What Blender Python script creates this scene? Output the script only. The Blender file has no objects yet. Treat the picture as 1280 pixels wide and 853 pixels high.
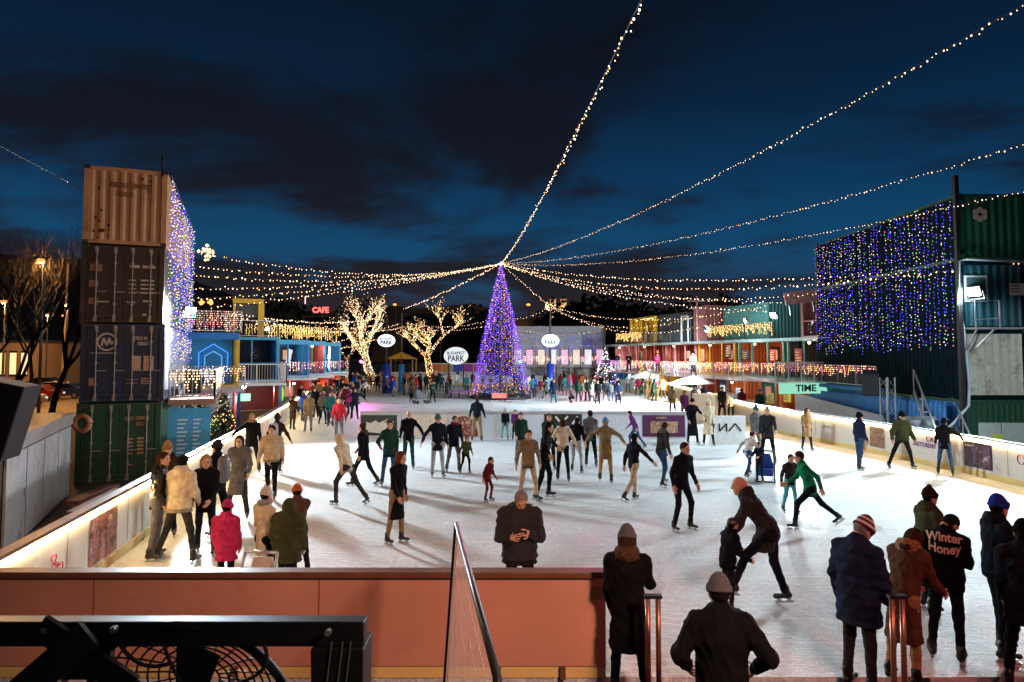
import bpy, bmesh, math, random
import numpy as np
from mathutils import Vector, Matrix, noise as mnoise

scene = bpy.context.scene
COL = scene.collection
PI = math.pi
R = math.radians
rng = random.Random(11)

# ------------------------------------------------------------------ camera model
F_PX, H_CAM, PITCH, HORIZON = 853.0, 3.5, R(3.0), 444.0
CY = HORIZON - F_PX * math.tan(PITCH)
CP, SP = math.cos(PITCH), math.sin(PITCH)

def ray(px, py):
    u = (px - 640.0) / F_PX
    v = (CY - py) / F_PX
    return (u, CP - v * SP, SP + v * CP)

def G(px, py, z=0.0):
    d = ray(px, py)
    t = (z - H_CAM) / d[2]
    return Vector((d[0] * t, d[1] * t, z))

def PD(px, py, Y):
    d = ray(px, py)
    t = Y / d[1]
    return Vector((d[0] * t, Y, H_CAM + d[2] * t))

cam_data = bpy.data.cameras.new("camera")
cam_data.sensor_width = 36.0
cam_data.lens = 36.0 * F_PX / 1280.0
cam_data.shift_y = (CY - 426.5) / 1280.0
cam_data.clip_start = 0.05
cam_data.clip_end = 3000.0
cam = bpy.data.objects.new("camera", cam_data)
COL.objects.link(cam)
cam.location = (0, 0, H_CAM)
cam.rotation_euler = (PI / 2 + PITCH, 0, 0)
scene.camera = cam

# ------------------------------------------------------------------ objects
def tag(o, label=None, cat=None, group=None, kind=None):
    if label: o["label"] = label
    if cat: o["category"] = cat
    if group: o["group"] = group
    if kind or cat: o["kind"] = kind or "thing"
    return o

def empty(name, loc=(0, 0, 0), rz=0.0, label=None, cat=None, group=None):
    o = bpy.data.objects.new(name, None)
    o.empty_display_size = 0.3
    o.location = loc
    o.rotation_euler = (0, 0, rz)
    COL.objects.link(o)
    return tag(o, label, cat, group)

def children(o):
    return [c for c in bpy.data.objects if c.parent == o]

class MB:
    """collects shapes into one mesh"""
    def __init__(self):
        self.v = []; self.f = []; self.m = []
    def add(self, vs, fs, mi=0):
        b = len(self.v)
        self.v.extend([tuple(p) for p in vs])
        for f in fs:
            self.f.append(tuple(b + i for i in f)); self.m.append(mi)
        return self
    def box(self, x0, x1, y0, y1, z0, z1, mi=0, M=None):
        vs = [(x0,y0,z0),(x1,y0,z0),(x1,y1,z0),(x0,y1,z0),(x0,y0,z1),(x1,y0,z1),(x1,y1,z1),(x0,y1,z1)]
        if M is not None: vs = [tuple(M @ Vector(p)) for p in vs]
        return self.add(vs, [(0,3,2,1),(4,5,6,7),(0,1,5,4),(1,2,6,5),(2,3,7,6),(3,0,4,7)], mi)
    def bar(self, p, q, w=0.05, h=None, mi=0, up=(0,0,1)):
        h = w if h is None else h
        p, q = Vector(p), Vector(q)
        d = (q - p)
        L = d.length
        if L < 1e-6: return self
        d.normalize()
        u = Vector(up)
        if abs(d.dot(u)) > 0.98: u = Vector((0, 1, 0))
        s = d.cross(u).normalized(); t = s.cross(d).normalized()
        vs = []
        for b in (p, q):
            for (a, c) in ((-1,-1),(1,-1),(1,1),(-1,1)):
                vs.append(b + s * (a * w / 2) + t * (c * h / 2))
        return self.add(vs, [(0,1,2,3),(7,6,5,4),(0,4,5,1),(1,5,6,2),(2,6,7,3),(3,7,4,0)], mi)
    def tube(self, pts, r, n=8, mi=0, cap=True):
        pts = [Vector(p) for p in pts]
        rs = r if isinstance(r, (list, tuple)) else [r] * len(pts)
        vs, fs = [], []
        prev = None
        for i, p in enumerate(pts):
            d = (pts[min(i+1, len(pts)-1)] - pts[max(i-1, 0)])
            if d.length < 1e-9: d = Vector((0,0,1))
            d.normalize()
            if prev is None:
                a = Vector((0,0,1)) if abs(d.z) < 0.9 else Vector((1,0,0))
                s = d.cross(a).normalized()
            else:
                s = prev - d * prev.dot(d)
                s = s.normalized() if s.length > 1e-6 else d.orthogonal().normalized()
            prev = s
            t = d.cross(s)
            for k in range(n):
                an = 2 * PI * k / n
                vs.append(p + (s * math.cos(an) + t * math.sin(an)) * rs[i])
        for i in range(len(pts) - 1):
            for k in range(n):
                a, b = i*n+k, i*n+(k+1) % n
                fs.append((a, b, b+n, a+n))
        if cap:
            fs.append(tuple(reversed(range(n))))
            fs.append(tuple(range((len(pts)-1)*n, len(pts)*n)))
        return self.add(vs, fs, mi)
    def lathe(self, prof, c=(0,0,0), n=16, mi=0):
        c = Vector(c); vs, fs = [], []
        for (r, z) in prof:
            for k in range(n):
                a = 2*PI*k/n
                vs.append((c.x + r*math.cos(a), c.y + r*math.sin(a), c.z + z))
        for i in range(len(prof)-1):
            for k in range(n):
                a, b = i*n+k, i*n+(k+1) % n
                fs.append((a, b, b+n, a+n))
        fs.append(tuple(reversed(range(n)))); fs.append(tuple(range((len(prof)-1)*n, len(prof)*n)))
        return self.add(vs, fs, mi)
    def quad(self, a, b, c, d, mi=0):
        return self.add([a, b, c, d], [(0,1,2,3)], mi)
    def octa(self, c, r, mi=0, rz=None):
        x, y, z = c; rz = r if rz is None else rz
        return self.add([(x+r,y,z),(x,y+r,z),(x-r,y,z),(x,y-r,z),(x,y,z+rz),(x,y,z-rz)],
                        [(0,1,4),(1,2,4),(2,3,4),(3,0,4),(1,0,5),(2,1,5),(3,2,5),(0,3,5)], mi)
    def ball(self, c, r, n=10, m=6, mi=0, s=(1,1,1)):
        vs, fs = [], []
        c = Vector(c)
        vs.append((c.x, c.y, c.z - r*s[2]))
        for i in range(1, m):
            ph = -PI/2 + PI*i/m
            for k in range(n):
                a = 2*PI*k/n
                vs.append((c.x+r*s[0]*math.cos(ph)*math.cos(a), c.y+r*s[1]*math.cos(ph)*math.sin(a), c.z+r*s[2]*math.sin(ph)))
        vs.append((c.x, c.y, c.z + r*s[2]))
        for k in range(n): fs.append((0, 1+(k+1) % n, 1+k))
        for i in range(m-2):
            for k in range(n):
                a, b = 1+i*n+k, 1+i*n+(k+1) % n
                fs.append((a, b, b+n, a+n))
        t = len(vs)-1; o = 1+(m-2)*n
        for k in range(n): fs.append((o+k, o+(k+1) % n, t))
        return self.add(vs, fs, mi)
    def prism(self, poly, d, origin, ux, uy, mi=0):
        """poly: 2D outline in plane (ux,uy) at origin, thickness d along ux x uy"""
        ux, uy, o = Vector(ux), Vector(uy), Vector(origin)
        n = ux.cross(uy).normalized()
        a = [o + ux*p[0] + uy*p[1] for p in poly]
        b = [p + n*d for p in a]
        k = len(poly)
        fs = [tuple(reversed(range(k))), tuple(range(k, 2*k))] + [(i, (i+1) % k, (i+1) % k + k, i + k) for i in range(k)]
        return self.add(a + b, fs, mi)
    def build(self, name, mats, parent=None, smooth=False, bevel=0.0, loc=None, rz=0.0):
        me = bpy.data.meshes.new(name)
        me.from_pydata(self.v, [], self.f)
        if not isinstance(mats, (list, tuple)): mats = [mats]
        for m in mats: me.materials.append(m)
        if len(mats) > 1: me.polygons.foreach_set("material_index", self.m)
        if smooth: me.polygons.foreach_set("use_smooth", [True] * len(self.f))
        me.update()
        o = bpy.data.objects.new(name, me)
        COL.objects.link(o)
        if parent is not None: o.parent = parent
        if loc is not None: o.location = loc
        o.rotation_euler = (0, 0, rz)
        if bevel:
            b = o.modifiers.new("bevel", "BEVEL"); b.width = bevel; b.segments = 2; b.limit_method = 'ANGLE'
        return o

def text_mesh(name, body, size, M, mat, parent=None, extrude=0.004, align='CENTER', bold=0.0, shear=0.0, sx=1.0):
    """M maps the text plane (x right, y up) into the parent's space"""
    cu = bpy.data.curves.new(name, 'FONT')
    cu.body = body; cu.size = size; cu.extrude = extrude; cu.align_x = align; cu.align_y = 'CENTER'
    cu.offset = bold; cu.shear = shear; cu.resolution_u = 3
    t = bpy.data.objects.new(name + "_tmp", cu)
    me = bpy.data.meshes.new_from_object(t)
    bpy.data.objects.remove(t); bpy.data.curves.remove(cu)
    me.name = name
    me.transform(Matrix.Diagonal((sx, 1, 1, 1)))
    me.transform(M)
    me.materials.clear(); me.materials.append(mat)
    o = bpy.data.objects.new(name, me); COL.objects.link(o)
    if parent is not None: o.parent = parent
    return o

def frame_M(o, ux, uy):
    ux, uy = Vector(ux).normalized(), Vector(uy).normalized()
    n = ux.cross(uy)
    return Matrix(((ux.x,uy.x,n.x,o[0]),(ux.y,uy.y,n.y,o[1]),(ux.z,uy.z,n.z,o[2]),(0,0,0,1)))

# ------------------------------------------------------------------ materials
_mats = {}
def new_mat(name):
    m = bpy.data.materials.new(name); m.use_nodes = True
    nt = m.node_tree
    b = nt.nodes["Principled BSDF"]
    return m, nt, b

def mat(name, col, rough=0.6, metal=0.0, var=0.12, scale=6.0, bump=0.0, bscale=40.0, spec=0.4, dirt=0.0, dirtcol=(0.05,0.035,0.02), coord='Object', stretch=(1,1,1)):
    if name in _mats: return _mats[name]
    m, nt, b = new_mat(name)
    N, L = nt.nodes, nt.links
    tc = N.new("ShaderNodeTexCoord")
    mp = N.new("ShaderNodeMapping"); mp.inputs["Scale"].default_value = stretch
    L.new(tc.outputs[coord], mp.inputs[0])
    nz = N.new("ShaderNodeTexNoise"); nz.inputs["Scale"].default_value = scale; nz.inputs["Detail"].default_value = 6
    L.new(mp.outputs[0], nz.inputs["Vector"])
    cr = N.new("ShaderNodeValToRGB")
    cr.color_ramp.elements[0].position = 0.3; cr.color_ramp.elements[1].position = 0.72
    lo = [max(0, c*(1-var)) for c in col]; hi = [min(1, c*(1+var)) for c in col]
    cr.color_ramp.elements[0].color = (*lo, 1); cr.color_ramp.elements[1].color = (*hi, 1)
    L.new(nz.outputs["Fac"], cr.inputs[0])
    out = cr.outputs[0]
    if dirt > 0:
        n2 = N.new("ShaderNodeTexNoise"); n2.inputs["Scale"].default_value = scale*0.7; n2.inputs["Detail"].default_value = 10; n2.inputs["Roughness"].default_value = 0.75
        L.new(mp.outputs[0], n2.inputs["Vector"])
        r2 = N.new("ShaderNodeValToRGB"); r2.color_ramp.elements[0].position = 0.62-0.25*dirt; r2.color_ramp.elements[1].position = 0.72
        r2.color_ramp.elements[0].color = (0,0,0,1); r2.color_ramp.elements[1].color = (1,1,1,1)
        L.new(n2.outputs["Fac"], r2.inputs[0])
        mx = N.new("ShaderNodeMixRGB"); mx.inputs[2].default_value = (*dirtcol, 1)
        L.new(r2.outputs[0], mx.inputs[0]); L.new(out, mx.inputs[1]); out = mx.outputs[0]
    L.new(out, b.inputs["Base Color"])
    b.inputs["Roughness"].default_value = rough
    b.inputs["Metallic"].default_value = metal
    b.inputs["Specular IOR Level"].default_value = spec
    if bump:
        n3 = N.new("ShaderNodeTexNoise"); n3.inputs["Scale"].default_value = bscale; n3.inputs["Detail"].default_value = 5
        L.new(mp.outputs[0], n3.inputs["Vector"])
        bp = N.new("ShaderNodeBump"); bp.inputs["Strength"].default_value = bump; bp.inputs["Distance"].default_value = 0.02
        L.new(n3.outputs["Fac"], bp.inputs["Height"]); L.new(bp.outputs[0], b.inputs["Normal"])
    _mats[name] = m
    return m

def emit(name, col, strength, sampled=False, base=(0.02,0.02,0.02)):
    if name in _mats: return _mats[name]
    m, nt, b = new_mat(name)
    b.inputs["Base Color"].default_value = (*base, 1)
    b.inputs["Emission Color"].default_value = (*col, 1)
    b.inputs["Emission Strength"].default_value = strength
    b.inputs["Roughness"].default_value = 0.5
    m.cycles.emission_sampling = 'AUTO' if sampled else 'NONE'
    _mats[name] = m
    return m

def picture_mat(name, cols, scale=3.0, seed=0.0, rough=0.45):
    """a printed picture: blotches of several inks"""
    if name in _mats: return _mats[name]
    m, nt, b = new_mat(name); N, L = nt.nodes, nt.links
    tc = N.new("ShaderNodeTexCoord")
    mp = N.new("ShaderNodeMapping"); mp.inputs["Location"].default_value = (seed, seed*1.7, seed*0.3)
    L.new(tc.outputs["Object"], mp.inputs[0])
    nz = N.new("ShaderNodeTexNoise"); nz.inputs["Scale"].default_value = scale; nz.inputs["Detail"].default_value = 3; nz.inputs["Distortion"].default_value = 1.2
    L.new(mp.outputs[0], nz.inputs["Vector"])
    cr = N.new("ShaderNodeValToRGB"); e = cr.color_ramp.elements
    n = len(cols)
    e[0].position = 0.32; e[0].color = (*cols[0], 1)
    e[1].position = 0.68; e[1].color = (*cols[-1], 1)
    for i in range(1, n-1):
        k = e.new(0.32 + 0.36*i/(n-1)); k.color = (*cols[i], 1)
    L.new(nz.outputs["Fac"], cr.inputs[0]); L.new(cr.outputs[0], b.inputs["Base Color"])
    b.inputs["Roughness"].default_value = rough
    _mats[name] = m
    return m

def light(name, kind, loc, energy, col=(1,1,1), size=0.2, target=None, spot=None, blend=0.5, sizey=None):
    ld = bpy.data.lights.new(name, kind); ld.energy = energy; ld.color = col
    if kind in ('POINT', 'SPOT'): ld.shadow_soft_size = size
    if kind == 'AREA':
        ld.size = size
        if sizey: ld.shape = 'RECTANGLE'; ld.size_y = sizey
    if kind == 'SPOT':
        ld.spot_size = spot or R(100); ld.spot_blend = blend
    o = bpy.data.objects.new(name, ld); COL.objects.link(o); o.location = loc
    if target is not None:
        o.rotation_euler = (Vector(target) - Vector(loc)).to_track_quat('-Z', 'Y').to_euler()
    return o

Z0 = -0.65        # the yard round the raised rink
# common paints
M_STEEL = mat("galvanised_steel", (0.42,0.43,0.45), 0.4, 0.7, 0.1, 12)
M_BLACK = mat("black_paint", (0.012,0.012,0.014), 0.42, 0.0, 0.3, 20)
M_WHITE = mat("white_paint", (0.72,0.72,0.72), 0.5, 0, 0.06, 5, dirt=0.15, dirtcol=(0.35,0.33,0.3))
M_RUBBER = mat("black_rubber", (0.018,0.018,0.019), 0.8)
M_DARKWOOD = mat("dark_wood", (0.055,0.028,0.014), 0.5, 0, 0.35, 8, bump=0.2, stretch=(1,8,8))
M_WOOD = mat("light_wood", (0.30,0.17,0.08), 0.6, 0, 0.3, 6, bump=0.2, stretch=(1,8,8))
E_WARM = emit("warm_bulb", (1.0,0.50,0.18), 6.0)
E_WHITE = emit("white_bulb", (1.0,0.74,0.52), 5.0)
E_COOL = emit("cool_bulb", (0.40,0.66,1.0), 3.5)
E_BLUE = emit("blue_led", (0.05,0.05,1.0), 3.6)
E_GREEN = emit("green_led", (0.18,0.9,0.22), 1.7)
E_PURP = emit("purple_led", (0.30,0.05,0.95), 3.0)
E_PINK = emit("pink_led", (1.0,0.20,0.42), 2.6)
E_ORANGE = emit("orange_led", (1.0,0.34,0.06), 3.4)
E_YEL = emit("yellow_led", (1.0,0.72,0.16), 3.2)
E_FLOOD = emit("flood_lens", (0.85,0.95,1.0), 120)
E_SODIUM = emit("sodium_lens", (1.0,0.30,0.06), 3.0)
# ------------------------------------------------------------------ world: dusk sky with cloud banks
world = bpy.data.worlds.new("World"); scene.world = world
world.use_nodes = True
wn, wl = world.node_tree.nodes, world.node_tree.links
bg = wn["Background"]
sky = wn.new("ShaderNodeTexSky"); sky.sky_type = 'NISHITA'; sky.sun_disc = False
sky.sun_elevation = R(-3.0); sky.sun_rotation = R(-20); sky.altitude = 100
tc = wn.new("ShaderNodeTexCoord")
sep = wn.new("ShaderNodeSeparateXYZ"); wl.new(tc.outputs["Generated"], sep.inputs[0])
def wmath(op, a, b=None):
    n = wn.new("ShaderNodeMath"); n.operation = op
    for i, q in enumerate((a, b)):
        if q is None: continue
        if isinstance(q, (int, float)): n.inputs[i].default_value = q
        else: wl.new(q, n.inputs[i])
    return n.outputs[0]
def wramp(fac, stops, interp='LINEAR'):
    n = wn.new("ShaderNodeValToRGB"); n.color_ramp.interpolation = interp
    e = n.color_ramp.elements
    while len(e) < len(stops): e.new(0.5)
    for k, (p, c) in zip(e, stops):
        k.position = p; k.color = (*c, 1)
    wl.new(fac, n.inputs[0]); return n.outputs[0]
zz = wmath('MAXIMUM', sep.outputs[2], 0.0)
clear = wramp(zz, [(0.0, (0.040,0.034,0.052)), (0.07, (0.016,0.050,0.110)), (0.15, (0.0032,0.066,0.165)), (0.24, (0.0018,0.040,0.112)), (0.34, (0.0014,0.017,0.050)), (0.50, (0.0013,0.0065,0.018)), (1.0, (0.0012,0.0035,0.010))])
den = wmath('ADD', zz, 0.16)
cx = wmath('DIVIDE', sep.outputs[0], den); cy = wmath('DIVIDE', sep.outputs[1], den)
cmb = wn.new("ShaderNodeCombineXYZ"); wl.new(cx, cmb.inputs[0]); wl.new(cy, cmb.inputs[1])
cmp_ = wn.new("ShaderNodeMapping"); cmp_.inputs["Location"].default_value = (3.1, 1.3, 0.4); cmp_.inputs["Scale"].default_value = (0.75, 0.85, 1)
wl.new(cmb.outputs[0], cmp_.inputs[0])
cn = wn.new("ShaderNodeTexNoise"); cn.inputs["Scale"].default_value = 1.1; cn.inputs["Detail"].default_value = 8; cn.inputs["Roughness"].default_value = 0.55; cn.inputs["Distortion"].default_value = 0.35
wl.new(cmp_.outputs[0], cn.inputs["Vector"])
cmask = wramp(wmath("ADD", cn.outputs["Fac"], wmath("MULTIPLY", wmath("MAXIMUM", wmath("SUBTRACT", 0.17, zz), 0.0), 0.75)), [(0.43, (0,0,0)), (0.58, (1,1,1))], 'EASE')
ccol = wramp(zz, [(0.0, (0.030,0.022,0.030)), (0.10, (0.0105,0.0105,0.019)), (0.25, (0.0048,0.0070,0.0155)), (0.5, (0.0020,0.0042,0.0100)), (1.0, (0.0016,0.0032,0.0080))])
mixc = wn.new("ShaderNodeMixRGB"); wl.new(cmask, mixc.inputs[0]); wl.new(clear, mixc.inputs[1]); wl.new(ccol, mixc.inputs[2])
addn = wn.new("ShaderNodeMixRGB"); addn.blend_type = 'ADD'; addn.inputs[0].default_value = 0.02
wl.new(mixc.outputs[0], addn.inputs[1]); wl.new(sky.outputs[0], addn.inputs[2])
wl.new(addn.outputs[0], bg.inputs[0])
bg.inputs[1].default_value = 0.88

sun = light("dusk_sun", 'SUN', (0, 0, 60), 0.01, (0.6, 0.75, 1.0), target=(20, 60, 0))
sun.data.angle = R(10)

# ------------------------------------------------------------------ ground, deck, ice
m, nt, b = new_mat("asphalt_yard"); N, L = nt.nodes, nt.links
t = N.new("ShaderNodeTexCoord"); n1 = N.new("ShaderNodeTexNoise"); n1.inputs["Scale"].default_value = 0.35; n1.inputs["Detail"].default_value = 9
L.new(t.outputs["Object"], n1.inputs["Vector"])
r1 = N.new("ShaderNodeValToRGB"); r1.color_ramp.elements[0].color = (0.03,0.028,0.027,1); r1.color_ramp.elements[1].color = (0.085,0.075,0.068,1)
L.new(n1.outputs["Fac"], r1.inputs[0]); L.new(r1.outputs[0], b.inputs["Base Color"]); b.inputs["Roughness"].default_value = 0.75
M_YARD = m
g = MB(); g.quad((-900,-60,Z0),(900,-60,Z0),(900,1400,Z0),(-900,1400,Z0))
tag(g.build("ground", M_YARD), kind="structure")

M_DECK = mat("rubber_deck", (0.10,0.085,0.075), 0.75, 0, 0.5, 30, bump=0.5, bscale=90)
g = MB(); g.box(-8.2, 9.5, -5.0, 7.50, -0.60, -0.002)
tag(g.build("viewing_deck_floor", M_DECK), kind="structure")
M_MAT = mat("red_mat", (0.24,0.022,0.035), 0.85, 0, 0.35, 25, bump=0.6, bscale=120)
g = MB(); g.box(0.95, 8.6, 6.55, 7.44, -0.002, 0.012)
tag(g.build("red_mat", M_MAT), "dark red rubber mat on the deck at the rink opening", "mat")

# ice
LW = [Vector(p) for p in ((-5.95, 7.62), (-8.9, 23.0), (-12.2, 39.0), (-16.6, 60.0), (-20.5, 78.5))]
RW = [Vector(p) for p in ((13.9, 7.62), (13.75, 14.0), (13.45, 20.5), (12.75, 25.5), (12.0, 29.5), (11.7, 34.0), (12.6, 46.0), (13.6, 60.0))]
FW = [Vector(p) for p in ((-20.5, 78.5), (-6.0, 80.0), (5.0, 79.0), (13.6, 60.0))]
m, nt, b = new_mat("rink_ice"); N, L = nt.nodes, nt.links
t = N.new("ShaderNodeTexCoord")
def nz(scale, detail, stretch=(1,1,1), rot=0.0, dist=0.0, rough=0.5):
    mp = N.new("ShaderNodeMapping"); mp.inputs["Scale"].default_value = stretch; mp.inputs["Rotation"].default_value = (0,0,rot)
    L.new(t.outputs["Object"], mp.inputs[0])
    n = N.new("ShaderNodeTexNoise"); n.inputs["Scale"].default_value = scale; n.inputs["Detail"].default_value = detail; n.inputs["Distortion"].default_value = dist; n.inputs["Roughness"].default_value = rough
    L.new(mp.outputs[0], n.inputs["Vector"]); return n.outputs["Fac"]
def rp(fac, a, bb, ca=(0,0,0), cb=(1,1,1)):
    n = N.new("ShaderNodeValToRGB"); n.color_ramp.elements[0].position = a; n.color_ramp.elements[1].position = bb
    n.color_ramp.elements[0].color = (*ca, 1); n.color_ramp.elements[1].color = (*cb, 1); L.new(fac, n.inputs[0]); return n.outputs[0]
def mx(fac, a, bb, op='MIX'):
    n = N.new("ShaderNodeMixRGB"); n.blend_type = op
    if isinstance(fac, float): n.inputs[0].default_value = fac
    else: L.new(fac, n.inputs[0])
    for i, q in ((1, a), (2, bb)):
        if isinstance(q, tuple): n.inputs[i].default_value = (*q, 1)
        else: L.new(q, n.inputs[i])
    return n.outputs[0]
patch = nz(0.5, 8, rough=0.7)
base = mx(rp(patch, 0.35, 0.7), (0.40,0.45,0.48), (0.64,0.69,0.72))
scr = None
for k, (rot, st) in enumerate(((0.25, (0.5, 16, 1)), (-0.5, (0.7, 26, 1)), (1.2, (0.5, 22, 1)), (0.75, (0.8, 40, 1)), (-1.0, (0.6, 44, 1)), (0.05, (0.35, 34, 1)))):
    s_ = rp(nz(1.1 + 0.25*k, 4, st, rot, 0.9), 0.585, 0.64)
    scr = s_ if scr is None else mx(1.0, scr, s_, 'LIGHTEN')
for k, (cx0, cy0, sc_) in enumerate(((-9, 2, 5.0), (11, 30, 4.2), (2, 52, 5.6), (-3, 17, 6.5), (7, 12, 7.0))):
    mp = N.new("ShaderNodeMapping"); mp.inputs["Location"].default_value = (-cx0, -cy0, 0); L.new(t.outputs["Object"], mp.inputs[0])
    wv = N.new("ShaderNodeTexWave"); wv.wave_type = 'RINGS'; wv.rings_direction = 'Z'; wv.inputs["Scale"].default_value = sc_*0.35; wv.inputs["Distortion"].default_value = 2.5; wv.inputs["Detail Scale"].default_value = 0.25
    L.new(mp.outputs[0], wv.inputs["Vector"])
    ln = rp(wv.outputs["Fac"], 0.955, 0.985)
    scr = mx(rp(nz(0.33+0.07*k, 4, (1,1,1), 0.7*k, 0.5), 0.50, 0.58), scr, mx(1.0, scr, ln, 'LIGHTEN'))
col_ = mx(scr, base, (0.86,0.88,0.89))
snow = rp(nz(1.7, 9, rough=0.8), 0.56, 0.68)
col_ = mx(snow, col_, (0.86,0.87,0.87))
grain = rp(mx(0.45, nz(30, 3, rough=0.7), nz(9, 6, rough=0.75)), 0.43, 0.58)
col_ = mx(0.42, col_, mx(grain, (0.40,0.44,0.48), (0.92,0.93,0.94)))
wet = rp(nz(0.22, 5, rough=0.6), 0.52, 0.66)
col_ = mx(wet, col_, mx(0.35, col_, (0.42,0.48,0.53)))
L.new(col_, b.inputs["Base Color"])
rr = mx(wet, mx(scr, (0.42,0.42,0.42), (0.62,0.62,0.62)), (0.24,0.24,0.24))
L.new(rr, b.inputs["Roughness"])
hb = mx(0.6, scr, mx(0.5, nz(26, 5), grain))
bp = N.new("ShaderNodeBump"); bp.inputs["Strength"].default_value = 0.6; bp.inputs["Distance"].default_value = 0.03
L.new(hb, bp.inputs["Height"]); L.new(bp.outputs[0], b.inputs["Normal"])
M_ICE = m
poly = LW + FW[1:3] + list(reversed(RW))
bm = bmesh.new()
top = [bm.verts.new((p.x, p.y, 0)) for p in poly]; bot = [bm.verts.new((p.x, p.y, Z0 - 0.02)) for p in poly]
bm.faces.new(list(reversed(top)))
for i in range(len(poly)):
    j = (i+1) % len(poly); bm.faces.new((top[i], top[j], bot[j], bot[i]))
bmesh.ops.recalc_face_normals(bm, faces=bm.faces)
me = bpy.data.meshes.new("ice_rink"); bm.to_mesh(me); bm.free(); me.materials.append(M_ICE)
o = bpy.data.objects.new("ice_rink", me); COL.objects.link(o); tag(o, kind="structure")

# ------------------------------------------------------------------ rink boards
M_BOARD = mat("white_board", (0.74,0.70,0.62), 0.38, 0, 0.05, 1.2, dirt=0.10, dirtcol=(0.45,0.42,0.38))
M_BOARD2 = mat("pale_blue_board", (0.62,0.68,0.74), 0.38, 0, 0.05, 1.2, dirt=0.1, dirtcol=(0.4,0.42,0.46))
M_ORANGE_LIT = mat("orange_lit_board", (0.62,0.30,0.20), 0.45, 0, 0.14, 0.7, dirt=0.22, dirtcol=(0.46,0.20,0.13), bump=0.12, bscale=14)  # orange of the warm light put into the board's colour
M_KICK = mat("yellow_kickplate", (0.80,0.60,0.22), 0.45, 0, 0.1, 3)  # yellow lightened to carry the pale glow along the board's foot
M_CAP = mat("brown_cap_rail", (0.16,0.075,0.04), 0.4, 0, 0.2, 4)
M_CAPW = mat("pale_cap_rail", (0.55,0.55,0.56), 0.35, 0.3, 0.1, 4)
E_STRIP = emit("warm_strip_light", (1.0, 0.66, 0.27), 62, sampled=True)

def wall_run(name, pts, inside, label, panel_m, cap_m, h=1.08, thick=0.07, strip=True, kick=True, kick_out=False, cat="rink boards"):
    """pts: 2D polyline; inside=+1 when the rink lies to the left of the walking direction"""
    pts = [Vector((p[0], p[1], 0)) for p in pts]
    nrm = []
    for i in range(len(pts)):
        d = (pts[min(i+1, len(pts)-1)] - pts[max(i-1, 0)]).normalized()
        nrm.append(Vector((-d.y, d.x, 0)) * inside)
    def sheet(mb, off0, off1, z0, z1):
        n = len(pts); vs = []
        for p, q in zip(pts, nrm):
            for (o_, z_) in ((off0, z0), (off1, z0), (off1, z1), (off0, z1)):
                vs.append((p.x + q.x*o_, p.y + q.y*o_, z_))
        fs = [(0,1,2,3), tuple((n-1)*4 + k for k in (3,2,1,0))]
        for i in range(n-1):
            for k in range(4):
                a, b_ = i*4+k, i*4+(k+1) % 4
                fs.append((a, a+4, b_+4, b_))
        mb.add(vs, fs)
    a = MB(); sheet(a, -thick, 0.0, -0.55 if not kick_out else 0.16, h)
    root = a.build(name, panel_m); tag(root, label, cat)
    c = MB(); sheet(c, -thick-0.05, 0.05, h + 0.003, h + 0.06); c.build("cap_rail", cap_m, root)
    if kick:
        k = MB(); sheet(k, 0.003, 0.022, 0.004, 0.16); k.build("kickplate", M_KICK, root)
    if strip:
        s = MB(); sheet(s, 0.006, 0.034, h - 0.075, h - 0.02); s.build("light_strip", E_STRIP, root)
    # seams between the board sheets
    j = MB()
    for i in range(len(pts)-1):
        a_, b_ = pts[i], pts[i+1]; Ls = (b_-a_).length; q = nrm[i]
        for s_ in range(1, int(Ls/2.4)+1):
            p = a_ + (b_-a_) * (s_*2.4/Ls)
            d = (b_-a_).normalized()*0.012
            n_ = Vector((-d.y, d.x, 0)).normalized()*inside
            j.quad(p - d + n_*0.006 + Vector((0,0,0.2)), p + d + n_*0.006 + Vector((0,0,0.2)), p + d + n_*0.006 + Vector((0,0,h-0.1)), p - d + n_*0.006 + Vector((0,0,h-0.1)))
    if j.v: j.build("panel_seams", mat("seam_grey", (0.28,0.26,0.23), 0.6), root)
    return root

left_wall = wall_run("rink_board", LW, -1, "long cream rink board with a glowing strip on the containers' side", M_BOARD, M_CAP)
right_wall = wall_run("rink_board", RW, 1, "curved cream rink board with posters on the blue curtain's side", M_BOARD, M_CAPW)
far_wall = wall_run("rink_board", FW, -1, "pale rink board closing the ice behind the lit trees", M_BOARD2, M_CAPW, strip=False)
# the near board: posts carry it above a yellow kickplate
nb = MB(); nb.box(-6.05, 1.02, 7.58, 7.65, 0.13, 1.08)
near_wall = nb.build("rink_board", M_ORANGE_LIT, bevel=0.006); tag(near_wall, "orange lit outer side of the near rink board beside the opening", "rink boards")
k = MB(); k.box(-6.05, 1.02, 7.52, 7.70, 1.083, 1.15); k.build("cap_rail", M_CAP, near_wall, bevel=0.01)
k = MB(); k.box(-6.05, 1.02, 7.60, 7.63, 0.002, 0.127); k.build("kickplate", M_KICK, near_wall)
for x in (-4.8, -3.0, -1.9, -0.15, 0.55): 
    MB().box(x-0.03, x+0.03, 7.55, 7.595, 0.002, 0.13).build("board_foot", M_CAP, near_wall)
k = MB()
for x in (-4.55, -2.1, -0.62): k.box(x-0.008, x+0.008, 7.574, 7.583, 0.14, 1.07)
k.build("panel_seams", mat("orange_lit_seam", (0.36,0.14,0.085), 0.6), near_wall)
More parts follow.
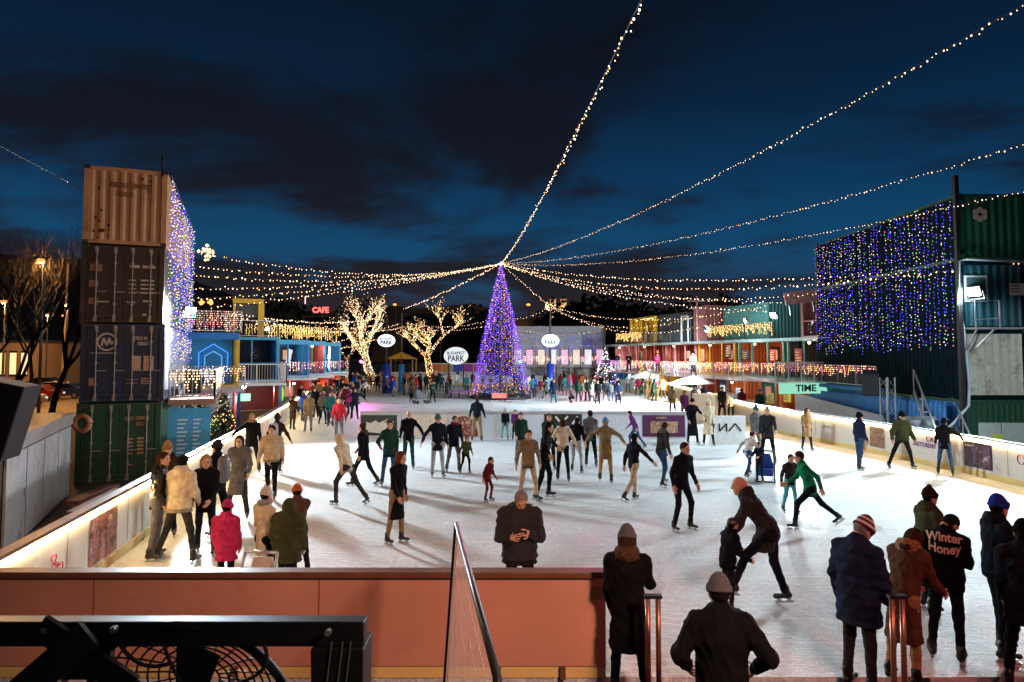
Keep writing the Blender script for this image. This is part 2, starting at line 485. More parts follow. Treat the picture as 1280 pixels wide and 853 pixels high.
# mid island
mid = wall_run("rink_board", [(7.35, 28.6), (-6.4, 28.9)], 1, "low board across the middle of the ice with dark posters", M_BOARD2, M_CAPW, strip=False, kick=False)
kia = MB(); kia.box(7.75, 9.15, 26.9, 27.0, 0.0, 1.12)
kia_b = kia.build("rink_board", mat("white_gate_board", (0.74,0.76,0.78), 0.35), bevel=0.01)
tag(kia_b, "short white board with slanted black letters beside the long coats", "rink boards")
mk = MB()
for pl in (((0,0),(0.07,0),(0.07,0.30),(0,0.30)),): pass
def stroke(mb, pts, w, M):
    for a, b_ in zip(pts[:-1], pts[1:]):
        mb.bar(M @ Vector((a[0], a[1], 0)), M @ Vector((b_[0], b_[1], 0)), w, 0.008, up=(0,1,0))
MK = frame_M((7.82, 26.893, 0.52), (1,0,0), (0,0,1))
stroke(mk, [(0.03,0.0),(0.10,0.30)], 0.06, MK)
stroke(mk, [(0.30,0.30),(0.30,0.0),(0.58,0.30),(0.58,0.0)], 0.06, MK)
stroke(mk, [(0.66,0.0),(0.92,0.30),(1.15,0.0)], 0.06, MK)
mk.build("marking", M_BLACK, kia_b)

def hit(px, a, b_):
    """parameter along wall a-b (2D) under photo column px"""
    d = ray(px, HORIZON); dx, dy = d[0]/d[1], 1.0
    a, b_ = Vector(a), Vector(b_)
    e = b_ - a
    # a + s e = y*(dx,1)
    den_ = e.x - dx*e.y
    return (dx*a.y - a.x)/den_
def poster(parent, a, b_, px0, px1, z0, z1, m, name="poster", side=1, off=0.012):
    a, b_ = Vector(a), Vector(b_)
    p, q = a + (b_-a)*hit(px0, a, b_), a + (b_-a)*hit(px1, a, b_)
    d = (b_-a).normalized(); n = Vector((-d.y, d.x))*side*off
    n2 = n*1.8
    mb = MB()
    vs = [(p.x+n.x, p.y+n.y, z0), (q.x+n.x, q.y+n.y, z0), (q.x+n.x, q.y+n.y, z1), (p.x+n.x, p.y+n.y, z1)]
    mb.quad(*vs)
    o = mb.build(name, m, parent); return o, p + n2, q + n2
def wall_text(parent, a, b_, px, z, size, body, m, side=1, off=0.02, sx=1.0, bold=0.0, name="lettering"):
    a, b_ = Vector(a), Vector(b_)
    p = a + (b_-a)*hit(px, a, b_); d = (b_-a).normalized(); n = Vector((-d.y, d.x))*side*off
    ux = Vector((d.x, d.y, 0)); nn = Vector((n.x, n.y, 0))
    if ux.cross(Vector((0,0,1))).dot(nn) < 0: ux = -ux
    return text_mesh(name, body, size, frame_M((p.x+n.x, p.y+n.y, z), ux, (0,0,1)), m, parent, 0.002, bold=bold, sx=sx)

INK_DK = mat("dark_ink", (0.02,0.015,0.03), 0.5); INK_PUR = mat("purple_ink", (0.16,0.04,0.22), 0.5); INK_RED = mat("red_ink", (0.65,0.06,0.10), 0.5); INK_GREY = mat("grey_ink", (0.25,0.24,0.26), 0.5)
INK_CREAM = mat("cream_ink", (0.75,0.62,0.35), 0.5)
# left wall
poster(left_wall, LW[0], LW[1], 118, 152, 0.20, 0.94, picture_mat("brown_food_picture", [(0.05,0.02,0.01),(0.25,0.10,0.04),(0.55,0.22,0.16),(0.12,0.05,0.15),(0.75,0.55,0.45)], 5.0, 2.0), side=-1)
wall_text(left_wall, LW[0], LW[1], 143, 0.78, 0.15, "100", mat("cream_letter", (0.75,0.6,0.5), 0.5), side=-1, sx=0.8)
hm = MB()
pa = LW[0] + (LW[1]-LW[0])*hit(76, LW[0], LW[1]); dd = (LW[1]-LW[0]).normalized()
MH = frame_M((pa.x + dd.y*0.02, pa.y - dd.x*0.02, 0.56), (dd.x, dd.y, 0), (0,0,1))
for (ox, oy, s) in ((0, 0, 0.10), (0.13, -0.05, 0.12), (-0.04, 0.14, 0.08)):
    pts = [(ox + s*0.95*math.sin(tt)**3, oy + s*(0.81*math.cos(tt) - 0.31*math.cos(2*tt) - 0.12*math.cos(3*tt))) for tt in [2*PI*i/18 for i in range(19)]]
    stroke(hm, pts, 0.016, MH)
hm.build("heart_drawing", INK_RED, left_wall)
for i, (x0, x1) in enumerate(((327, 337), (352, 360), (371, 378))):
    poster(left_wall, LW[1], LW[2], x0, x1, 0.25, 0.9, picture_mat("warm_picture_%s" % "abc"[i], [(0.4,0.3,0.2),(0.7,0.5,0.35),(0.25,0.08,0.05)], 3.0, 3.0+i), side=-1)
# mid board
ma, mb_ = (7.35, 28.6), (-6.4, 28.9)
poster(mid, ma, mb_, 452, 497, 0.12, 0.98, mat("black_poster", (0.012,0.018,0.014), 0.4))
poster(mid, ma, mb_, 508, 560, 0.14, 0.98, mat("cream_poster", (0.66,0.58,0.46), 0.45, dirt=0.1))
o, p, q = poster(mid, ma, mb_, 566, 603, 0.06, 0.99, mat("cream_poster", (0.66,0.58,0.46), 0.45))
dk = MB()
c0 = ma[0]; 
def mid_pt(px): 
    a_ = Vector(ma); b2 = Vector(mb_); return a_ + (b2-a_)*hit(px, a_, b2)
pc = mid_pt(583); MW = frame_M((pc.x, pc.y-0.03, 0.52), (1,0,0), (0,0,1))
dk.prism([(0.62*math.cos(tt)*(1-0.15*math.sin(tt)) - 0.02, -0.42 + 0.85*max(0, math.sin(tt))**0.7) for tt in [PI*i/16 for i in range(17)]], 0.004, MW @ Vector((-0.1,0,0)), (1,0,0), (0,0,1))
dk.build("printed_picture", picture_mat("glazed_nuts_picture", [(0.08,0.012,0.01),(0.25,0.05,0.03),(0.10,0.02,0.02),(0.7,0.5,0.4)], 9.0, 4.0), mid)
wing = MB(); pc = mid_pt(474); MW = frame_M((pc.x, pc.y-0.03, 0.5), (1,0,0), (0,0,1))
wing.prism([(-0.55,-0.22),(0.1,-0.28),(0.5,-0.1),(0.66,0.22),(0.25,0.16),(0.42,0.33),(0.02,0.16),(-0.12,0.26),(-0.35,0.14),(-0.5,0.2)], 0.004, MW @ Vector((0,0,0)), (1,0,0), (0,0,1))
wing.build("printed_picture", mat("white_ink", (0.75,0.74,0.7), 0.5), mid)
poster(mid, ma, mb_, 680, 727, 0.55, 1.03, mat("black_poster", (0.012,0.018,0.014), 0.4))
pc = mid_pt(703); MW = frame_M((pc.x, pc.y-0.035, 0.62), (1,0,0), (0,0,1))
w = MB(); stroke(w, [(-0.55,0.0),(-0.55,0.32)], 0.08, MW); stroke(w, [(-0.30,0.32),(-0.05,0.0),(0.05,0.16),(0.22,0.32)], 0.08, MW); stroke(w, [(0.40,0.0),(0.62,0.32)], 0.08, MW)
w.build("marking", mat("white_ink", (0.75,0.74,0.7), 0.5), mid)
poster(mid, ma, mb_, 802, 855, 0.10, 1.0, mat("plum_poster", (0.085,0.018,0.07), 0.4))
poster(mid, ma, mb_, 812, 846, 0.26, 0.74, picture_mat("gold_window_picture", [(0.1,0.03,0.05),(0.55,0.38,0.2),(0.2,0.06,0.06),(0.8,0.65,0.4)], 5.0, 7.0), off=0.02)
wall_text(mid, ma, mb_, 826, 0.88, 0.13, "UNISEX", INK_CREAM)
for i, (x0, x1, cc) in enumerate(((620, 640, (0.55,0.6,0.62)), (735, 790, (0.6,0.62,0.68)))):
    poster(mid, ma, mb_, x0, x1, 0.12, 0.98, mat("grey_poster_%s" % "ab"[i], cc, 0.45))
# right wall
wall_text(right_wall, RW[3], RW[4], 1034, 0.66, 0.15, "JÉGPÁLYA", INK_GREY)
wall_text(right_wall, RW[3], RW[4], 1034, 0.45, 0.09, "-- --- ---- --", INK_GREY)
poster(right_wall, RW[2], RW[3], 1085, 1103, 0.24, 0.95, picture_mat("brown_crowd_picture", [(0.05,0.02,0.015),(0.3,0.16,0.08),(0.12,0.05,0.03),(0.6,0.42,0.28)], 5.0, 5.0))
wall_text(right_wall, RW[2], RW[3], 1152, 0.62, 0.20, "LIGETTURS.HU", INK_PUR, sx=0.72, bold=0.004)
wall_text(right_wall, RW[2], RW[3], 1150, 0.36, 0.10, "-- --- ---- --", INK_GREY)
for (ox, rr_, mm) in ((1158, 0.09, INK_RED), (1164, 0.07, INK_PUR)):
    a_, b2 = RW[2], RW[3]; p = a_ + (b2-a_)*hit(ox, a_, b2); dv = (b2-a_).normalized()
    w = MB(); Mw = frame_M((p.x - dv.y*0.02, p.y + dv.x*0.02, 0.84), (-dv.x, -dv.y, 0), (0,0,1))
    stroke(w, [(rr_*math.cos(tt), rr_*math.sin(tt)) for tt in [2*PI*i/12 for i in range(13)]], 0.03, Mw); w.build("logo_ring", mm, right_wall)
o, p, q = poster(right_wall, RW[1], RW[2], 1201, 1236, 0.24, 0.96, mat("dark_plum_poster", (0.03,0.008,0.03), 0.4))
poster(right_wall, RW[1], RW[2], 1212, 1234, 0.34, 0.90, picture_mat("night_picture", [(0.02,0.01,0.03),(0.12,0.05,0.12),(0.04,0.02,0.06),(0.6,0.35,0.3)], 4.0, 9.0), off=0.02)
wall_text(right_wall, RW[1], RW[2], 1208, 0.84, 0.08, "ADVENT", mat("white_ink", (0.75,0.74,0.7), 0.5), off=0.03)
wall_text(right_wall, RW[1], RW[2], 1222, 0.30, 0.07, "-- --- ---- --", mat("white_ink", (0.75,0.74,0.7), 0.5), off=0.03)
w = MB(); p = RW[1] + (RW[2]-RW[1])*hit(1272, RW[1], RW[2])
Mw = frame_M((p.x-0.02, p.y, 0.72), (0,-1,0), (0,0,1))
stroke(w, [(0.13*math.cos(tt), 0.13*math.sin(tt)) for tt in [2*PI*i/14 for i in range(15)]], 0.03, Mw); w.build("logo_ring", INK_RED, right_wall)
# outer grey screen wall behind the right board
o = MB(); o.add([(15.6,29.0,Z0),(16.3,39.5,Z0),(16.3,39.5,1.3),(15.6,29.0,0.95),(15.72,29.0,Z0),(16.42,39.5,Z0),(16.42,39.5,1.3),(15.72,29.0,0.95)],
    [(0,1,2,3),(7,6,5,4),(3,2,6,7),(1,5,6,2),(0,3,7,4)])
tag(o.build("screen_wall", mat("grey_screen", (0.34,0.35,0.38), 0.35, 0, 0.1, 1.5)), "grey smooth screen wall behind the curved cream board", "wall")
# ------------------------------------------------------------------ shipping containers
CW, CH, CL = 2.44, 2.59, 12.19
M_CAST = mat("dark_frame_steel", (0.03,0.03,0.032), 0.5, 0.2, 0.3, 10)
M_ROD = mat("lock_rod_steel", (0.30,0.26,0.23), 0.45, 0.5, 0.2, 10)

def corrugated(mb, p, q, z0, z1, n, depth=0.036, pitch=0.28, mi=0):
    """vertical trapezoid corrugation from p to q (2D), n = 2D outward normal"""
    p, q, n = Vector(p), Vector(q), Vector(n)
    L = (q-p).length; d = (q-p)/L
    k = max(1, int(round(L/pitch))); pt = L/k
    prof = []
    for i in range(k):
        for (s, o_) in ((0.0, 0), (0.26, 0), (0.5, -depth), (0.76, -depth)):
            prof.append(p + d*(i*pt + s*pt) + n*o_)
    prof.append(q)
    b = len(prof)
    vs = [(a.x, a.y, z0) for a in prof] + [(a.x, a.y, z1) for a in prof]
    fl = Vector((d.y, -d.x)).dot(n) > 0
    mb.add(vs, [((i, i+1, i+1+b, i+b) if fl else (i, i+b, i+1+b, i+1)) for i in range(b-1)], mi)

def container(loc, rz, paint, label, end='doors', L=CL, frame=None, group=None, side=None):
    """local: front face on y=0, body x -2.44..0, y 0..L"""
    root = empty("shipping_container", loc, rz, label, "shipping container", group)
    fm = frame or paint
    w, h = CW, CH
    f = MB()
    for x in (-w, -0.16):
        for y in (0, L-0.16):
            f.box(x, x+0.16, y, y+0.16, 0.12, h-0.12)
            f.box(x-0.003, x+0.168, y-0.006, y+0.172, 0.0, 0.12, 1); f.box(x-0.003, x+0.168, y-0.006, y+0.172, h-0.12, h, 1)
    for z in (0.02, h-0.14):
        f.box(-w+0.16, -0.16, 0.0, 0.12, z, z+0.12); f.box(-w+0.16, -0.16, L-0.12, L, z, z+0.12)
        f.box(-w, -w+0.10, 0.16, L-0.16, z, z+0.12); f.box(-0.10, 0.0, 0.16, L-0.16, z, z+0.12)
    f.build("frame", [fm, M_CAST], root)
    s = MB()
    corrugated(s, (-0.012, 0.16), (-0.012, L-0.16), 0.14, h-0.14, (1, 0))
    corrugated(s, (-w+0.012, L-0.16), (-w+0.012, 0.16), 0.14, h-0.14, (-1, 0))
    corrugated(s, (-0.16, L-0.02), (-w+0.16, L-0.02), 0.14, h-0.14, (0, 1))
    s.build("side_wall", side or paint, root)
    MB().box(-w+0.10, -0.10, 0.12, L-0.12, h-0.05, h-0.02).build("roof", paint, root)
    MB().box(-w+0.10, -0.10, 0.12, L-0.12, 0.05, 0.10).build("floor", M_CAST, root)
    if end == 'doors':
        for s_ in (0, 1):
            x0 = -w+0.17 + s_*(w-0.34)/2; x1 = x0 + (w-0.34)/2 - 0.012
            d = MB(); d.box(x0, x1, 0.03, 0.07, 0.15, h-0.15)
            for zc in (0.16, 0.55, 0.97, 1.39, 1.81, 2.22):
                d.box(x0+0.06, x1-0.06, 0.018, 0.029, zc+0.02, zc+0.32)
            dr = d.build("door", paint, root, bevel=0.006)
            for fx in (0.26, 0.78):
                xr = x0 + (x1-x0)*fx
                r = MB(); r.tube([(xr, -0.01, 0.10), (xr, -0.01, h-0.10)], 0.022, 8)
                for z in (0.22, 0.62, 1.3, 2.0, h-0.24): r.box(xr-0.045, xr+0.045, 0.0, 0.017, z-0.04, z+0.04)
                r.box(xr-0.02, xr+0.30, -0.03, -0.012, 1.02, 1.05)
                for z in (0.11, h-0.13): r.box(xr-0.05, xr+0.05, -0.03, 0.015, z-0.06, z+0.06)
                r.build("lock_rod", M_ROD, dr)
    else:
        e = MB(); corrugated(e, (-w+0.16, 0.02), (-0.16, 0.02), 0.14, h-0.14, (0, -1), depth=0.045, pitch=0.30 if end == 'wall' else 0.22)
        e.build("end_wall", paint, root)
    return root

def rust_paint(name, col, amt=0.3, rust=(0.10,0.035,0.012), scale=1.6):
    return mat(name, col, 0.5, 0, 0.12, scale, dirt=amt, dirtcol=rust, bump=0.1, bscale=25)

P_ORANGE = rust_paint("faded_orange_paint", (0.50,0.24,0.115), 0.28, (0.13,0.04,0.016))
P_BROWN = rust_paint("dark_brown_paint", (0.028,0.017,0.015), 0.25)
P_NAVY = rust_paint("navy_paint", (0.012,0.022,0.050), 0.2, (0.03,0.02,0.02))
P_GREEN = rust_paint("deep_green_paint", (0.010,0.052,0.022), 0.25, (0.03,0.02,0.012))
TL = PD(203, 444, 23.0); TL = Vector((TL.x, TL.y, 0)); TYAW = math.atan2(4.6, 11.8)
towerL = []
specs = [(P_GREEN, 'doors', "deep green container at the bottom of the stack beside the bare trees"),
         (P_NAVY, 'doors', "navy container with a white ring emblem on its doors, above the green one"),
         (P_BROWN, 'doors', "dark brown container with lock rods under the faded orange one"),
         (P_ORANGE, 'wall', "faded orange corrugated container on top of the stack with rust spots")]
offs = [(0,0,0), (0.04,0.05,0.3), (-0.02,0.02,-0.4), (0.03,-0.03,0.5)]
for i, (pm, en, lb) in enumerate(specs):
    dx, dy, da = offs[i]
    towerL.append(container((TL.x+dx, TL.y+dy, Z0 + i*(CH+0.012)), TYAW + R(da), pm, lb, en, group="containers of the stack beside the bare trees"))
Mfront = lambda x, z: frame_M((x, -0.012, z), (1,0,0), (0,0,1))
ORINK = mat("rust_ink", (0.16,0.05,0.02), 0.6); WINK = mat("worn_white_ink", (0.55,0.42,0.34), 0.6); GINK = mat("tan_ink", (0.42,0.22,0.10), 0.6)
text_mesh("marking", "GESU 134709", 0.23, Mfront(-1.08, 1.98), ORINK, towerL[3], sx=0.95, bold=0.006)
text_mesh("marking", "42G1", 0.23, Mfront(-1.25, 1.68), ORINK, towerL[3], bold=0.006)
sp = MB(); 
for (x, z, r) in ((-2.0,1.82,0.04),(-1.92,1.1,0.035),(-2.08,0.85,0.035),(-1.98,0.75,0.03),(-1.7,0.62,0.045),(-1.95,0.42,0.05),(-1.86,0.44,0.05),(-0.75,2.25,0.04),(-0.5,2.2,0.035),(-2.13,0.4,0.03)):
    sp.prism([(x+r*math.cos(a)*(1+0.3*math.sin(3*a)), z+1.4*r*math.sin(a)) for a in [2*PI*i/9 for i in range(9)]], 0.004, (0,-0.0,0), (1,0,0), (0,0,1))
sp.build("rust_spots", mat("rust", (0.07,0.018,0.007), 0.9), towerL[3])
# brown container placards
pl = MB()
for (x, z, w, h) in ((-2.18,1.70,0.34,0.24),(-2.2,1.18,0.26,0.22),(-2.2,0.62,0.26,0.2)): pl.box(x, x+w, 0.008, 0.016, z, z+h)
pl.build("placard", mat("copper_placard", (0.32,0.12,0.06), 0.6, 0, 0.4, 12), towerL[2])
pl = MB()
for z in (1.86,): pl.box(-0.66,-0.28,0.008,0.016,z,z+0.09); pl.box(-1.04,-0.74,0.008,0.016,z,z+0.09)
for z in (1.42,1.28,1.14,1.0): pl.box(-0.70,-0.30,0.008,0.016,z,z+0.05); pl.box(-1.05,-0.84,0.008,0.016,z,z+0.04)
pl.box(-0.62,-0.36,0.008,0.016,0.72,0.78); pl.box(-0.62,-0.5,0.008,0.016,0.26,0.33)
pl.box(-1.1,-0.84,0.008,0.016,0.68,0.72); pl.box(-2.0,-1.62,0.008,0.016,0.68,0.72)
pl.build("marking", WINK, towerL[2])
# navy container emblem + lettering
e = MB()
pts = [(0.27*math.cos(a), 0.27*math.sin(a)) for a in [2*PI*i/28 for i in range(29)]]
ME = frame_M((-1.70, 0.010, 1.98), (1,0,0), (0,0,1))
for a, b_ in zip(pts[:-1], pts[1:]): e.bar(ME @ Vector((*a,0)), ME @ Vector((*b_,0)), 0.055, 0.008, up=(0,1,0))
for pts in ([(-0.15,-0.13),(-0.10,0.13),(0.0,-0.12),(0.06,0.13)], [(0.06,0.13),(0.12,-0.08),(0.19,0.02)]):
    for a, b_ in zip(pts[:-1], pts[1:]): e.bar(ME @ Vector((*a,0)), ME @ Vector((*b_,0)), 0.06, 0.008, up=(0,1,0))
e.box(-2.15,-1.40,0.004,0.011,1.60,1.625)
e.build("emblem", WINK, towerL[1])
text_mesh("marking", "NYKU 41", 0.17, Mfront(-0.75, 2.10).copy() @ Matrix.Translation((0,0,-0.02)), WINK, towerL[1], sx=0.7, bold=0.004)
text_mesh("marking", "70823 0", 0.15, Mfront(-0.62, 1.92) @ Matrix.Translation((0,0,-0.02)), WINK, towerL[1], sx=0.8, bold=0.004)
pl = MB(); pl.box(-0.98,-0.70,0.008,0.016,1.02,1.52); pl.box(-0.62,-0.32,0.008,0.016,1.02,1.52)
pl.build("placard", mat("peach_placard", (0.50,0.30,0.20), 0.6, 0, 0.25, 18), towerL[1])
pl = MB()
for z in (0.74,0.66,0.58): pl.box(-0.68,-0.36,0.008,0.016,z,z+0.045)
for z in (0.72,0.6): pl.box(-1.1,-0.78,0.008,0.016,z,z+0.02)
pl.box(-2.18,-1.98,0.008,0.016,0.55,0.80)
pl.build("marking", GINK, towerL[1])
text_mesh("marking", "EMCU 135697 0", 0.16, Mfront(-0.70, 2.06) @ Matrix.Translation((0,0,-0.02)), GINK, towerL[0], sx=0.66, bold=0.004)
text_mesh("marking", "45G1", 0.16, Mfront(-0.60, 1.86) @ Matrix.Translation((0,0,-0.02)), GINK, towerL[0], sx=0.8, bold=0.003)
pl = MB()
for z in (1.36,1.24,1.12,1.0,0.88): pl.box(-0.98,-0.80,0.008,0.016,z,z+0.05); pl.box(-0.68,-0.48,0.008,0.016,z,z+0.07)
pl.box(-0.95,-0.80,0.008,0.016,0.52,0.56)
pl.build("marking", GINK, towerL[0])
# right stack
P_TEAL = rust_paint("dark_teal_paint", (0.006,0.05,0.068), 0.2, (0.02,0.025,0.03))
P_GREEN2 = rust_paint("bottle_green_paint", (0.008,0.075,0.04), 0.2, (0.02,0.03,0.02))
P_PALE = rust_paint("chalky_white_paint", (0.52,0.53,0.46), 0.42, (0.14,0.07,0.02), 2.6)
P_BLUE = rust_paint("bright_blue_paint", (0.012,0.16,0.46), 0.15, (0.02,0.07,0.18))
P_SHADE = mat('shade_teal', (0.002,0.009,0.013), 0.75, 0, 0.2, 2, spec=0.03); RZ0 = -0.75; RX = 16.95; RY = 25.7  # near black colour standing in for shade on flanks and rails
towerR = []
P_DKGREEN = rust_paint("dark_green_frame_paint", (0.008,0.06,0.03), 0.25)
specs = [(P_DKGREEN, 'open', "green container at ground level behind the cream board, pale cabinets in it"),
         (P_PALE, 'wall', "chalky white rusty container above the green cabinets"),
         (P_TEAL, 'wall', "dark teal container behind the floodlight on its railing"),
         (P_GREEN2, 'wall', "bottle green container with a white round flower emblem, top of its stack")]
for i, (pm, en, lb) in enumerate(specs):
    towerR.append(container((RX+CW, RY + (0.0 if i != 1 else 0.03), RZ0 + i*(CH+0.012)), 0, pm, lb, en, group="containers of the stack behind the blue light curtain", side=P_BLUE if i == 0 else P_SHADE, frame=P_SHADE if i in (1,2) else None))
    # a second column beside it, its end seen at the frame edge
    if i: container((RX+2*CW+0.06, RY+0.05, RZ0 + i*(CH+0.012)), R(0.2), (P_DKGREEN, P_PALE, P_TEAL, P_GREEN2)[i],
              ("", "chalky white container end cut by the picture edge", "dark teal container end cut by the picture edge", "bottle green container end cut by the picture edge")[i], 'wall', group="containers beside the flower emblem stack")
e = MB(); ME = frame_M((-1.62, -0.03, 1.78), (1,0,0), (0,0,1))
for k in range(6):
    a = PI/6 + k*PI/3
    c = ME @ Vector((0.19*math.cos(a), 0.17*math.sin(a), 0))
    e.prism([(c.x + 0.115*math.cos(t_), c.z + 0.115*math.sin(t_)) for t_ in [2*PI*i/12 for i in range(12)]], 0.006, (0,-0.03,0), (1,0,0), (0,0,1))
e.build("emblem", mat("peach_ink", (0.62,0.48,0.40), 0.6), towerR[3])
w = MB(); w.box(-2.30,-1.42,-0.02,-0.005,1.05,2.05); 
w.build("window", mat("pale_window_frame", (0.4,0.42,0.42), 0.4), towerR[2])
MB().box(-2.22,-1.50,-0.032,-0.022,1.12,1.97).build("pane", mat("dark_glass", (0.05,0.09,0.10), 0.1), towerR[2])
l = MB(); l.box(-0.60,-0.02,-0.03,-0.012,1.30,1.75); lb_ = l.build("placard", mat("rosy_placard", (0.55,0.42,0.42), 0.5), towerR[2])
l = MB()
for z in (1.64,1.52,1.40): l.box(-0.56,-0.22,-0.036,-0.031,z,z+0.05)
l.build("marking", mat("green_grey_ink", (0.08,0.13,0.12), 0.5), towerR[2])
# cabinets in the green container and a yellow notice
cb = MB(); cb.box(-1.95,-1.12,-0.02,0.5,0.12,1.72); cb.box(-1.09,-0.20,-0.02,0.5,0.12,1.72)
c_ = cb.build("cabinet", mat("pale_green_cabinet", (0.45,0.52,0.48), 0.4), towerR[0], bevel=0.01)
MB().box(-1.45,-1.10,-0.028,-0.021,0.95,1.30).build("notice", mat("yellow_notice", (0.6,0.62,0.05), 0.5), towerR[0])
MB().box(-2.28,-0.16,0.9,1.0,0.12,2.4).build("back_panel", P_DKGREEN, towerR[0])
# railing platform with a white gate frame over the pale container
pf = empty("maintenance_platform", (RX, RY, 0), 0, "grey steel platform with railing carrying the floodlight by the teal container", "platform")
b_ = MB(); zt = RZ0 + 2*CH + 0.02
b_.box(0.0, 2.5, -0.75, -0.06, zt, zt+0.07); b_.build("deck", M_STEEL, pf)
b_ = MB()
for x in (0.06, 0.95): b_.bar((x,-0.7,zt+0.07),(x,-0.7,zt+1.05),0.045)
b_.bar((0.06,-0.7,zt+0.35),(0.95,-0.7,zt+0.40),0.04); b_.bar((0.06,-0.7,zt+1.05),(0.95,-0.7,zt+1.05),0.04)
b_.build("railing", M_STEEL, pf)
b_ = MB(); b_.bar((0.1,-0.7,zt),(0.02,-0.06,zt-0.9),0.05); b_.bar((0.75,-0.7,zt),(0.35,-0.06,zt-0.8),0.05); b_.build("brace", M_STEEL, pf)
# drain pipe down the corner
pp = MB(); zt3 = RZ0+3*CH
pp.tube([(RX+2.4,RY-0.12,zt3),(RX+0.15,RY-0.12,zt3+0.10),(RX-0.12,RY-0.14,zt3+0.02),(RX-0.16,RY-0.12,zt3-1.6),(RX+0.02,RY-0.12,zt3-2.8),(RX+0.12,RY-0.12,zt3-4.6),(RX+0.06,RY-0.14,zt3-5.4),(RX-0.5,RY-0.2,zt3-6.0),(RX-2.0,RY-0.3,zt3-7.2)], 0.055, 8)
tag(pp.build("drain_pipe", mat("grey_plastic", (0.45,0.50,0.55), 0.4), smooth=True), "pale grey pipe running down the corner of the blue light curtain", "pipe")
pl_ = MB(); pl_.bar((RX-0.12,RY-0.1,Z0),(RX-0.12,RY-0.1,10.3),0.16); tag(pl_.build("mast_pole", M_BLACK), "dark mast standing at the near edge of the blue curtain", "mast")
pl_ = MB(); pl_.bar((TL.x-0.1,TL.y-0.12,9.55),(TL.x-0.1,TL.y-0.12,10.3),0.05); tag(pl_.build("antenna", M_BLACK), "short dark antenna on the orange container's roof edge", "antenna")

# ------------------------------------------------------------------ light curtains
LED_SET = [E_BLUE, emit('pale_led', (0.80,0.74,0.80), 2.6), E_GREEN, E_PURP, E_PINK, emit('pale_gold_led', (1.0,0.75,0.35), 2.2)]
def light_curtain(p, q, ztop, zbot, n, step, r, label, n_out, weights, jitter=0.02, seed=1, scallop=0.25):
    rg = random.Random(seed)
    p, q, n_out = Vector(p), Vector(q), Vector(n_out)
    h = MB(); h.tube([(p.x,p.y,ztop+0.03),(q.x,q.y,ztop+0.03)], 0.015, 6)
    root = h.build("light_curtain", M_BLACK); tag(root, label, "light curtain")
    for i in range(n):
        t_ = min(0.998, max(0.002, (i+0.5+rg.uniform(-0.32,0.32))/n))
        b = p + (q-p)*t_
        s = MB(); z = ztop - rg.uniform(0, 0.2); w = MB()
        lw = list(weights); kd = rg.choices(range(6), weights)[0]; lw[kd] += 35; dead = rg.uniform(zbot, ztop) if rg.random() < 0.25 else 99
        zb = zbot + rg.uniform(-0.25, 0.25)
        ph = rg.uniform(0, 6)
        while z > zb:
            off = jitter*math.sin(z*1.7+ph)
            c = (b.x + rg.gauss(0,jitter) + off*0.5, b.y + rg.gauss(0,jitter)+ off, z + rg.gauss(0, step*0.15))
            if rg.random() > 0.10 and abs(z-dead) > 0.35: s.octa(c, r*rg.uniform(0.75,1.15), rg.choices(range(6), lw)[0])
            z -= step
        s.tube([(b.x, b.y, ztop+0.02), (b.x, b.y, zb)], 0.005, 3, 6)
        s.build("light_strand", LED_SET + [M_RUBBER], root)
    return root
ztR = RZ0 + 4*CH
light_curtain((RX-0.10, RY+0.25), (RX-0.10, RY+CL-0.1), ztR-0.1, 3.75, 44, 0.145, 0.024, "wide curtain of blue and white lights hung along the stack by the bottle green container", (-1,0), (46,22,12,9,4,9), seed=3)
cy_, sy_ = math.cos(TYAW), math.sin(TYAW)
def TLp(x, y): return (TL.x + x*cy_ - y*sy_, TL.y + x*sy_ + y*cy_)
light_curtain(TLp(0.10, 0.25), TLp(0.10, CL-0.2), Z0+4*CH-0.05, 3.3, 40, 0.14, 0.024, "tall curtain of blue and white lights hung along the orange topped stack", (1,0), (38,36,9,8,4,7), seed=5)
# big pale sheet on the lower flank of the left stack
sh = MB(); a_, b2 = TLp(0.06, 0.3), TLp(0.06, CL-0.3)
sh.add([(a_[0],a_[1],2.3),(b2[0],b2[1],2.3),(b2[0],b2[1],4.4),(a_[0],a_[1],4.4)], [(0,1,2,3)])
tag(sh.build("wall_sheet", mat("lavender_sheet", (0.32,0.31,0.38), 0.6)), "pale lavender sheet on the flank below the tall light curtain", "panel")

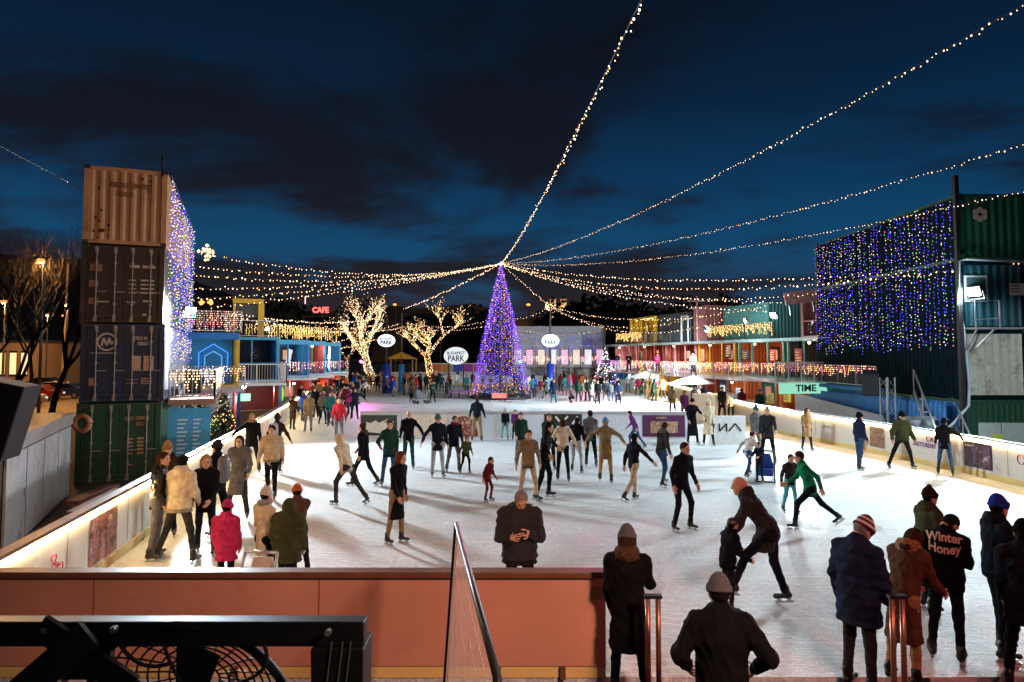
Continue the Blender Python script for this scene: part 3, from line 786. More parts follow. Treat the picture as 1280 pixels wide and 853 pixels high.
# ------------------------------------------------------------------ lamps
def floodlight(loc, target, energy, label, col=(0.80,0.92,1.0), s=1.0, spot=None):
    root = empty("floodlight", loc, 0, label, "floodlight", "floodlights round the rink")
    d = (Vector(target)-Vector(loc)); yaw = math.atan2(d.x, d.y) * -1
    pit = math.atan2(d.z, math.hypot(d.x, d.y))
    M = Matrix.Rotation(yaw, 4, 'Z') @ Matrix.Rotation(pit, 4, 'X')
    h = MB(); h.box(-0.22*s, 0.22*s, -0.14*s, -0.01, -0.16*s, 0.16*s, 0, M)
    for k in range(5): h.box(-0.2*s+k*0.09*s, -0.18*s+k*0.09*s, -0.2*s, -0.14*s, -0.14*s, 0.14*s, 0, M)
    h.build("housing", M_BLACK, root)
    MB().box(-0.19*s, 0.19*s, -0.008, 0.006, -0.13*s, 0.13*s, 0, M).build("lens", E_FLOOD, root)
    b = MB(); b.bar(M @ Vector((-0.24*s,-0.07,0)), M @ Vector((-0.24*s,-0.07,-0.25*s)), 0.03); b.bar(M @ Vector((0.24*s,-0.07,0)), M @ Vector((0.24*s,-0.07,-0.25*s)), 0.03); b.bar(M @ Vector((-0.24*s,-0.07,-0.25*s)), M @ Vector((0.24*s,-0.07,-0.25*s)), 0.03)
    b.build("bracket", M_STEEL, root)
    lo = Vector(loc) + d.normalized()*0.12
    light("flood_beam", 'SPOT', lo, energy*0.74, col, 0.45, target, spot or R(118), 0.6)
    light("flood_spill", 'POINT', Vector(loc) + d.normalized()*0.5 + Vector((0,0,0.1)), min(180, energy*0.012), col, 0.2)
    return root

# ------------------------------------------------------------------ container kiosks
_railn = [0]
def icicles(p, q, z, n, label, mats=(E_WARM, E_WHITE), drop=(0.25, 0.75), r=0.028, seed=0, step=0.10, group="icicle lights on the railings"):
    rg = random.Random(seed); p, q = Vector(p), Vector(q)
    s = MB(); s.tube([(p.x,p.y,z),(q.x,q.y,z)], 0.012, 4, len(mats))
    root = s.build("icicle_lights", list(mats)+[M_RUBBER]); tag(root, label, "icicle lights", group)
    k = MB()
    for i in range(n):
        b = p + (q-p)*((i+0.5)/n); L = rg.uniform(*drop)
        zz_ = z
        mi = rg.randrange(len(mats))
        while zz_ > z - L:
            k.octa((b.x + rg.gauss(0,0.02), b.y + rg.gauss(0,0.02), zz_), r*rg.uniform(0.7,1.1), rg.randrange(len(mats)) if rg.random() < 0.3 else mi)
            zz_ -= step
    o = k.build("bulbs", list(mats), root); o["kind"] = "stuff"
    return root

def railing(p, q, z, label, m=None, h=1.0, bars=0.14, group="balcony railings"):
    p, q = Vector(p), Vector(q); m = m or M_STEEL
    d = (q-p); L = d.length; d.normalize()
    r = MB()
    for zz_ in (z+h, z+0.10): r.bar((p.x,p.y,zz_),(q.x,q.y,zz_),0.045)
    root = r.build("balcony_railing", m); tag(root, label, "railing", group)
    n = max(1, int(L/1.5))
    for i in range(n+1):
        c = p + d*(L*i/n); MB().bar((c.x,c.y,z),(c.x,c.y,z+h),0.055).build("post", m, root)
    b = MB(); k = int(L/bars)
    for i in range(1, k):
        c = p + d*(L*i/k); b.bar((c.x,c.y,z+0.12),(c.x,c.y,z+h-0.02),0.014)
    b.build("balusters", m, root)
    return root

_dn = [0]
DOORS = [rust_paint("door_blue_paint", (0.02,0.12,0.30), 0.1), rust_paint("door_red_paint", (0.30,0.03,0.02), 0.1), rust_paint("door_ochre_paint", (0.42,0.16,0.04), 0.1), rust_paint("door_green_paint", (0.05,0.20,0.09), 0.1), rust_paint("door_dark_paint", (0.03,0.03,0.04), 0.1)]
E_DOORPANE = [emit("amber_pane", (1.0,0.55,0.2), 0.7), emit("dim_pane", (0.3,0.4,0.5), 0.12), emit("rosy_pane", (1.0,0.4,0.3), 0.5)]
def kiosk(loc, rz, label, wall, frame, w=CW, d=6.0, h=CH, front='open', inner=None, glow=None, glow_e=0, deck=None, fascia=None, group=None, cat="container kiosk", glass=None, counter=None):
    """front on y=0 facing -y, x -w/2..w/2, body to y=d"""
    root = empty("container_kiosk", loc, rz, label, cat, group)
    f = MB(); t_ = 0.15
    for x in (-w/2, w/2-t_):
        for y in (0.0, d-t_): f.box(x, x+t_, y, y+t_, 0.0, h)
    for z in (0.0, h-0.17):
        f.box(-w/2+t_, w/2-t_, 0.004, t_-0.004, z, z+0.165); f.box(-w/2+t_, w/2-t_, d-t_, d-0.004, z, z+0.165)
        for x in (-w/2+0.004, w/2-t_+0.004): f.box(x, x+t_-0.008, t_, d-t_, z, z+0.165)
    f.build("frame", frame, root, bevel=0.012)
    s = MB()
    corrugated(s, (w/2-0.03, t_), (w/2-0.03, d-t_), 0.16, h-0.16, (1,0)); corrugated(s, (-w/2+0.03, d-t_), (-w/2+0.03, t_), 0.16, h-0.16, (-1,0))
    corrugated(s, (w/2-t_, d-0.03), (-w/2+t_, d-0.03), 0.16, h-0.16, (0,1))
    s.build("wall", wall, root)
    MB().box(-w/2+0.05, w/2-0.05, 0.05, d-0.05, h-0.06, h-0.02).build("roof", wall, root)
    MB().box(-w/2+0.05, w/2-0.05, 0.05, d-0.05, 0.03, 0.09).build("floor", M_DARKWOOD, root)
    if front == 'open':
        MB().box(-w/2+0.12, w/2-0.12, min(d*0.5, 2.6), min(d*0.5, 2.6)+0.06, 0.09, h-0.10).build("back_panel", inner or wall, root)
        yb = min(d*0.5, 2.6)
        if w > 4:
            p_ = MB()
            for fx_ in (-0.18, 0.16): p_.box(w*fx_-0.045, w*fx_+0.045, 0.01, 0.10, 0.165, h-0.17)
            p_.build("mullion", frame, root)
            for kx, (fx_, dm) in enumerate(((-0.33, DOORS[(_dn[0]) % 5]), (0.0, DOORS[(_dn[0]+2) % 5]), (0.32, DOORS[(_dn[0]+3) % 5]))):
                dd_ = MB(); dd_.box(w*fx_-0.48, w*fx_+0.48, yb-0.07, yb-0.004, 0.10, 2.15); dd_.box(w*fx_-0.36, w*fx_+0.36, yb-0.09, yb-0.071, 1.15, 1.98)
                do_ = dd_.build("door", dm, root, bevel=0.01)
                if kx != 1: MB().box(w*fx_-0.30, w*fx_+0.30, yb-0.105, yb-0.092, 1.22, 1.92).build("pane", E_DOORPANE[(_dn[0]+kx) % 3], do_)
                MB().box(w*fx_+0.36, w*fx_+0.40, yb-0.13, yb-0.071, 1.0, 1.12).build("handle", M_STEEL, do_)
            _dn[0] += 1
    elif front == 'wall':
        e = MB(); corrugated(e, (-w/2+t_, 0.05), (w/2-t_, 0.05), 0.16, h-0.16, (0,-1)); e.build("front_wall", inner or wall, root)
    elif front == 'glass':
        n = max(2, int(w/1.2)); fr = MB()
        for i in range(n+1):
            x = -w/2+t_ + (w-2*t_)*i/n; fr.box(x-0.035, x+0.035, 0.03, 0.09, 0.165, h-0.17)
        fr.box(-w/2+t_, w/2-t_, 0.035, 0.085, 1.05, 1.11)
        wf = fr.build("window", frame, root)
        pn = MB()
        for i in range(n):
            xa = -w/2+t_ + (w-2*t_)*i/n + 0.036; xb = -w/2+t_ + (w-2*t_)*(i+1)/n - 0.036
            pn.box(xa, xb, 0.055, 0.062, 0.17, h-0.175)
        pn.build("pane", glass or M_GLASS, wf)
        MB().box(-w/2+0.12, w/2-0.12, min(d*0.6, 3.2), min(d*0.6, 3.2)+0.06, 0.09, h-0.10).build("back_panel", inner or wall, root)
    if counter:
        cm = MB(); cm.box(-w/2+0.2, w/2-0.2, 0.10, 0.55, 0.10, 1.02); cm.box(-w/2+0.16, w/2-0.16, 0.02, 0.62, 1.023, 1.07)
        cm.build("counter", counter, root)
    if glow:
        glow_e = glow_e*2.2
        MB().box(-w*0.32, w*0.32, 0.8, 0.95, h-0.14, h-0.08).build("ceiling_lamp", emit("kiosk_lamp_%d" % (int(glow[0]*100)*10000+int(glow[1]*100)*100+int(glow[2]*100)+int(glow_e)*1000000), glow, glow_e, sampled=True), root)
    if deck:
        MB().box(-w/2-0.05, w/2+0.05, -1.25, -0.02, h-0.10, h+0.05).build("balcony_deck", deck, root)
    if fascia:
        MB().box(-w/2+0.02, w/2-0.02, -0.03, -0.004, h-0.30, h+0.02).build("fascia", fascia, root)
    return root

m, nt, b = new_mat("window_glass"); b.inputs["Base Color"].default_value = (0.6,0.7,0.7,1); b.inputs["Roughness"].default_value = 0.05
b.inputs["Transmission Weight"].default_value = 1.0; b.inputs["IOR"].default_value = 1.1; M_GLASS = m
P_RED = rust_paint("brick_red_paint", (0.34,0.045,0.03), 0.15); P_ORG = rust_paint("strong_orange_paint", (0.52,0.14,0.03), 0.1)
P_YEL = rust_paint("chrome_yellow_paint", (0.66,0.38,0.02), 0.12); P_TEAL2 = rust_paint("sea_green_paint", (0.10,0.34,0.34), 0.1)
P_PINK = rust_paint("rose_paint", (0.58,0.25,0.25), 0.1); P_CYAN = rust_paint("sky_blue_paint", (0.05,0.30,0.52), 0.1)
P_GREY = rust_paint("dark_grey_paint", (0.045,0.05,0.055), 0.2); P_WHITE = rust_paint("white_container_paint", (0.62,0.63,0.63), 0.15, (0.3,0.25,0.2))
M_WDECK = mat("pale_deck_edge", (0.50,0.44,0.44), 0.6)
D1, D2 = Z0 + CH, Z0 + 2*CH

# ---- left village
def lp(px, Y): p = PD(px, 444, Y); return (p.x, p.y)
LY = R(27)
def loc_frame(x, y, yaw):
    c, s_ = math.cos(yaw), math.sin(yaw)
    return lambda dx, dy: (x + dx*c - dy*s_, y + dx*s_ + dy*c)
x, y = lp(262, 31.0); q_ = loc_frame(x, y, LY); ux_ = (math.cos(LY), math.sin(LY), 0)
kiosk((x, y, Z0), LY, "blue beamed open container bay holding the fairy lit trees", P_RED, P_BLUE, w=2.7, d=5, inner=P_GREY, deck=M_WDECK, glow=(1.0,0.8,0.6), glow_e=4)
x1, y1 = q_(0, 0.9)
kiosk((x1, y1, D1), LY, "yellow framed upper container with a glowing blue hexagon picture", P_YEL, P_YEL, w=2.7, d=5, inner=mat("blue_mural", (0.02,0.25,0.5), 0.5), fascia=P_BLUE, glow=(0.5,0.8,1.0), glow_e=7)
hx = MB(); hc_ = q_(0.35, 0.9+2.36); Mh = frame_M((hc_[0], hc_[1], D1+1.25), ux_, (0,0,1))
nb_ = (math.sin(LY), -math.cos(LY), 0)
for rr_, mi in ((0.85,0),(0.5,1)):
    pts = [(rr_*0.9*math.sin(a), rr_*math.cos(a)) for a in [2*PI*i/6 for i in range(7)]]
    for a_, b2 in zip(pts[:-1], pts[1:]): hx.bar(Mh @ Vector((*a_,0)), Mh @ Vector((*b2,0)), 0.055, 0.02, mi, up=nb_)
tag(hx.build("hexagon_sign", [emit("blue_neon", (0.05,0.30,1.0), 1.3), emit("azure_neon", (0.1,0.5,1.0), 0.9)]), "blue neon hexagon picture inside the yellow framed container", "neon sign")
vb = MB(); pts = [q_(-1.25,-0.06), q_(0,-0.06), q_(1.25,-0.06)]
vb.bar((*pts[0],D1-0.25),(*pts[1],D1-1.15),0.05); vb.bar((*pts[1],D1-1.15),(*pts[2],D1-0.2),0.05)
tag(vb.build("cross_brace", M_WHITE), "white V shaped brace across the blue beamed bay", "brace")
# fairy-lit firs inside the bay
def small_fir(loc, h, label, seed, mats, n=140, r=0.03, group=None):
    rg = random.Random(seed); root = empty("fir_tree", loc, 0, label, "fir tree", group)
    MB().tube([(0,0,0),(0,0,h*0.95)],[0.06,0.015],6).build("trunk", M_DARKWOOD, root)
    c = MB()
    for i in range(360):
        t_ = rg.random()**0.8; a = rg.uniform(0, 2*PI); rad = (1-t_)*h*0.30*math.sqrt(rg.random()); z = 0.15*h + t_*h*0.85
        p = Vector((rad*math.cos(a), rad*math.sin(a), z)); d = Vector((math.cos(a), math.sin(a), -0.5))*0.22; s = Vector((-math.sin(a), math.cos(a), 0))*0.07
        c.add([p-s, p+s, p+d+s*0.3, p+d-s*0.3], [(0,1,2,3)])
    c.build("crown", mat("fir_needles", (0.012,0.04,0.018), 0.7, 0, 0.4, 8), root)
    l = MB()
    for i in range(n):
        t_ = rg.random()**0.9; a = rg.uniform(0, 2*PI); rad = (1-t_)*h*0.31; z = 0.15*h + t_*h*0.85
        l.octa((rad*math.cos(a), rad*math.sin(a), z), r, rg.randrange(len(mats)))
    o = l.build("fairy_lights", list(mats), root); o["kind"] = "stuff"
    return root
small_fir((*q_(-0.35, 1.0), Z0+0.1), 2.1, "fir with orange and red fairy lights in the blue beamed bay", 4, (E_ORANGE, E_YEL, E_PINK), r=0.024)
small_fir((*q_(0.72, 1.2), Z0+0.1), 2.3, "fir with yellow and green fairy lights at the bay's blue post", 5, (E_YEL, E_GREEN, E_WARM), r=0.024)
railing(q_(-1.4,-1.22), q_(1.4,-1.22), D1+0.05, "railing with warm icicle lights in front of the blue hexagon")
icicles(q_(-1.4,-1.27), q_(1.4,-1.27), D1+1.05, 24, "warm icicle lights below the blue hexagon picture", seed=1, r=0.022)
icicles(q_(-1.4,0.84), q_(1.4,0.84), D2+1.0, 30, "dense white icicle lights on the roof over the blue beam", mats=(E_WHITE, E_WARM, E_PINK), drop=(0.6, 0.98), seed=2, r=0.022)
railing(q_(-1.4,0.9), q_(1.4,0.9), D2+0.02, "roof railing behind the dense white icicle lights")
# balcony along the stack's flank
a_, b2 = TLp(0.15, 1.0), TLp(1.6, 1.0); a3 = TLp(1.6, CL-2.5)
bl = MB(); p0, p1, p2, p3 = TLp(0.12,0.9), TLp(1.65,0.9), TLp(1.65,7.2), TLp(0.12,7.2)
bl.add([(*p0,1.75),(*p1,1.75),(*p2,1.75),(*p3,1.75),(*p0,1.95),(*p1,1.95),(*p2,1.95),(*p3,1.95)], [(3,2,1,0),(4,5,6,7),(0,1,5,4),(1,2,6,5),(2,3,7,6),(3,0,4,7)])
tag(bl.build("balcony", mat("brown_awning", (0.30,0.15,0.10), 0.7)), "brown edged balcony along the flank of the orange topped stack", "balcony")
railing(TLp(0.15,0.95), TLp(1.6,0.95), 1.95, "short railing across the brown edged balcony")
railing(TLp(1.6,0.95), TLp(1.6,7.1), 1.95, "long railing of the brown edged balcony")
icicles(TLp(0.15,0.90), TLp(1.6,0.90), 2.95, 16, "warm icicle lights across the brown edged balcony", seed=3)
icicles(TLp(1.65,0.95), TLp(1.65,7.1), 2.95, 44, "warm icicle lights along the brown edged balcony", seed=4)
# blue price board and blue wall under it
bw = MB(); p0, p1 = TLp(0.15,0.7), TLp(1.5,0.7); bw.bar((*p0,0.5),(*p1,0.5),0.08,2.3)
bb = bw.build("price_board", P_CYAN); tag(bb, "bright blue price board with white lines at the green container's foot", "notice board")
u_ = (Vector(p1)-Vector(p0)).normalized(); ln = MB()
for k in range(9):
    for (s0, s1) in ((0.30,0.62),(0.80,1.05)):
        c = Vector((p0[0]+u_.x*s0, p0[1]+u_.y*s0, 1.25-k*0.14)); d = Vector((p0[0]+u_.x*(s1-0.05*(k % 3)), p0[1]+u_.y*(s1-0.05*(k % 3)), 1.25-k*0.14)); nn = Vector((u_.y,-u_.x,0))*0.048
        ln.bar(c+nn, d+nn, 0.004, 0.05)
ln.build("marking", M_WHITE, bb)
# lattice truss tower
def truss_tower(loc, h, label, s=0.4, m=None, rz=0.0, group="lattice truss towers"):
    m = m or M_STEEL
    root = empty("truss_tower", loc, rz, label, "truss tower", group)
    c = MB()
    for sx in (-1,1):
        for sy in (-1,1): c.tube([(sx*s/2, sy*s/2, 0),(sx*s/2, sy*s/2, h)], 0.03, 6)
    c.build("chords", m, root)
    l = MB(); n = int(h/s)
    for i in range(n):
        z0_, z1_ = h*i/n, h*(i+1)/n
        for (a, b_) in (((-1,-1),(1,-1)),((1,-1),(1,1)),((1,1),(-1,1)),((-1,1),(-1,-1))):
            if i % 2: a, b_ = b_, a
            l.tube([(a[0]*s/2,a[1]*s/2,z0_),(b_[0]*s/2,b_[1]*s/2,z1_)], 0.014, 4)
    l.build("lacing", m, root)
    MB().box(-s*0.8, s*0.8, -s*0.8, s*0.8, 0, 0.03).build("base_plate", m, root)
    return root
tx, ty = lp(222, 26.5); truss_tower((tx, ty, Z0), 3.0, "white lattice truss tower beside the blue price board", m=M_WHITE)
def loudspeaker(loc, rz, label, s=1.0, tilt=0.15):
    root = empty("loudspeaker", loc, rz, label, "loudspeaker", "loudspeakers")
    M = Matrix.Rotation(tilt, 4, 'X')
    c = MB(); c.prism([(-0.32*s,0),(0.32*s,0),(0.24*s,0.55*s),(-0.24*s,0.55*s)], 1.0*s, M @ Vector((0,0,0)), M.to_3x3() @ Vector((1,0,0)), M.to_3x3() @ Vector((0,1,0)))
    c.build("cabinet", M_BLACK, root, bevel=0.02)
    g_ = MB(); g_.box(-0.29*s, 0.29*s, -0.014, -0.003, 0.05*s, 0.95*s, 0, M); g_.build("grille", mat("speaker_mesh", (0.03,0.03,0.035), 0.6, bump=0.5, bscale=200), root)
    return root
sx_, sy_2 = lp(242, 27.8); loudspeaker((sx_, sy_2, 1.95), 0.2, "black loudspeaker standing on the warm lit balcony", 0.95)
# blue platform bay with green sign
x, y = lp(318, 38.0); q_ = loc_frame(x, y, LY)
kiosk((x, y, Z0), LY, "blue posted bay with red panels and a green lit sign", P_RED, P_CYAN, w=3.0, d=5, inner=P_RED, deck=M_WHITE, glow=(0.6,0.9,1.0), glow_e=8, counter=M_WOOD)
sp_ = q_(-0.75,-0.3)
sg = MB(); sg.box(-0.55,0.55,-0.06,0,-0.2,0.2); so = sg.build("lit_sign", emit("mint_sign", (0.45,1.0,0.65), 1.4), loc=(*sp_, D1-0.75), rz=LY); tag(so, "mint green lit shop sign in the blue posted bay", "shop sign")
kiosk((*q_(0,1.2), D1), LY, "dark blue glazed container above the white railed deck", P_BLUE, P_CYAN, w=3.0, d=5, front='glass', inner=P_NAVY, glow=(0.7,0.9,1.0), glow_e=5)
railing(q_(-1.55,-1.2), q_(1.55,-1.2), D1+0.05, "white railing on the deck over the blue posts", M_WHITE)
railing(q_(1.55,-1.2), q_(1.55,1.0), D1+0.05, "white railing return beside the blue posts", M_WHITE)
# yellow crane frame on the roof
yf = MB(); yx, yy = lp(312, 41)
yf.box(-1.0,0.75,-0.14,0.14,2.06,2.34); yf.box(0.43,0.77,-0.15,0.15,0,2.057); yf.box(-0.96,-0.84,-0.06,0.06,0,2.057)
yfo = yf.build("steel_gantry", P_YEL, loc=(yx,yy,D2), rz=LY); tag(yfo, "yellow steel frame standing on the roof of the left row", "frame")
o = MB().box(-0.85,0.4,-0.02,0.04,1.2,2.0).build("dark_panel", P_GREY, loc=(yx, yy, D2), rz=LY); tag(o, "dark panel hung in the yellow roof frame", "panel")
q_ = loc_frame(yx, yy, LY)
railing(q_(-1.2,-0.5), q_(1.5,-0.5), D2+0.02, "roof railing below the yellow frame")
# long blue upper row further back
LY2 = R(36)
for i, (px, Y, wl_, fr_, inn, lb0, lb1) in enumerate((
    (350, 46.0, P_CYAN, P_BLUE, mat("dim_blue_panel", (0.03,0.12,0.25), 0.5), "dark red lower container behind the lime green disc", "blue upper container with white leaning figures"),
    (375, 50.5, P_RED, P_CYAN, mat("dim_green_panel", (0.15,0.28,0.14), 0.5), "crimson lower container with bright doors in the left row", "upper container with green and red panels"),
    (397, 56.0, P_CYAN, P_CYAN, P_RED, "maroon lower container at the far end of the left row", "pale cyan upper container at the far end of the left row"))):
    x, y = lp(px, Y); q_ = loc_frame(x, y, LY2); w_ = 4.4
    kiosk((x, y, Z0), LY2, lb0, P_RED, P_RED, w=w_, d=5, inner=mat("dim_red_panel", (0.30,0.03,0.025), 0.6), glow=(1.0,0.45,0.3), glow_e=9+i*4)
    kiosk((*q_(0,0.5), D1), LY2, lb1, wl_, fr_, w=w_, d=5, inner=inn, deck=None, fascia=P_CYAN, glow=(0.8,0.9,1.0), glow_e=9)
    o = MB().box(-w_/2,w_/2,-1.2,0.45,-0.12,0.04).build("deck_slab", M_WDECK, loc=(x,y,D1), rz=LY2)
    tag(o, ("pale deck slab over the dark red container", "pale deck slab over the bright crimson doors", "pale deck slab at the far end of the left row")[i], "deck")
    railing(q_(-w_/2,-1.15), q_(w_/2,-1.15), D1+0.05, ("railing before the white leaning figures","railing before the green and red panels","railing before the pale cyan container")[i])
    icicles(q_(-w_/2,-1.2), q_(w_/2,-1.2), D1+1.05, 22, ("pink icicle lights before the white leaning figures","pink icicle lights before the green and red panels","pink icicle lights before the pale cyan container")[i], mats=(E_PINK, E_WHITE), drop=(0.2,0.7), seed=20+i, r=0.03)
    icicles(q_(-w_/2,0.45), q_(w_/2,0.45), D2+1.0, 24, ("amber icicle lights on the roof over the white figures","amber icicle lights on the roof over the green panels","amber icicle lights on the roof at the row's far end")[i], mats=(E_WARM, E_YEL), drop=(0.4,0.9), seed=30+i, r=0.032)
    if i == 0:
        fg = MB(); c_ = q_(0, 1.1)
        for k, dx in enumerate((-1.5,-0.5,0.6)):
            fg.prism([(dx,0.3),(dx+0.25,0.3),(dx+0.6,1.9),(dx+0.3,2.0)], 0.05, (*c_,D1), (math.cos(LY2),math.sin(LY2),0), (0,0,1))
        tag(fg.build("leaning_figures", emit("pale_panel_light", (0.8,0.9,1.0), 0.9)), "white leaning cut-out figures in the blue upper container", "cut-outs")
x, y = lp(345, 43.5); lm = MB(); lm.prism([(0.55*math.cos(a), 0.75*math.sin(a)) for a in [2*PI*i/20 for i in range(20)]], 0.12, (x,y,1.05), (1,0,0), (0,0,1))
tag(lm.build("lime_sign", emit("lime_sign_light", (0.45,0.75,0.03), 1.1)), "lime green oval sign on the lower left row", "sign")
# awning (blue) at the far-left end
x, y = lp(405, 60); aw = MB(); aw.box(x-1.6,x+1.6,y,y+2,1.7,2.0); aw.box(x-1.6,x+1.6,y+0.3,y+0.4,-0.6,1.7)
tag(aw.build("blue_stall", P_CYAN), "low blue stall at the far end of the left row", "stall")
for i, (px, py, Y, mm) in enumerate(((395,388,75,0),)):
    p = PD(px, py, Y)
    root = empty("neon_sign", p, 0, "red glowing letters with a cup standing above the left row", "neon sign")
    text_mesh("lettering", "CAFE", 0.85, frame_M((0.5,0,0), (1,0,0), (0,0,1)), emit("red_neon", (1.0,0.10,0.08), 3), root, 0.05, bold=0.03, sx=0.9)
    MB().box(-1.6,2.4,0.15,0.22,-0.75,-0.62).build("rail", M_BLACK, root)
    for xx in (-1.4, 2.2): MB().bar((xx,0.2,-0.7),(xx,0.2,-p.z+Z0),0.12).build("post", M_BLACK, root)
    cu_ = MB(); cu_.tube([(-1.2,0,0.7),(-1.2,0,1.5)],0.05,6); cu_.build("flame", emit("white_neon", (1,0.6,0.55), 2.5), root)

# ---- right village: two storeys along a line that runs from behind the blue curtain to the far centre
A, B = Vector((18.2, 38.5)), Vector((10.2, 70.0))
ab = (B-A).normalized(); RYAW = math.atan2(-ab.x, ab.y) + PI/2   # front faces the rink
nrm = Vector((-ab.y, ab.x))          # points to the rink (left)
RYAW = math.atan2(nrm.x, -nrm.y)
def rv(s, off=0.0): p = A + ab*s + nrm*off; return (p.x, p.y)
mods = [ # s, w, lower(wall,frame,inner,glow,e,label), upper(...)
 (2.6, 5.0, (P_ORG, P_ORG, P_BLUE, (1.0,0.55,0.25), 6, "orange lower container under the sea green beam", "open"), (P_GREY, P_TEAL2, P_RED, (1.0,0.45,0.3), 3, "sea green posted upper bay with dark red doors", "open")),
 (8.0, 5.2, (P_ORG, P_ORG, P_BLUE, (1.0,0.6,0.3), 8, "orange framed bay with blue doors behind the board", "open"), (P_ORG, P_TEAL2, P_ORG, (1.0,0.5,0.2), 5, "upper bay with orange doors and pale posts", "open")),
 (13.6, 5.2, (P_RED, P_ORG, P_CYAN, (1.0,0.8,0.5), 5, "open stall bay beside the yellow stair", "open"), (P_ORG, P_YEL, P_RED, (1.0,0.5,0.2), 5, "upper bay with yellow post and green door", "open")),
 (19.2, 5.2, (P_YEL, P_GREY, P_ORG, (1.0,0.75,0.4), 7, "amber lit stall bay under the white parasol", "open"), (P_RED, P_PINK, P_RED, (1.0,0.4,0.3), 4, "red upper container with a pale pipe", "open")),
 (24.8, 5.2, (P_BLUE, P_GREY, P_NAVY, (0.4,0.6,1.0), 2, "dark navy lower bay far along the right row", "open"), (P_RED, P_RED, P_GREY, (1.0,0.4,0.3), 3, "red upper container with a dark doorway", "open")),
 (30.4, 5.2, (P_BLUE, P_CYAN, P_BLUE, (0.5,0.7,1.0), 2, "blue lower bay at the far end of the right row", "open"), (P_PINK, P_PINK, P_PINK, (1.0,0.3,0.6), 6, "pink lit upper bay at the far end of the right row", "open")),
]
for i, (s, w, lo, up) in enumerate(mods):
    x, y = rv(s)
    kiosk((x, y, Z0), RYAW, lo[5], lo[0], lo[1], w=w, d=5, front=lo[6], inner=lo[2], glow=lo[3], glow_e=lo[4], counter=M_WOOD if i in (1,2,3) else None)
    x, y = rv(s, -0.6)
    kiosk((x, y, D1), RYAW, up[5], up[0], up[1], w=w, d=5, front=up[6], inner=up[2], glow=up[3], glow_e=up[4])
    a_, b2 = rv(s-w/2, 1.25), rv(s+w/2, 1.25)
    c_, d_ = rv(s-w/2, 0.02), rv(s+w/2, 0.02)
    dk_ = MB(); dk_.add([(*a_,D1-0.14),(*b2,D1-0.14),(*d_,D1-0.14),(*c_,D1-0.14),(*a_,D1+0.04),(*b2,D1+0.04),(*d_,D1+0.04),(*c_,D1+0.04)],[(3,2,1,0),(4,5,6,7),(0,1,5,4),(1,2,6,5),(2,3,7,6),(3,0,4,7)])
    nm = ("sea green beam", "blue doored orange bay", "yellow stair", "white parasol", "navy bay", "pink lit bay")[i]
    tag(dk_.build("deck_slab", M_WDECK), "gallery deck slab over the " + nm, "deck", "gallery decks of the right row")
    railing(a_, b2, D1+0.04, "gallery railing by the " + nm, group="gallery railings of the right row")
    ic = ((E_WARM, E_PINK),(E_WARM, E_PINK),(E_WARM, E_WHITE),(E_WHITE, E_PINK),(E_WARM, E_PINK),(E_PINK, E_PURP))[i]
    a4, b4 = rv(s-w/2, 1.30), rv(s+w/2, 1.30)
    icicles(a4, b4, D1+1.02, 34, "icicle lights on the gallery railing by the " + nm, mats=ic, drop=(0.2,0.62), seed=40+i, r=0.03, group="icicle lights of the right gallery")
# gallery running on toward the camera below the blue curtain
a_, b2, c_, d_ = (16.9,31.0), (16.75,38.3), (17.9,38.3), (18.6,31.0)
dk_ = MB(); dk_.add([(*a_,D1-0.14),(*b2,D1-0.14),(*c_,D1-0.14),(*d_,D1-0.14),(*a_,D1+0.04),(*b2,D1+0.04),(*c_,D1+0.04),(*d_,D1+0.04)],[(0,1,2,3),(7,6,5,4),(4,5,1,0),(5,6,2,1),(6,7,3,2),(7,4,0,3)])
tag(dk_.build("deck_slab", P_BLUE), "blue edged gallery deck under the blue light curtain", "deck")
railing((16.5,31.0),(16.5,38.3), D1+0.04, "gallery railing under the blue light curtain")
icicles((16.45,31.0),(16.45,38.3), D1+1.02, 40, "salmon icicle lights under the blue light curtain", mats=(E_WARM, E_PINK), drop=(0.2,0.6), seed=61, r=0.026)
MB_ = MB(); MB_.box(16.5,16.9,31.0,38.3,D1-0.14,D1+0.035); tag(MB_.build("deck_slab", P_BLUE), "narrow blue deck edge under the salmon icicle lights", "deck")
# blue containers at ground below it
bc = MB(); corrugated(bc, (16.6,38.3), (16.6,26.2), Z0, D1-0.35, (-1,0)); o = bc.build("container_flank", P_BLUE); tag(o, "bright blue corrugated flank behind the outer grey screen", "container wall")
# second-storey roof structures
x, y = rv(2.2, -1.2)
kiosk((x, y, D2), RYAW+0.05, "rose framed glass cabin on the roof beside the blue curtain", P_PINK, P_PINK, w=4.2, d=3, h=2.9, front='glass', inner=mat("shelf_brown", (0.16,0.10,0.07), 0.6, 0, 0.5, 5), glow=(1.0,0.75,0.5), glow_e=3, cat="glass cabin")
sn = MB(); sn.box(-0.9,0.9,-0.05,0.05,0,0.75); so = sn.build("roof_sign", mat("rose_sign", (0.62,0.4,0.38), 0.5), loc=PD(1001,373,40)); so.rotation_euler = (0, R(-8), 0); so.location.z -= 0.3
tag(so, "small rose sign on the roof of the glass cabin", "sign")
for xx in (-0.7,0.7): MB().bar((xx,0,-0.6),(xx,0,0),0.06).build("post", M_STEEL, so)
x, y = rv(10.6, -1.2)
kiosk((x, y, D2), RYAW, "sea green container on the roof with amber icicle lights", P_TEAL2, P_TEAL2, w=5.6, d=3, front='wall')
x, y = rv(6.6, 0.8)
x, y = rv(16.2, -0.8)
kiosk((x, y, D2), RYAW, "rose painted tower cabin on the roof by the floodlight", P_PINK, P_PINK, w=2.0, d=2.4, h=2.9, front='wall')
x, y = rv(21.2, -1.0)
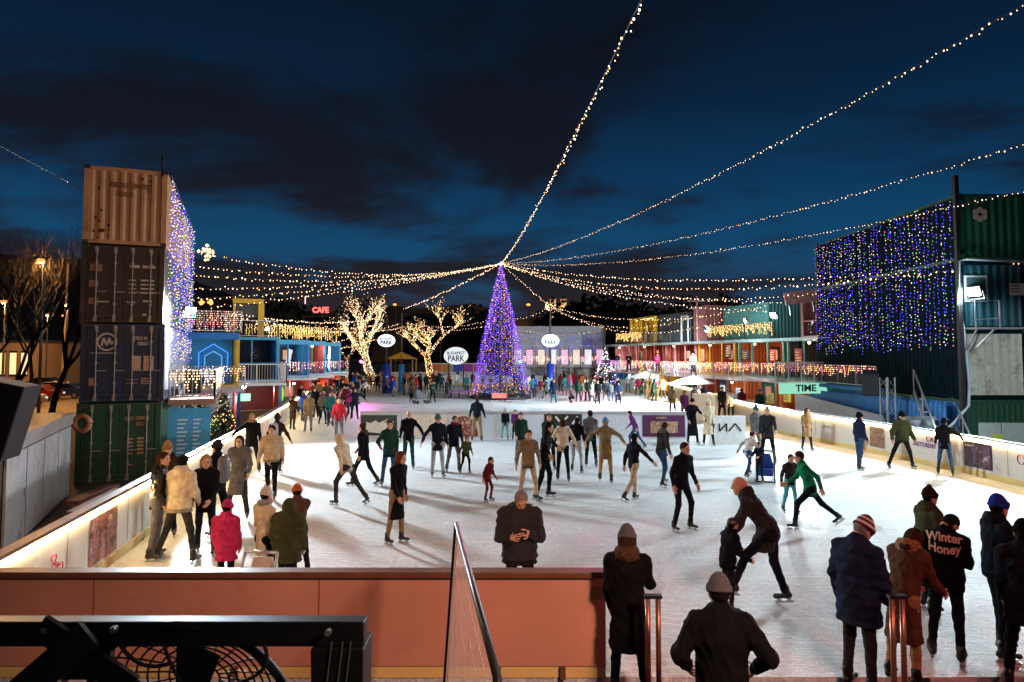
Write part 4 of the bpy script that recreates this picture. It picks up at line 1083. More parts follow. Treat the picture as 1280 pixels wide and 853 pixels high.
kiosk((x, y, D2), RYAW, "dark roof container with a white framed door", P_GREY, P_GREY, w=5.0, d=3, front='wall')
fr_ = MB(); xa, ya = rv(18.9, 0.02)
for (s0, s1) in ((18.4, 19.5),):
    p, q = rv(s0, -0.95), rv(s1, -0.95)
    fr_.bar((*p,D2),(*p,D2+2.2),0.12); fr_.bar((*q,D2),(*q,D2+2.2),0.12); fr_.bar((*p,D2+2.2),(*q,D2+2.2),0.12)
tag(fr_.build("door_frame", M_WHITE), "white door frame against the dark roof container", "door frame")
x, y = rv(27.5, -1.0)
kiosk((x, y, D2), RYAW, "amber lit roof bay far along the right row", P_YEL, P_YEL, w=5.4, d=3, front='open', inner=P_YEL, glow=(1.0,0.75,0.3), glow_e=1.6)
for i, (s0, s1, nm, ms, nn_) in enumerate(((5.2, 8.2, "beside the glass cabin", (E_WARM, E_YEL), 16), (8.4, 13.2, "before the sea green roof container", (E_WARM, E_YEL), 24), (17.4, 24.0, "before the dark roof container", (E_COOL, E_PINK), 0), (24.6, 30.5, "before the amber roof bay", (E_YEL, E_WARM), 26))):
    railing(rv(s0,0.3), rv(s1,0.3), D2+0.03, "roof railing " + nm, group="roof railings of the right row", m=M_CAST)
    if nn_: icicles(rv(s0,0.34), rv(s1,0.34), D2+1.05, nn_, "amber icicle lights on the roof railing " + nm, mats=ms, drop=(0.35,0.85), seed=70+i, r=0.035, group="icicle lights on the right roofs")
p_, q_ = rv(-0.5,0.45), rv(33,0.45); p2_, q2_ = rv(-0.5,-1.0), rv(33,-1.0)
dk_ = MB(); dk_.add([(*p_,D2-0.16),(*q_,D2-0.16),(*q2_,D2-0.16),(*p2_,D2-0.16),(*p_,D2+0.02),(*q_,D2+0.02),(*q2_,D2+0.02),(*p2_,D2+0.02)],[(3,2,1,0),(4,5,6,7),(0,1,5,4),(1,2,6,5),(2,3,7,6),(3,0,4,7)])
tag(dk_.build("deck_slab", mat("pale_teal_edge", (0.35,0.48,0.5), 0.5)), "long roof deck edge above the red and orange upper bays", "deck")
fl_ = MB(); p_, q_ = rv(15.4,-0.1), rv(15.4,-0.1)
fl_.bar((*p_,D2),(*p_,D2+3.6),0.10); fl_.bar((p_[0]-0.7,p_[1],D2+3.2),(p_[0]+0.7,p_[1],D2+3.2),0.08); fl_.bar((p_[0]-0.6,p_[1],D2+2.6),(p_[0]+0.6,p_[1],D2+2.6),0.06)
tag(fl_.build("aerial_mast", mat("rose_steel", (0.5,0.3,0.32), 0.5)), "rosy aerial mast rising over the tower cabin", "mast")
# glazed mint stall front with TIME sign
x, y = PD(1000, 444, 37.0).x, 36.9
gz = empty("glazed_stall", (x, y, D1), 0.25, "pale glazed gallery front with white frame above the mint sign", "glazed screen")
f_ = MB()
for xx in (-1.6,-0.8,0,0.8,1.6): f_.bar((xx,0,-0.1),(xx,0,1.15),0.06)
f_.bar((-1.6,0,1.15),(1.6,0,1.15),0.09); f_.bar((-1.6,0,0.1),(1.6,0,0.1),0.07); f_.build("frame", M_WHITE, gz)
MB().box(-1.57,1.57,0.02,0.026,0.14,1.1).build("pane", M_GLASS, gz)
sg = MB(); sg.box(-1.5,1.5,-0.06,0.03,-0.28,0.28); so = sg.build("lit_sign", emit("mint_sign2", (0.40,1.0,0.72), 0.75), loc=(x, y-0.25, D1-0.22), rz=0.25); tag(so, "mint green lit sign reading TIME under the gallery", "shop sign")
text_mesh("lettering", "TIME", 0.5, frame_M((0.1,-0.075,0), (1,0,0), (0,0,1)), mat("dark_green_letter", (0.01,0.05,0.04), 0.5), so, bold=0.015, sx=1.2)
# truss tower, speaker and stair on the right
px_ = PD(1108, 444, 29.0); truss_tower((px_.x, 29.0, Z0), 3.2, "steel lattice truss tower with a loudspeaker beside the blue stair", rz=0.2)
p = PD(1085, 444, 29.3); loudspeaker((p.x, 29.2, 1.75), -0.35, "large black loudspeaker leaning under the salmon icicle lights", 1.0, 0.3)
def stair(p, q, wdir, w, n, m, label, rail=True):
    p, q, wd = Vector(p), Vector(q), Vector(wdir).normalized()*w
    root = empty("outdoor_stair", p, 0, label, "stair")
    s = MB()
    for o_ in (Vector((0,0,0)), wd): s.bar(o_, q-p+o_, 0.06, 0.22)
    s.build("stringers", m, root)
    t_ = MB()
    for i in range(1, n):
        c = (q-p)*(i/n); d = Vector(((q-p).x, (q-p).y, 0)).normalized()*0.13
        vs = [c-d, c+d, c+d+wd, c-d+wd]; t_.add([v+Vector((0,0,0.02)) for v in vs]+[v+Vector((0,0,-0.02)) for v in vs], [(0,1,2,3),(7,6,5,4),(0,4,5,1),(1,5,6,2),(2,6,7,3),(3,7,4,0)])
    t_.build("treads", m, root)
    if rail:
        r_ = MB()
        for o_ in (Vector((0,0,0)), wd):
            r_.bar(o_+Vector((0,0,0.95)), q-p+o_+Vector((0,0,0.95)), 0.05)
            for f_ in (0.0,0.33,0.66,1.0): r_.bar((q-p)*f_+o_, (q-p)*f_+o_+Vector((0,0,0.95)), 0.04)
        r_.build("handrail", m, root)
    return root
stair((13.9+1.0,23.8,Z0), (16.9,28.8,D1), (1,-0.3,0), 1.0, 11, M_STEEL, "grey steel stair climbing toward the blue light curtain")
x, y = rv(17.0, 1.4); p, q = rv(14.6, 2.6), rv(18.6, 1.3)
stair((p[0]-1.5,p[1]-1.0,Z0), (q[0],q[1],D1), (ab.x, ab.y, 0), 1.6, 11, mat("yellow_stair", (0.30,0.17,0.03), 0.5), "yellow edged stair down from the right gallery")
xb = MB(); p = PD(1150, 444, 27); xb.box(p.x-0.9,p.x+1.0,26.9,26.95,Z0,1.1)
cab = xb.build("pale_cabin_wall", mat("pale_cabin", (0.55,0.62,0.66), 0.4)); tag(cab, "pale cabin wall with crossed braces behind the dark jacketed skaters", "cabin")
w = MB(); w.bar((p.x-0.8,26.86,1.0),(p.x+0.9,26.86,0.1),0.06); w.bar((p.x-0.8,26.86,0.1),(p.x+0.9,26.86,1.0),0.06); w.bar((p.x-0.85,26.86,1.05),(p.x+0.95,26.86,1.05),0.09); w.build("cross_brace", M_STEEL, cab)

# menu boards, small lit panels and crates that clutter the stalls
rm = random.Random(12)
MENU = [("white menu board", mat("menu_white", (0.6,0.6,0.58), 0.5), INK_DK), ("black menu board", M_BLACK, INK_CREAM), ("yellow price board", mat("menu_yellow", (0.6,0.45,0.05), 0.5), INK_DK), ("lit peach panel", emit("peach_panel", (1.0,0.62,0.35), 0.9), INK_RED), ("lit white panel", emit("white_panel", (0.85,0.95,1.0), 0.8), INK_PUR), ("red poster board", mat("menu_red", (0.4,0.03,0.03), 0.5), INK_CREAM)]
NEARM = ["sea green beam", "blue doored orange bay", "yellow stair", "white parasol", "navy bay", "pink lit bay"]
for i, (s_, w_, lo_, up_) in enumerate(mods):
    for lev, zz_, off in ((0, Z0, 0.06), (1, D1, -0.52)):
        for k in range(2):
            nm, mm, ink = MENU[(i*2+lev*3+k*2) % 6]
            x, y = rv(s_ + (-0.36, 0.30)[k]*w_ + rm.uniform(-0.3,0.3), off)
            hh, ww = rm.uniform(0.5,0.95), rm.uniform(0.4,0.9); zb = zz_ + rm.uniform(1.0,1.35)
            o = MB().box(-ww/2,ww/2,-0.03,0.0,0,hh).build("menu_board", mm, loc=(x,y,zb), rz=RYAW)
            tag(o, "%s %s by the %s, %s" % (nm, "upstairs" if lev else "at ground level", NEARM[i], "nearer end" if k == 0 else "farther end"), "menu board", "menu boards of the right row")
            t = MB()
            for r_ in range(4): t.box(-ww*0.38, ww*rm.uniform(0.05,0.38), -0.036, -0.031, hh*(0.16+0.19*r_), hh*(0.16+0.19*r_)+hh*0.07)
            t.build("marking", ink, o)

# small lamps added under the decks to brighten the facades
def deck_lamp(x, y, z, label, col=(0.9,0.95,1.0), e=70):
    root = empty("added_bulkhead_lamp", (x,y,z), 0, label, "lamp", "added lamps along the galleries")
    MB().box(-0.10,0.10,-0.06,0.06,0.0,0.07).build("bracket", M_CAST, root)
    MB().ball((0,0,-0.05), 0.085, 10, 6).build("globe", emit("added_bulkhead_glow_%d" % int(col[2]*10), col, 9), root)
    light("added_bulkhead_light", 'POINT', (x, y, z-0.22), e, col, 0.1)
for i in range(6):
    x, y = rv(mods[i][0] + 0.4, 1.30); deck_lamp(x, y, D1-0.22, "added white bulkhead lamp under the lower gallery by the " + NEARM[i], (0.85,0.95,1.0), 90)
    x, y = rv(mods[i][0] - 1.1, 0.50); deck_lamp(x, y, D2-0.25, "added warm bulkhead lamp under the roof deck by the " + NEARM[i], (1.0,0.80,0.6), 90)
for i, (px, Y, zz_, lb) in enumerate(((283,33.0,D1-0.35,"added white bulkhead lamp at the blue beamed bay"),(338,41.0,D1-0.3,"white bulkhead lamp at the blue posted bay's edge"),(368,46.0,D1-0.3,"added white bulkhead lamp over the crimson doors"),(390,52.0,D2-0.3,"added white bulkhead lamp at the pale cyan container"))):
    p = PD(px, 444, Y); deck_lamp(p.x, p.y, zz_, lb, (0.85,0.95,1.0), 100)
# ------------------------------------------------------------------ the tall cone tree and the cables that fan out from it
TREE = G(626, 498); TREE.z = 0
TOPZ = PD(627, 333, TREE.y).z
TOP = Vector((TREE.x, TREE.y, TOPZ + 0.25))
xm = empty("christmas_tree", TREE, 0, "tall cone shaped Christmas tree covered in violet and amber lights", "Christmas tree")
MB().tube([(0,0,0),(0,0,TOPZ)], [0.16,0.05], 8).build("trunk", M_DARKWOOD, xm)
rg = random.Random(8)
TR = 2.25
def cone_r(t_): return TR*(1-t_)**0.93*(1.0) + 0.07
c = MB()
for i in range(7000):
    t_ = 1-math.sqrt(rg.random()); a = rg.uniform(0, 2*PI)
    rad = cone_r(t_)*rg.uniform(0.72, 1.0); z = 0.35 + t_*(TOPZ-0.5)
    p = Vector((rad*math.cos(a), rad*math.sin(a), z)); o_ = Vector((math.cos(a), math.sin(a), rg.uniform(-0.7,0.1)))*rg.uniform(0.12,0.26)
    s = Vector((-math.sin(a), math.cos(a), 0))*rg.uniform(0.03,0.06)
    c.add([p-s, p+s, p+o_+s*0.3, p+o_-s*0.3], [(0,1,2,3)])
c.build("crown", mat("fir_needles", (0.012,0.04,0.018), 0.7, 0, 0.4, 8), xm)
TLED = [emit('violet_led', (0.26,0.05,0.95), 5.2), E_ORANGE, emit('deep_blue_led', (0.05,0.07,1.0), 5.5), E_WARM, E_PINK, emit("lilac_led", (0.55,0.25,1.0), 2.6)]
for k in range(66):
    a0 = 2*PI*(k+rg.uniform(-0.35,0.35))/66; s = MB(); wp = []; z = TOPZ-0.1
    wob = rg.uniform(0, 6); low = rg.uniform(0.2, 0.8); out = rg.uniform(0.90, 1.07); kd = rg.choices(range(6), (36,13,26,9,4,10))[0]
    while z > low:
        t_ = (z-0.35)/(TOPZ-0.5)
        rad = cone_r(max(0, min(1, t_)))*out + 0.03 + 0.06*math.sin(z*4+wob)
        if rg.random() < 0.22 + 0.66*min(1, rad*2.0/TR):
            a = a0 + rg.gauss(0, 0.03)
            w = [34+20*t_, 11*(1-0.4*t_), 24, 8, 2+4*t_, 8+8*t_]
            if z < 1.2: w = [16, 40, 18, 18, 2, 3]
            w[kd] += 45
            c_ = (rad*math.cos(a), rad*math.sin(a), z + rg.gauss(0,0.02)); wp.append(c_)
            s.octa(c_, 0.024*rg.uniform(0.8,1.3), rg.choices(range(6), w)[0])
        z -= 0.15
    if len(wp) > 1: s.tube(wp, 0.006, 3, 6); s.build("light_strand", TLED + [M_RUBBER], xm)
MB().lathe([(2.5,0.0),(2.5,0.22),(2.35,0.30),(0.3,0.32)], n=28).build("base", M_BLACK, xm, smooth=False)
st = MB(); st.lathe([(0.02,0.0),(0.16,0.2),(0.02,0.45)], (0,0,TOPZ-0.05), 8); st.build("tip_light", emit("tip_lilac", (0.6,0.3,1.0), 3), xm)
# low lilac bench and red sign by the tree's foot
p = G(580, 497); bnch = MB(); bnch.box(-1.25,1.25,-0.4,0.4,0.42,0.55); bo = bnch.build("podium", mat("lilac_top", (0.45,0.14,0.50), 0.4), loc=(p.x,p.y,0)); tag(bo, "lilac topped low podium beside the violet tree", "podium")
for xx in (-1.1,-0.4,0.4,1.1): MB().box(xx-0.04,xx+0.04,-0.3,0.3,0,0.417).build("leg", M_BLACK, bo)
rs = MB(); rs.box(-0.55,0.55,-0.04,0.04,0.25,0.62); p = G(624, 502); ro = rs.build("board_sign", emit("coral_sign", (1.0,0.22,0.18), 1.3), loc=(p.x,p.y,0)); tag(ro, "small glowing coral sign at the violet tree's foot", "sign")
for xx in (-0.4,0.4): MB().box(xx-0.03,xx+0.03,-0.03,0.03,0,0.25).build("leg", M_BLACK, ro)

def string_lights(p, q, sag, label, spacing=0.22, r=0.035, mats=(E_WHITE, E_WARM), parts=False, seed=0, drop=0.06, wiremat=None, jit=0.05):
    rg = random.Random(seed); p, q = Vector(p), Vector(q)
    L = (q-p).length; n = max(8, int(L/spacing)); pt = lambda t_: p + (q-p)*t_ + Vector((0,0,-sag*4*t_*(1-t_)))
    w = MB(); w.tube([pt(i/40) for i in range(41)], 0.011, 5)
    root = w.build("string_lights", wiremat or M_RUBBER); tag(root, label, "string lights", "strings of bulbs fanning out from the violet tree")
    k = MB(); cnt = 0
    near = []
    for i in range(n):
        t_ = (i+0.5)/n
        c = pt(t_) + Vector((rg.gauss(0,jit), rg.gauss(0,jit), -drop*rg.uniform(0.1,1.2) + rg.gauss(0,jit*0.6)))
        near.append((c.y, c, rg.randrange(len(mats)), r*(rg.uniform(0.75,1.05) if rg.random() < 0.85 else 1.5)))
    near.sort(key=lambda e: e[0])
    for j, (yy, c, mi, rr_) in enumerate(near):
        if parts and j < 90:
            b_ = MB(); b_.ball((0,0,0), rr_, 8, 5, 0, (1,1,1.25)); b_.box(-0.008,0.008,-0.008,0.008,rr_,rr_+0.035,1)
            b_.build("bulb", [mats[mi], M_RUBBER], root, loc=c)
        else: k.octa(c, rr_, mi, rr_*1.2)
    if k.v:
        o = k.build("bulbs", list(mats), root); o["kind"] = "stuff"
    return root
NEARS = [ # far end pixel, depth, sag, label
 ((836, -70), 9.0, 0.5, "steepest string of bulbs running overhead toward the viewer", 0.20),
 ((1310, -12), 15.0, 0.9, "string of bulbs rising to the sky's upper corner, second steepest", 0.20),
 ((1310, 170), 21.0, 0.9, "string of bulbs passing above the blue curtain", 0.20),
 ((1310, 231), 22.5, 1.0, "string of bulbs crossing the round flower emblem", 0.20)]
for i, (px_, Y, sg_, lb, sp_) in enumerate(NEARS):
    string_lights(TOP, PD(px_[0], px_[1], Y), sg_, lb, 0.16, 0.0125, parts=True, jit=0.028, seed=i)
FARS = [
 ((1290, 327), 25.0, 1.0, "string of bulbs ending over the teal container's floodlight"),
 ((1196, 337), 25.5, 1.3, "string of bulbs crossing the middle of the blue curtain"),
 ((1030, 366), 37.0, 1.3, "string of bulbs reaching the far edge of the blue curtain"),
 ((992, 378), 40.0, 0.8, "string of bulbs reaching the small rose roof sign"),
 ((960, 388), 46.0, 0.9, "lowest string of bulbs on the floodlit sea green side"),
 ((250, 316), 33.0, 1.0, "string of bulbs starting at the sparkling star cluster"),
 ((232, 331), 33.0, 0.8, "string of bulbs just under the star cluster string"),
 ((234, 343), 33.5, 0.8, "third string of bulbs below the star cluster"),
 ((234, 361), 33.5, 0.5, "string of bulbs at the middle height of the tall curtain"),
 ((236, 374), 34.0, 0.4, "string of bulbs above the pair of orange lamps"),
 ((262, 384), 36.0, 0.3, "string of bulbs reaching the roof of the hexagon cabin"),
 ((505, 386), 74.0, 0.2, "short steep string of bulbs down to the lit bare trees")]
for i, (px_, Y, sg_, lb) in enumerate(FARS):
    string_lights(TOP, PD(px_[0], px_[1], Y), sg_, lb, 0.27, 0.021 + 0.0002*Y, mats=(E_WHITE, E_WARM, E_WARM) if i < 2 else (E_WHITE, E_WARM), seed=20+i)
POLE = PD(688, 383, 64.0)
string_lights(TOP, POLE, 0.05, "short straight string of bulbs down to the slim pole", 0.28, 0.030, seed=40)
LOW = [
 (POLE, PD(960, 381, 44), 1.1, "upper string of bulbs from the slim pole to the right roofs"),
 (POLE, PD(905, 400, 50), 1.6, "sagging string of bulbs from the slim pole to the right roofs"),
 (POLE, PD(860, 398, 55), 1.3, "amber string of bulbs from the slim pole to the far roofs"),
 (POLE, PD(634, 398, 66), 0.4, "string of bulbs from the slim pole past the violet tree"),
 (PD(640, 410, 80), PD(752, 413, 80), 0.6, "string of bulbs along the blue white far curtain"),
 (PD(288, 391, 38), PD(470, 398, 74), 0.5, "upper string of bulbs over the left roofs to the lit trees"),
 (PD(300, 397, 40), PD(480, 404, 74), 0.6, "middle string of bulbs over the left roofs to the lit trees"),
 (PD(318, 403, 43), PD(500, 410, 74), 0.5, "lower string of bulbs over the left roofs to the lit trees"),
 (PD(400, 440, 58), PD(470, 424, 74), 0.1, "short string of bulbs from the left row's end to a lit tree"),
 (PD(400, 432, 58), PD(500, 404, 74), 0.1, "short upper string from the left row's end to the lit trees"),
 (PD(500, 409, 74), PD(612, 407, 70), 0.4, "string of bulbs between the lit trees and the violet tree"),
 (PD(510, 404, 74), PD(608, 401, 68), 0.5, "upper string of bulbs between the lit trees and the violet tree")]
for i, (p_, q_, sg_, lb) in enumerate(LOW):
    string_lights(p_, q_, sg_, lb, 0.32, 0.030, mats=(E_WARM, E_WHITE), seed=50+i)
pp = MB(); pp.tube([(POLE.x,POLE.y,0),(POLE.x,POLE.y,POLE.z+0.1)], 0.06, 8)
# star clusters of bulbs
def star_cluster(p, r, label, m, seed):
    rg = random.Random(seed); s = MB()
    for i in range(12):
        d = Vector((rg.gauss(0,1), rg.gauss(0,1), rg.gauss(0,1))).normalized()*r
        s.tube([(0,0,0), d], 0.012, 4, 1); s.octa(d, 0.075, 0); s.octa(d*0.5, 0.06, 0)
    o = s.build("star_light", [m, M_STEEL], loc=p); tag(o, label, "star light")
star_cluster(PD(257, 316, 33), 0.36, "sparkling star of warm bulbs at the edge of the tall curtain", E_WARM, 1)
star_cluster(POLE, 0.45, "small warm star of bulbs on the slim pole's tip", E_WARM, 2)
for i, px_ in enumerate((252, 263)):
    star_cluster(PD(px_, 378, 40), 0.12, ("orange lamp cluster above the icicle roof, nearer the tall curtain", "orange lamp cluster above the icicle roof, farther from the tall curtain")[i], E_SODIUM, 3+i)

# ------------------------------------------------------------------ round oval signs on padded poles
def oval_sign(px, py, Y, rx, ry, pole, label, pad=True, lit=1.5, tilt=0.0):
    p = PD(px, py, Y); root = empty("oval_sign", (p.x, p.y, 0), 0, label, "oval sign", "oval signs behind the violet tree")
    d = MB(); d.prism([(rx*math.cos(a), ry*math.sin(a)) for a in [2*PI*i/36 for i in range(36)]], 0.16, (0,-0.08+0.16,p.z), (1,0,0), (0,0,1))
    d.build("disc", emit("sign_white_%d" % int(lit*10), (0.85,0.93,1.0), lit, base=(0.7,0.7,0.7)), root)
    Mt = frame_M((0,-0.10,p.z+0.30*ry), (1,0,0), (0,0,1)); tm = mat("navy_letter", (0.01,0.03,0.10), 0.5)
    text_mesh("lettering", "BUDAPEST", 0.48*ry, Mt, tm, root, sx=0.62*rx/ry*1.05, bold=0.008)
    text_mesh("lettering", "PARK", 0.95*ry, frame_M((0,-0.10,p.z-0.33*ry), (1,0,0), (0,0,1)), tm, root, sx=0.58*rx/ry, bold=0.02)
    if pole:
        MB().tube([(0,0.12,0),(0,0.12,pole)], 0.09, 10).build("pole", mat("maroon_pole", (0.04,0.02,0.03), 0.5), root)
        if pad: MB().tube([(0,0.12,0.02),(0,0.12,2.7)], 0.36, 14).build("padding", mat("royal_blue_padding", (0.012,0.05,0.42), 0.5), root, smooth=True)
    else:
        for xx in (-rx*0.6, rx*0.6): MB().bar((xx,0.15,Z0),(xx,0.15,p.z),0.12).build("post", M_BLACK, root)
    return root
oval_sign(483, 426, 62.5, 0.80, 0.58, PD(483,395,62.5).z, "oval white sign on a blue padded pole before the lit trees")
oval_sign(688, 426, 62.5, 0.80, 0.58, POLE.z, "oval white sign on a blue padded pole at the violet tree's open side")
oval_sign(570, 445, 74, 1.32, 0.95, 0, "larger pale oval sign between the lit trees and the violet tree", lit=0.55)
bp_ = MB(); p = PD(502, 444, 66); bp_.tube([(p.x,p.y,0),(p.x,p.y,2.6)],0.28,12); b3 = bp_.build("padded_pole", mat("azure_padding", (0.03,0.20,0.42), 0.5), smooth=True); tag(b3, "azure padded pole under the yellow kiosk roof", "padded pole")
MB().tube([(p.x,p.y,2.6),(p.x,p.y,PD(502,392,66).z)],0.06,8).build("pole", M_BLACK, b3)

# ------------------------------------------------------------------ trees
def branch_tree(loc, label, h, seed, spread, levels, r0, m_bark, lights=None, nlit=0, trunk_h=0.35, ratio=0.72, nbr=(3,4), lit_r=0.05, group=None, up=0.25, cat="tree"):
    rg = random.Random(seed); root = empty("bare_tree", loc, 0, label, cat, group)
    segs = []
    tr = MB(); br = MB(); limbs = []
    def grow(p, d, L, r, lv):
        pts = [p]; q = p.copy(); dd = d.copy()
        for i in range(3):
            dd = (dd + Vector((rg.gauss(0,0.10), rg.gauss(0,0.10), rg.gauss(0,0.06)+0.03))).normalized()
            q = q + dd*(L/3); pts.append(q.copy())
        rs = [r, r*0.88, r*0.76, r*0.64]
        if lv == 0: tr.tube(pts, rs, 9)
        elif lv == 1:
            mb_l = MB(); mb_l.tube(pts, rs, 7); limbs.append(mb_l)
        else: br.tube(pts, rs, 5 if lv < 3 else 3, cap=False)
        segs.append((pts, rs, lv))
        if lv < levels:
            for k in range(rg.randint(*nbr)):
                a = rg.uniform(0, 2*PI) if lv else 2*PI*k/max(1, nbr[1]) + rg.uniform(-0.4,0.4)
                out = Vector((math.cos(a), math.sin(a), 0))
                nd = (dd*rg.uniform(0.55,1.0) + out*spread*rg.uniform(0.6,1.2) + Vector((0,0,up))).normalized()
                st_ = pts[3] if rg.random() < 0.6 or lv == 0 else pts[2]
                grow(st_, nd, L*ratio*rg.uniform(0.75,1.15), rs[3]*rg.uniform(0.6,0.85), lv+1)
    grow(Vector((0,0,0)), Vector((0,0,1)), h*trunk_h, r0, 0)
    tr.build("trunk", m_bark, root, smooth=True)
    for l_ in limbs: l_.build("limb", m_bark, root, smooth=True)
    if br.v: br.build("twigs", m_bark, root)
    if lights:
        l = MB(); wts = [ (s[0][3]-s[0][0]).length*(max(s[1][0],0.03)+0.05)*(1.5, 1.6, 1.5, 0.9, 0.35, 0.1, 0.05)[s[2]] for s in segs]
        for i in range(nlit):
            pts, rs, lv = rg.choices(segs, wts)[0]
            t_ = rg.uniform(0, 2.999); k = int(t_); f_ = t_-k
            c = pts[k].lerp(pts[k+1], f_); rr_ = rs[k]*(1-f_) + rs[k+1]*f_ + 0.03
            d = Vector((rg.gauss(0,1), -abs(rg.gauss(0,1))*0.8, rg.gauss(0,0.5))).normalized()*rr_
            l.octa(c + d, lit_r*rg.uniform(0.7,1.2), rg.randrange(len(lights)))
        o = l.build("fairy_lights", list(lights), root); o["kind"] = "stuff"
    return root
E_PALE = emit('pale_yellow_bulb', (1.0,0.80,0.42), 3.2)
M_BARK = mat("bark", (0.035,0.026,0.02), 0.85, 0, 0.4, 10, bump=0.5, bscale=30)
M_BARK2 = mat("pale_bark", (0.16,0.12,0.075), 0.85, 0, 0.4, 10, bump=0.4, bscale=30)
p = PD(468, 444, 78); branch_tree((p.x,p.y,Z0), "bare tree wrapped thickly in warm lights behind the oval sign", 11.5, 5, 0.62, 5, 0.55, M_BARK2, (E_WARM, E_PALE, E_WHITE), 2700, trunk_h=0.36, ratio=0.68, nbr=(3,4), lit_r=0.036, group="bare trees wrapped in warm lights")
p = PD(541, 444, 79); branch_tree((p.x,p.y,Z0), "spreading bare tree with warm lit limbs beside the larger oval sign", 11.5, 12, 1.0, 5, 0.45, M_BARK2, (E_WARM, E_PALE), 2100, trunk_h=0.36, ratio=0.70, nbr=(3,4), lit_r=0.034, group="bare trees wrapped in warm lights")
p = PD(432, 444, 82); branch_tree((p.x,p.y,Z0), "smaller bare tree with scattered lights by the left row's end", 10.0, 21, 0.9, 5, 0.22, M_BARK2, (E_WARM, E_PALE), 420, trunk_h=0.36, ratio=0.68, nbr=(3,4), lit_r=0.034, group="bare trees wrapped in warm lights")
for i, (px, Y, h, sd, sp_) in enumerate(((62, 30, 15.0, 3, 0.55), (18, 27, 11.5, 7, 0.7), (-25, 34, 15, 9, 0.6), (36, 48, 17, 14, 0.5))):
    p = PD(px, 444, Y)
    branch_tree((p.x,p.y,Z0), ("tall bare tree reaching over the street lamps beside the stack", "low bare tree over the grey cabinet with crossing branches", "bare tree cut by the picture's side edge", "slender bare tree deep in the car park")[i], h, sd, sp_, 6, 0.10+0.004*h, M_BARK, trunk_h=0.24, ratio=0.76, nbr=(2,4), group="bare trees on the car park side", up=0.35)
# car park: lamps, building, cars, hills
def street_lamp(px, py, Y, label, e=900, h2=0.9, s=1.0):
    p = PD(px, py, Y); root = empty("street_lamp", (p.x, p.y, Z0), 0, label, "street lamp", "orange street lamps")
    H = p.z - Z0
    MB().tube([(0,0,0),(0,0,H*0.95),(0.15,0,H)],[0.11,0.07,0.06],8).build("pole", mat("lamp_pole", (0.14,0.11,0.08), 0.6), root)
    b = MB(); b.box(-0.5*s,0.2*s,-0.16*s,0.16*s,H,H+0.12*s); b.build("head", M_CAST, root)
    MB().ball((-0.15*s,-0.05,H-0.10*s), 0.22*s, 12, 8, 0, (1.1,0.9,0.7)).build("lens", E_SODIUM, root)
    if e: light("sodium_lamp", 'POINT', (p.x-0.15, p.y, p.z-0.3), e, (1.0,0.48,0.14), 0.25)
for i, (px, py, Y, e, lb, s) in enumerate(((55,324,48,6000,"bright orange street lamp glowing behind the bare branches, highest of them",1.2),(7,376,52,4000,"orange street lamp on a pale pole near the picture's side edge",0.9),(85,380,70,4500,"orange street lamp against the stack of containers",0.9),(60,393,88,6000,"orange street lamp over the parked cars, farther than the tall pole",0.9),(81,394,80,0,"orange lamp low on the pale tall pole",0.8),
    (662,380,180,0,"orange street lamp beyond the violet tree's tip",2.2),(713,387,200,0,"small street lamp right under the two church towers",1.6),(495,380,110,0,"orange street lamp over the spreading lit tree",1.2),(551,385,112,0,"orange street lamp with a pale pole beside the lit tree",1.2))):
    street_lamp(px, py, Y, lb, e, s=s)
pl_ = MB(); p = PD(82, 330, 78); pl_.tube([(p.x,p.y,Z0),(p.x+0.3,p.y,p.z)], [0.16,0.10], 8); tag(pl_.build("tall_pole", mat("orange_lit_pole", (0.4,0.3,0.2), 0.6)), "pale tall pole standing in the car park beside the stack", "pole")
def block(px0, px1, ytop, Y, d, wallm, label, winm=None, nx=6, nz_=2, roofm=None, cat="building", z0=Z0):
    p, q = PD(px0, 444, Y), PD(px1, 444, Y); zt = PD(px0, ytop, Y).z
    root = empty("building", ((p.x+q.x)/2, Y, z0), 0, label, cat)
    w = q.x-p.x; h = zt-z0
    MB().box(-w/2, w/2, 0, d, 0, h).build("wall", wallm, root)
    MB().box(-w/2-0.3, w/2+0.3, -0.3, d+0.3, h+0.003, h+0.3).build("roof", roofm or M_CAST, root)
    if winm:
        for i in range(nx):
            for k in range(nz_):
                xx = -w/2 + w*(i+0.5)/nx; zz_ = h*(k+0.5)/nz_
                f_ = MB(); f_.box(xx-w/nx*0.34, xx+w/nx*0.34, -0.06, -0.004, zz_-h/nz_*0.30, zz_+h/nz_*0.30); wf = f_.build("window", M_CAST, root)
                MB().box(xx-w/nx*0.29, xx+w/nx*0.29, -0.075, -0.063, zz_-h/nz_*0.25, zz_+h/nz_*0.25).build("pane", winm, wf)
    return root
E_SHOP = emit("warm_window", (1.0,0.62,0.28), 1.6)
block(-60, 38, 428, 95, 14, mat("tan_render", (0.36,0.25,0.16), 0.8), "low lit hall beyond the car park at the picture's side", E_SHOP, 7, 1)
block(45, 92, 434, 110, 12, mat("tan_render", (0.36,0.25,0.16), 0.8), "low pale hall beyond the parked cars next to the stack", E_SHOP, 5, 1)
ground2 = MB(); ground2.quad((-75,42,Z0+0.004),(-20,42,Z0+0.004),(-20,110,Z0+0.004),(-75,110,Z0+0.004))
tag(ground2.build("car_park", mat("pale_paving", (0.30,0.24,0.18), 0.8, 0, 0.25, 0.6)), kind="structure")
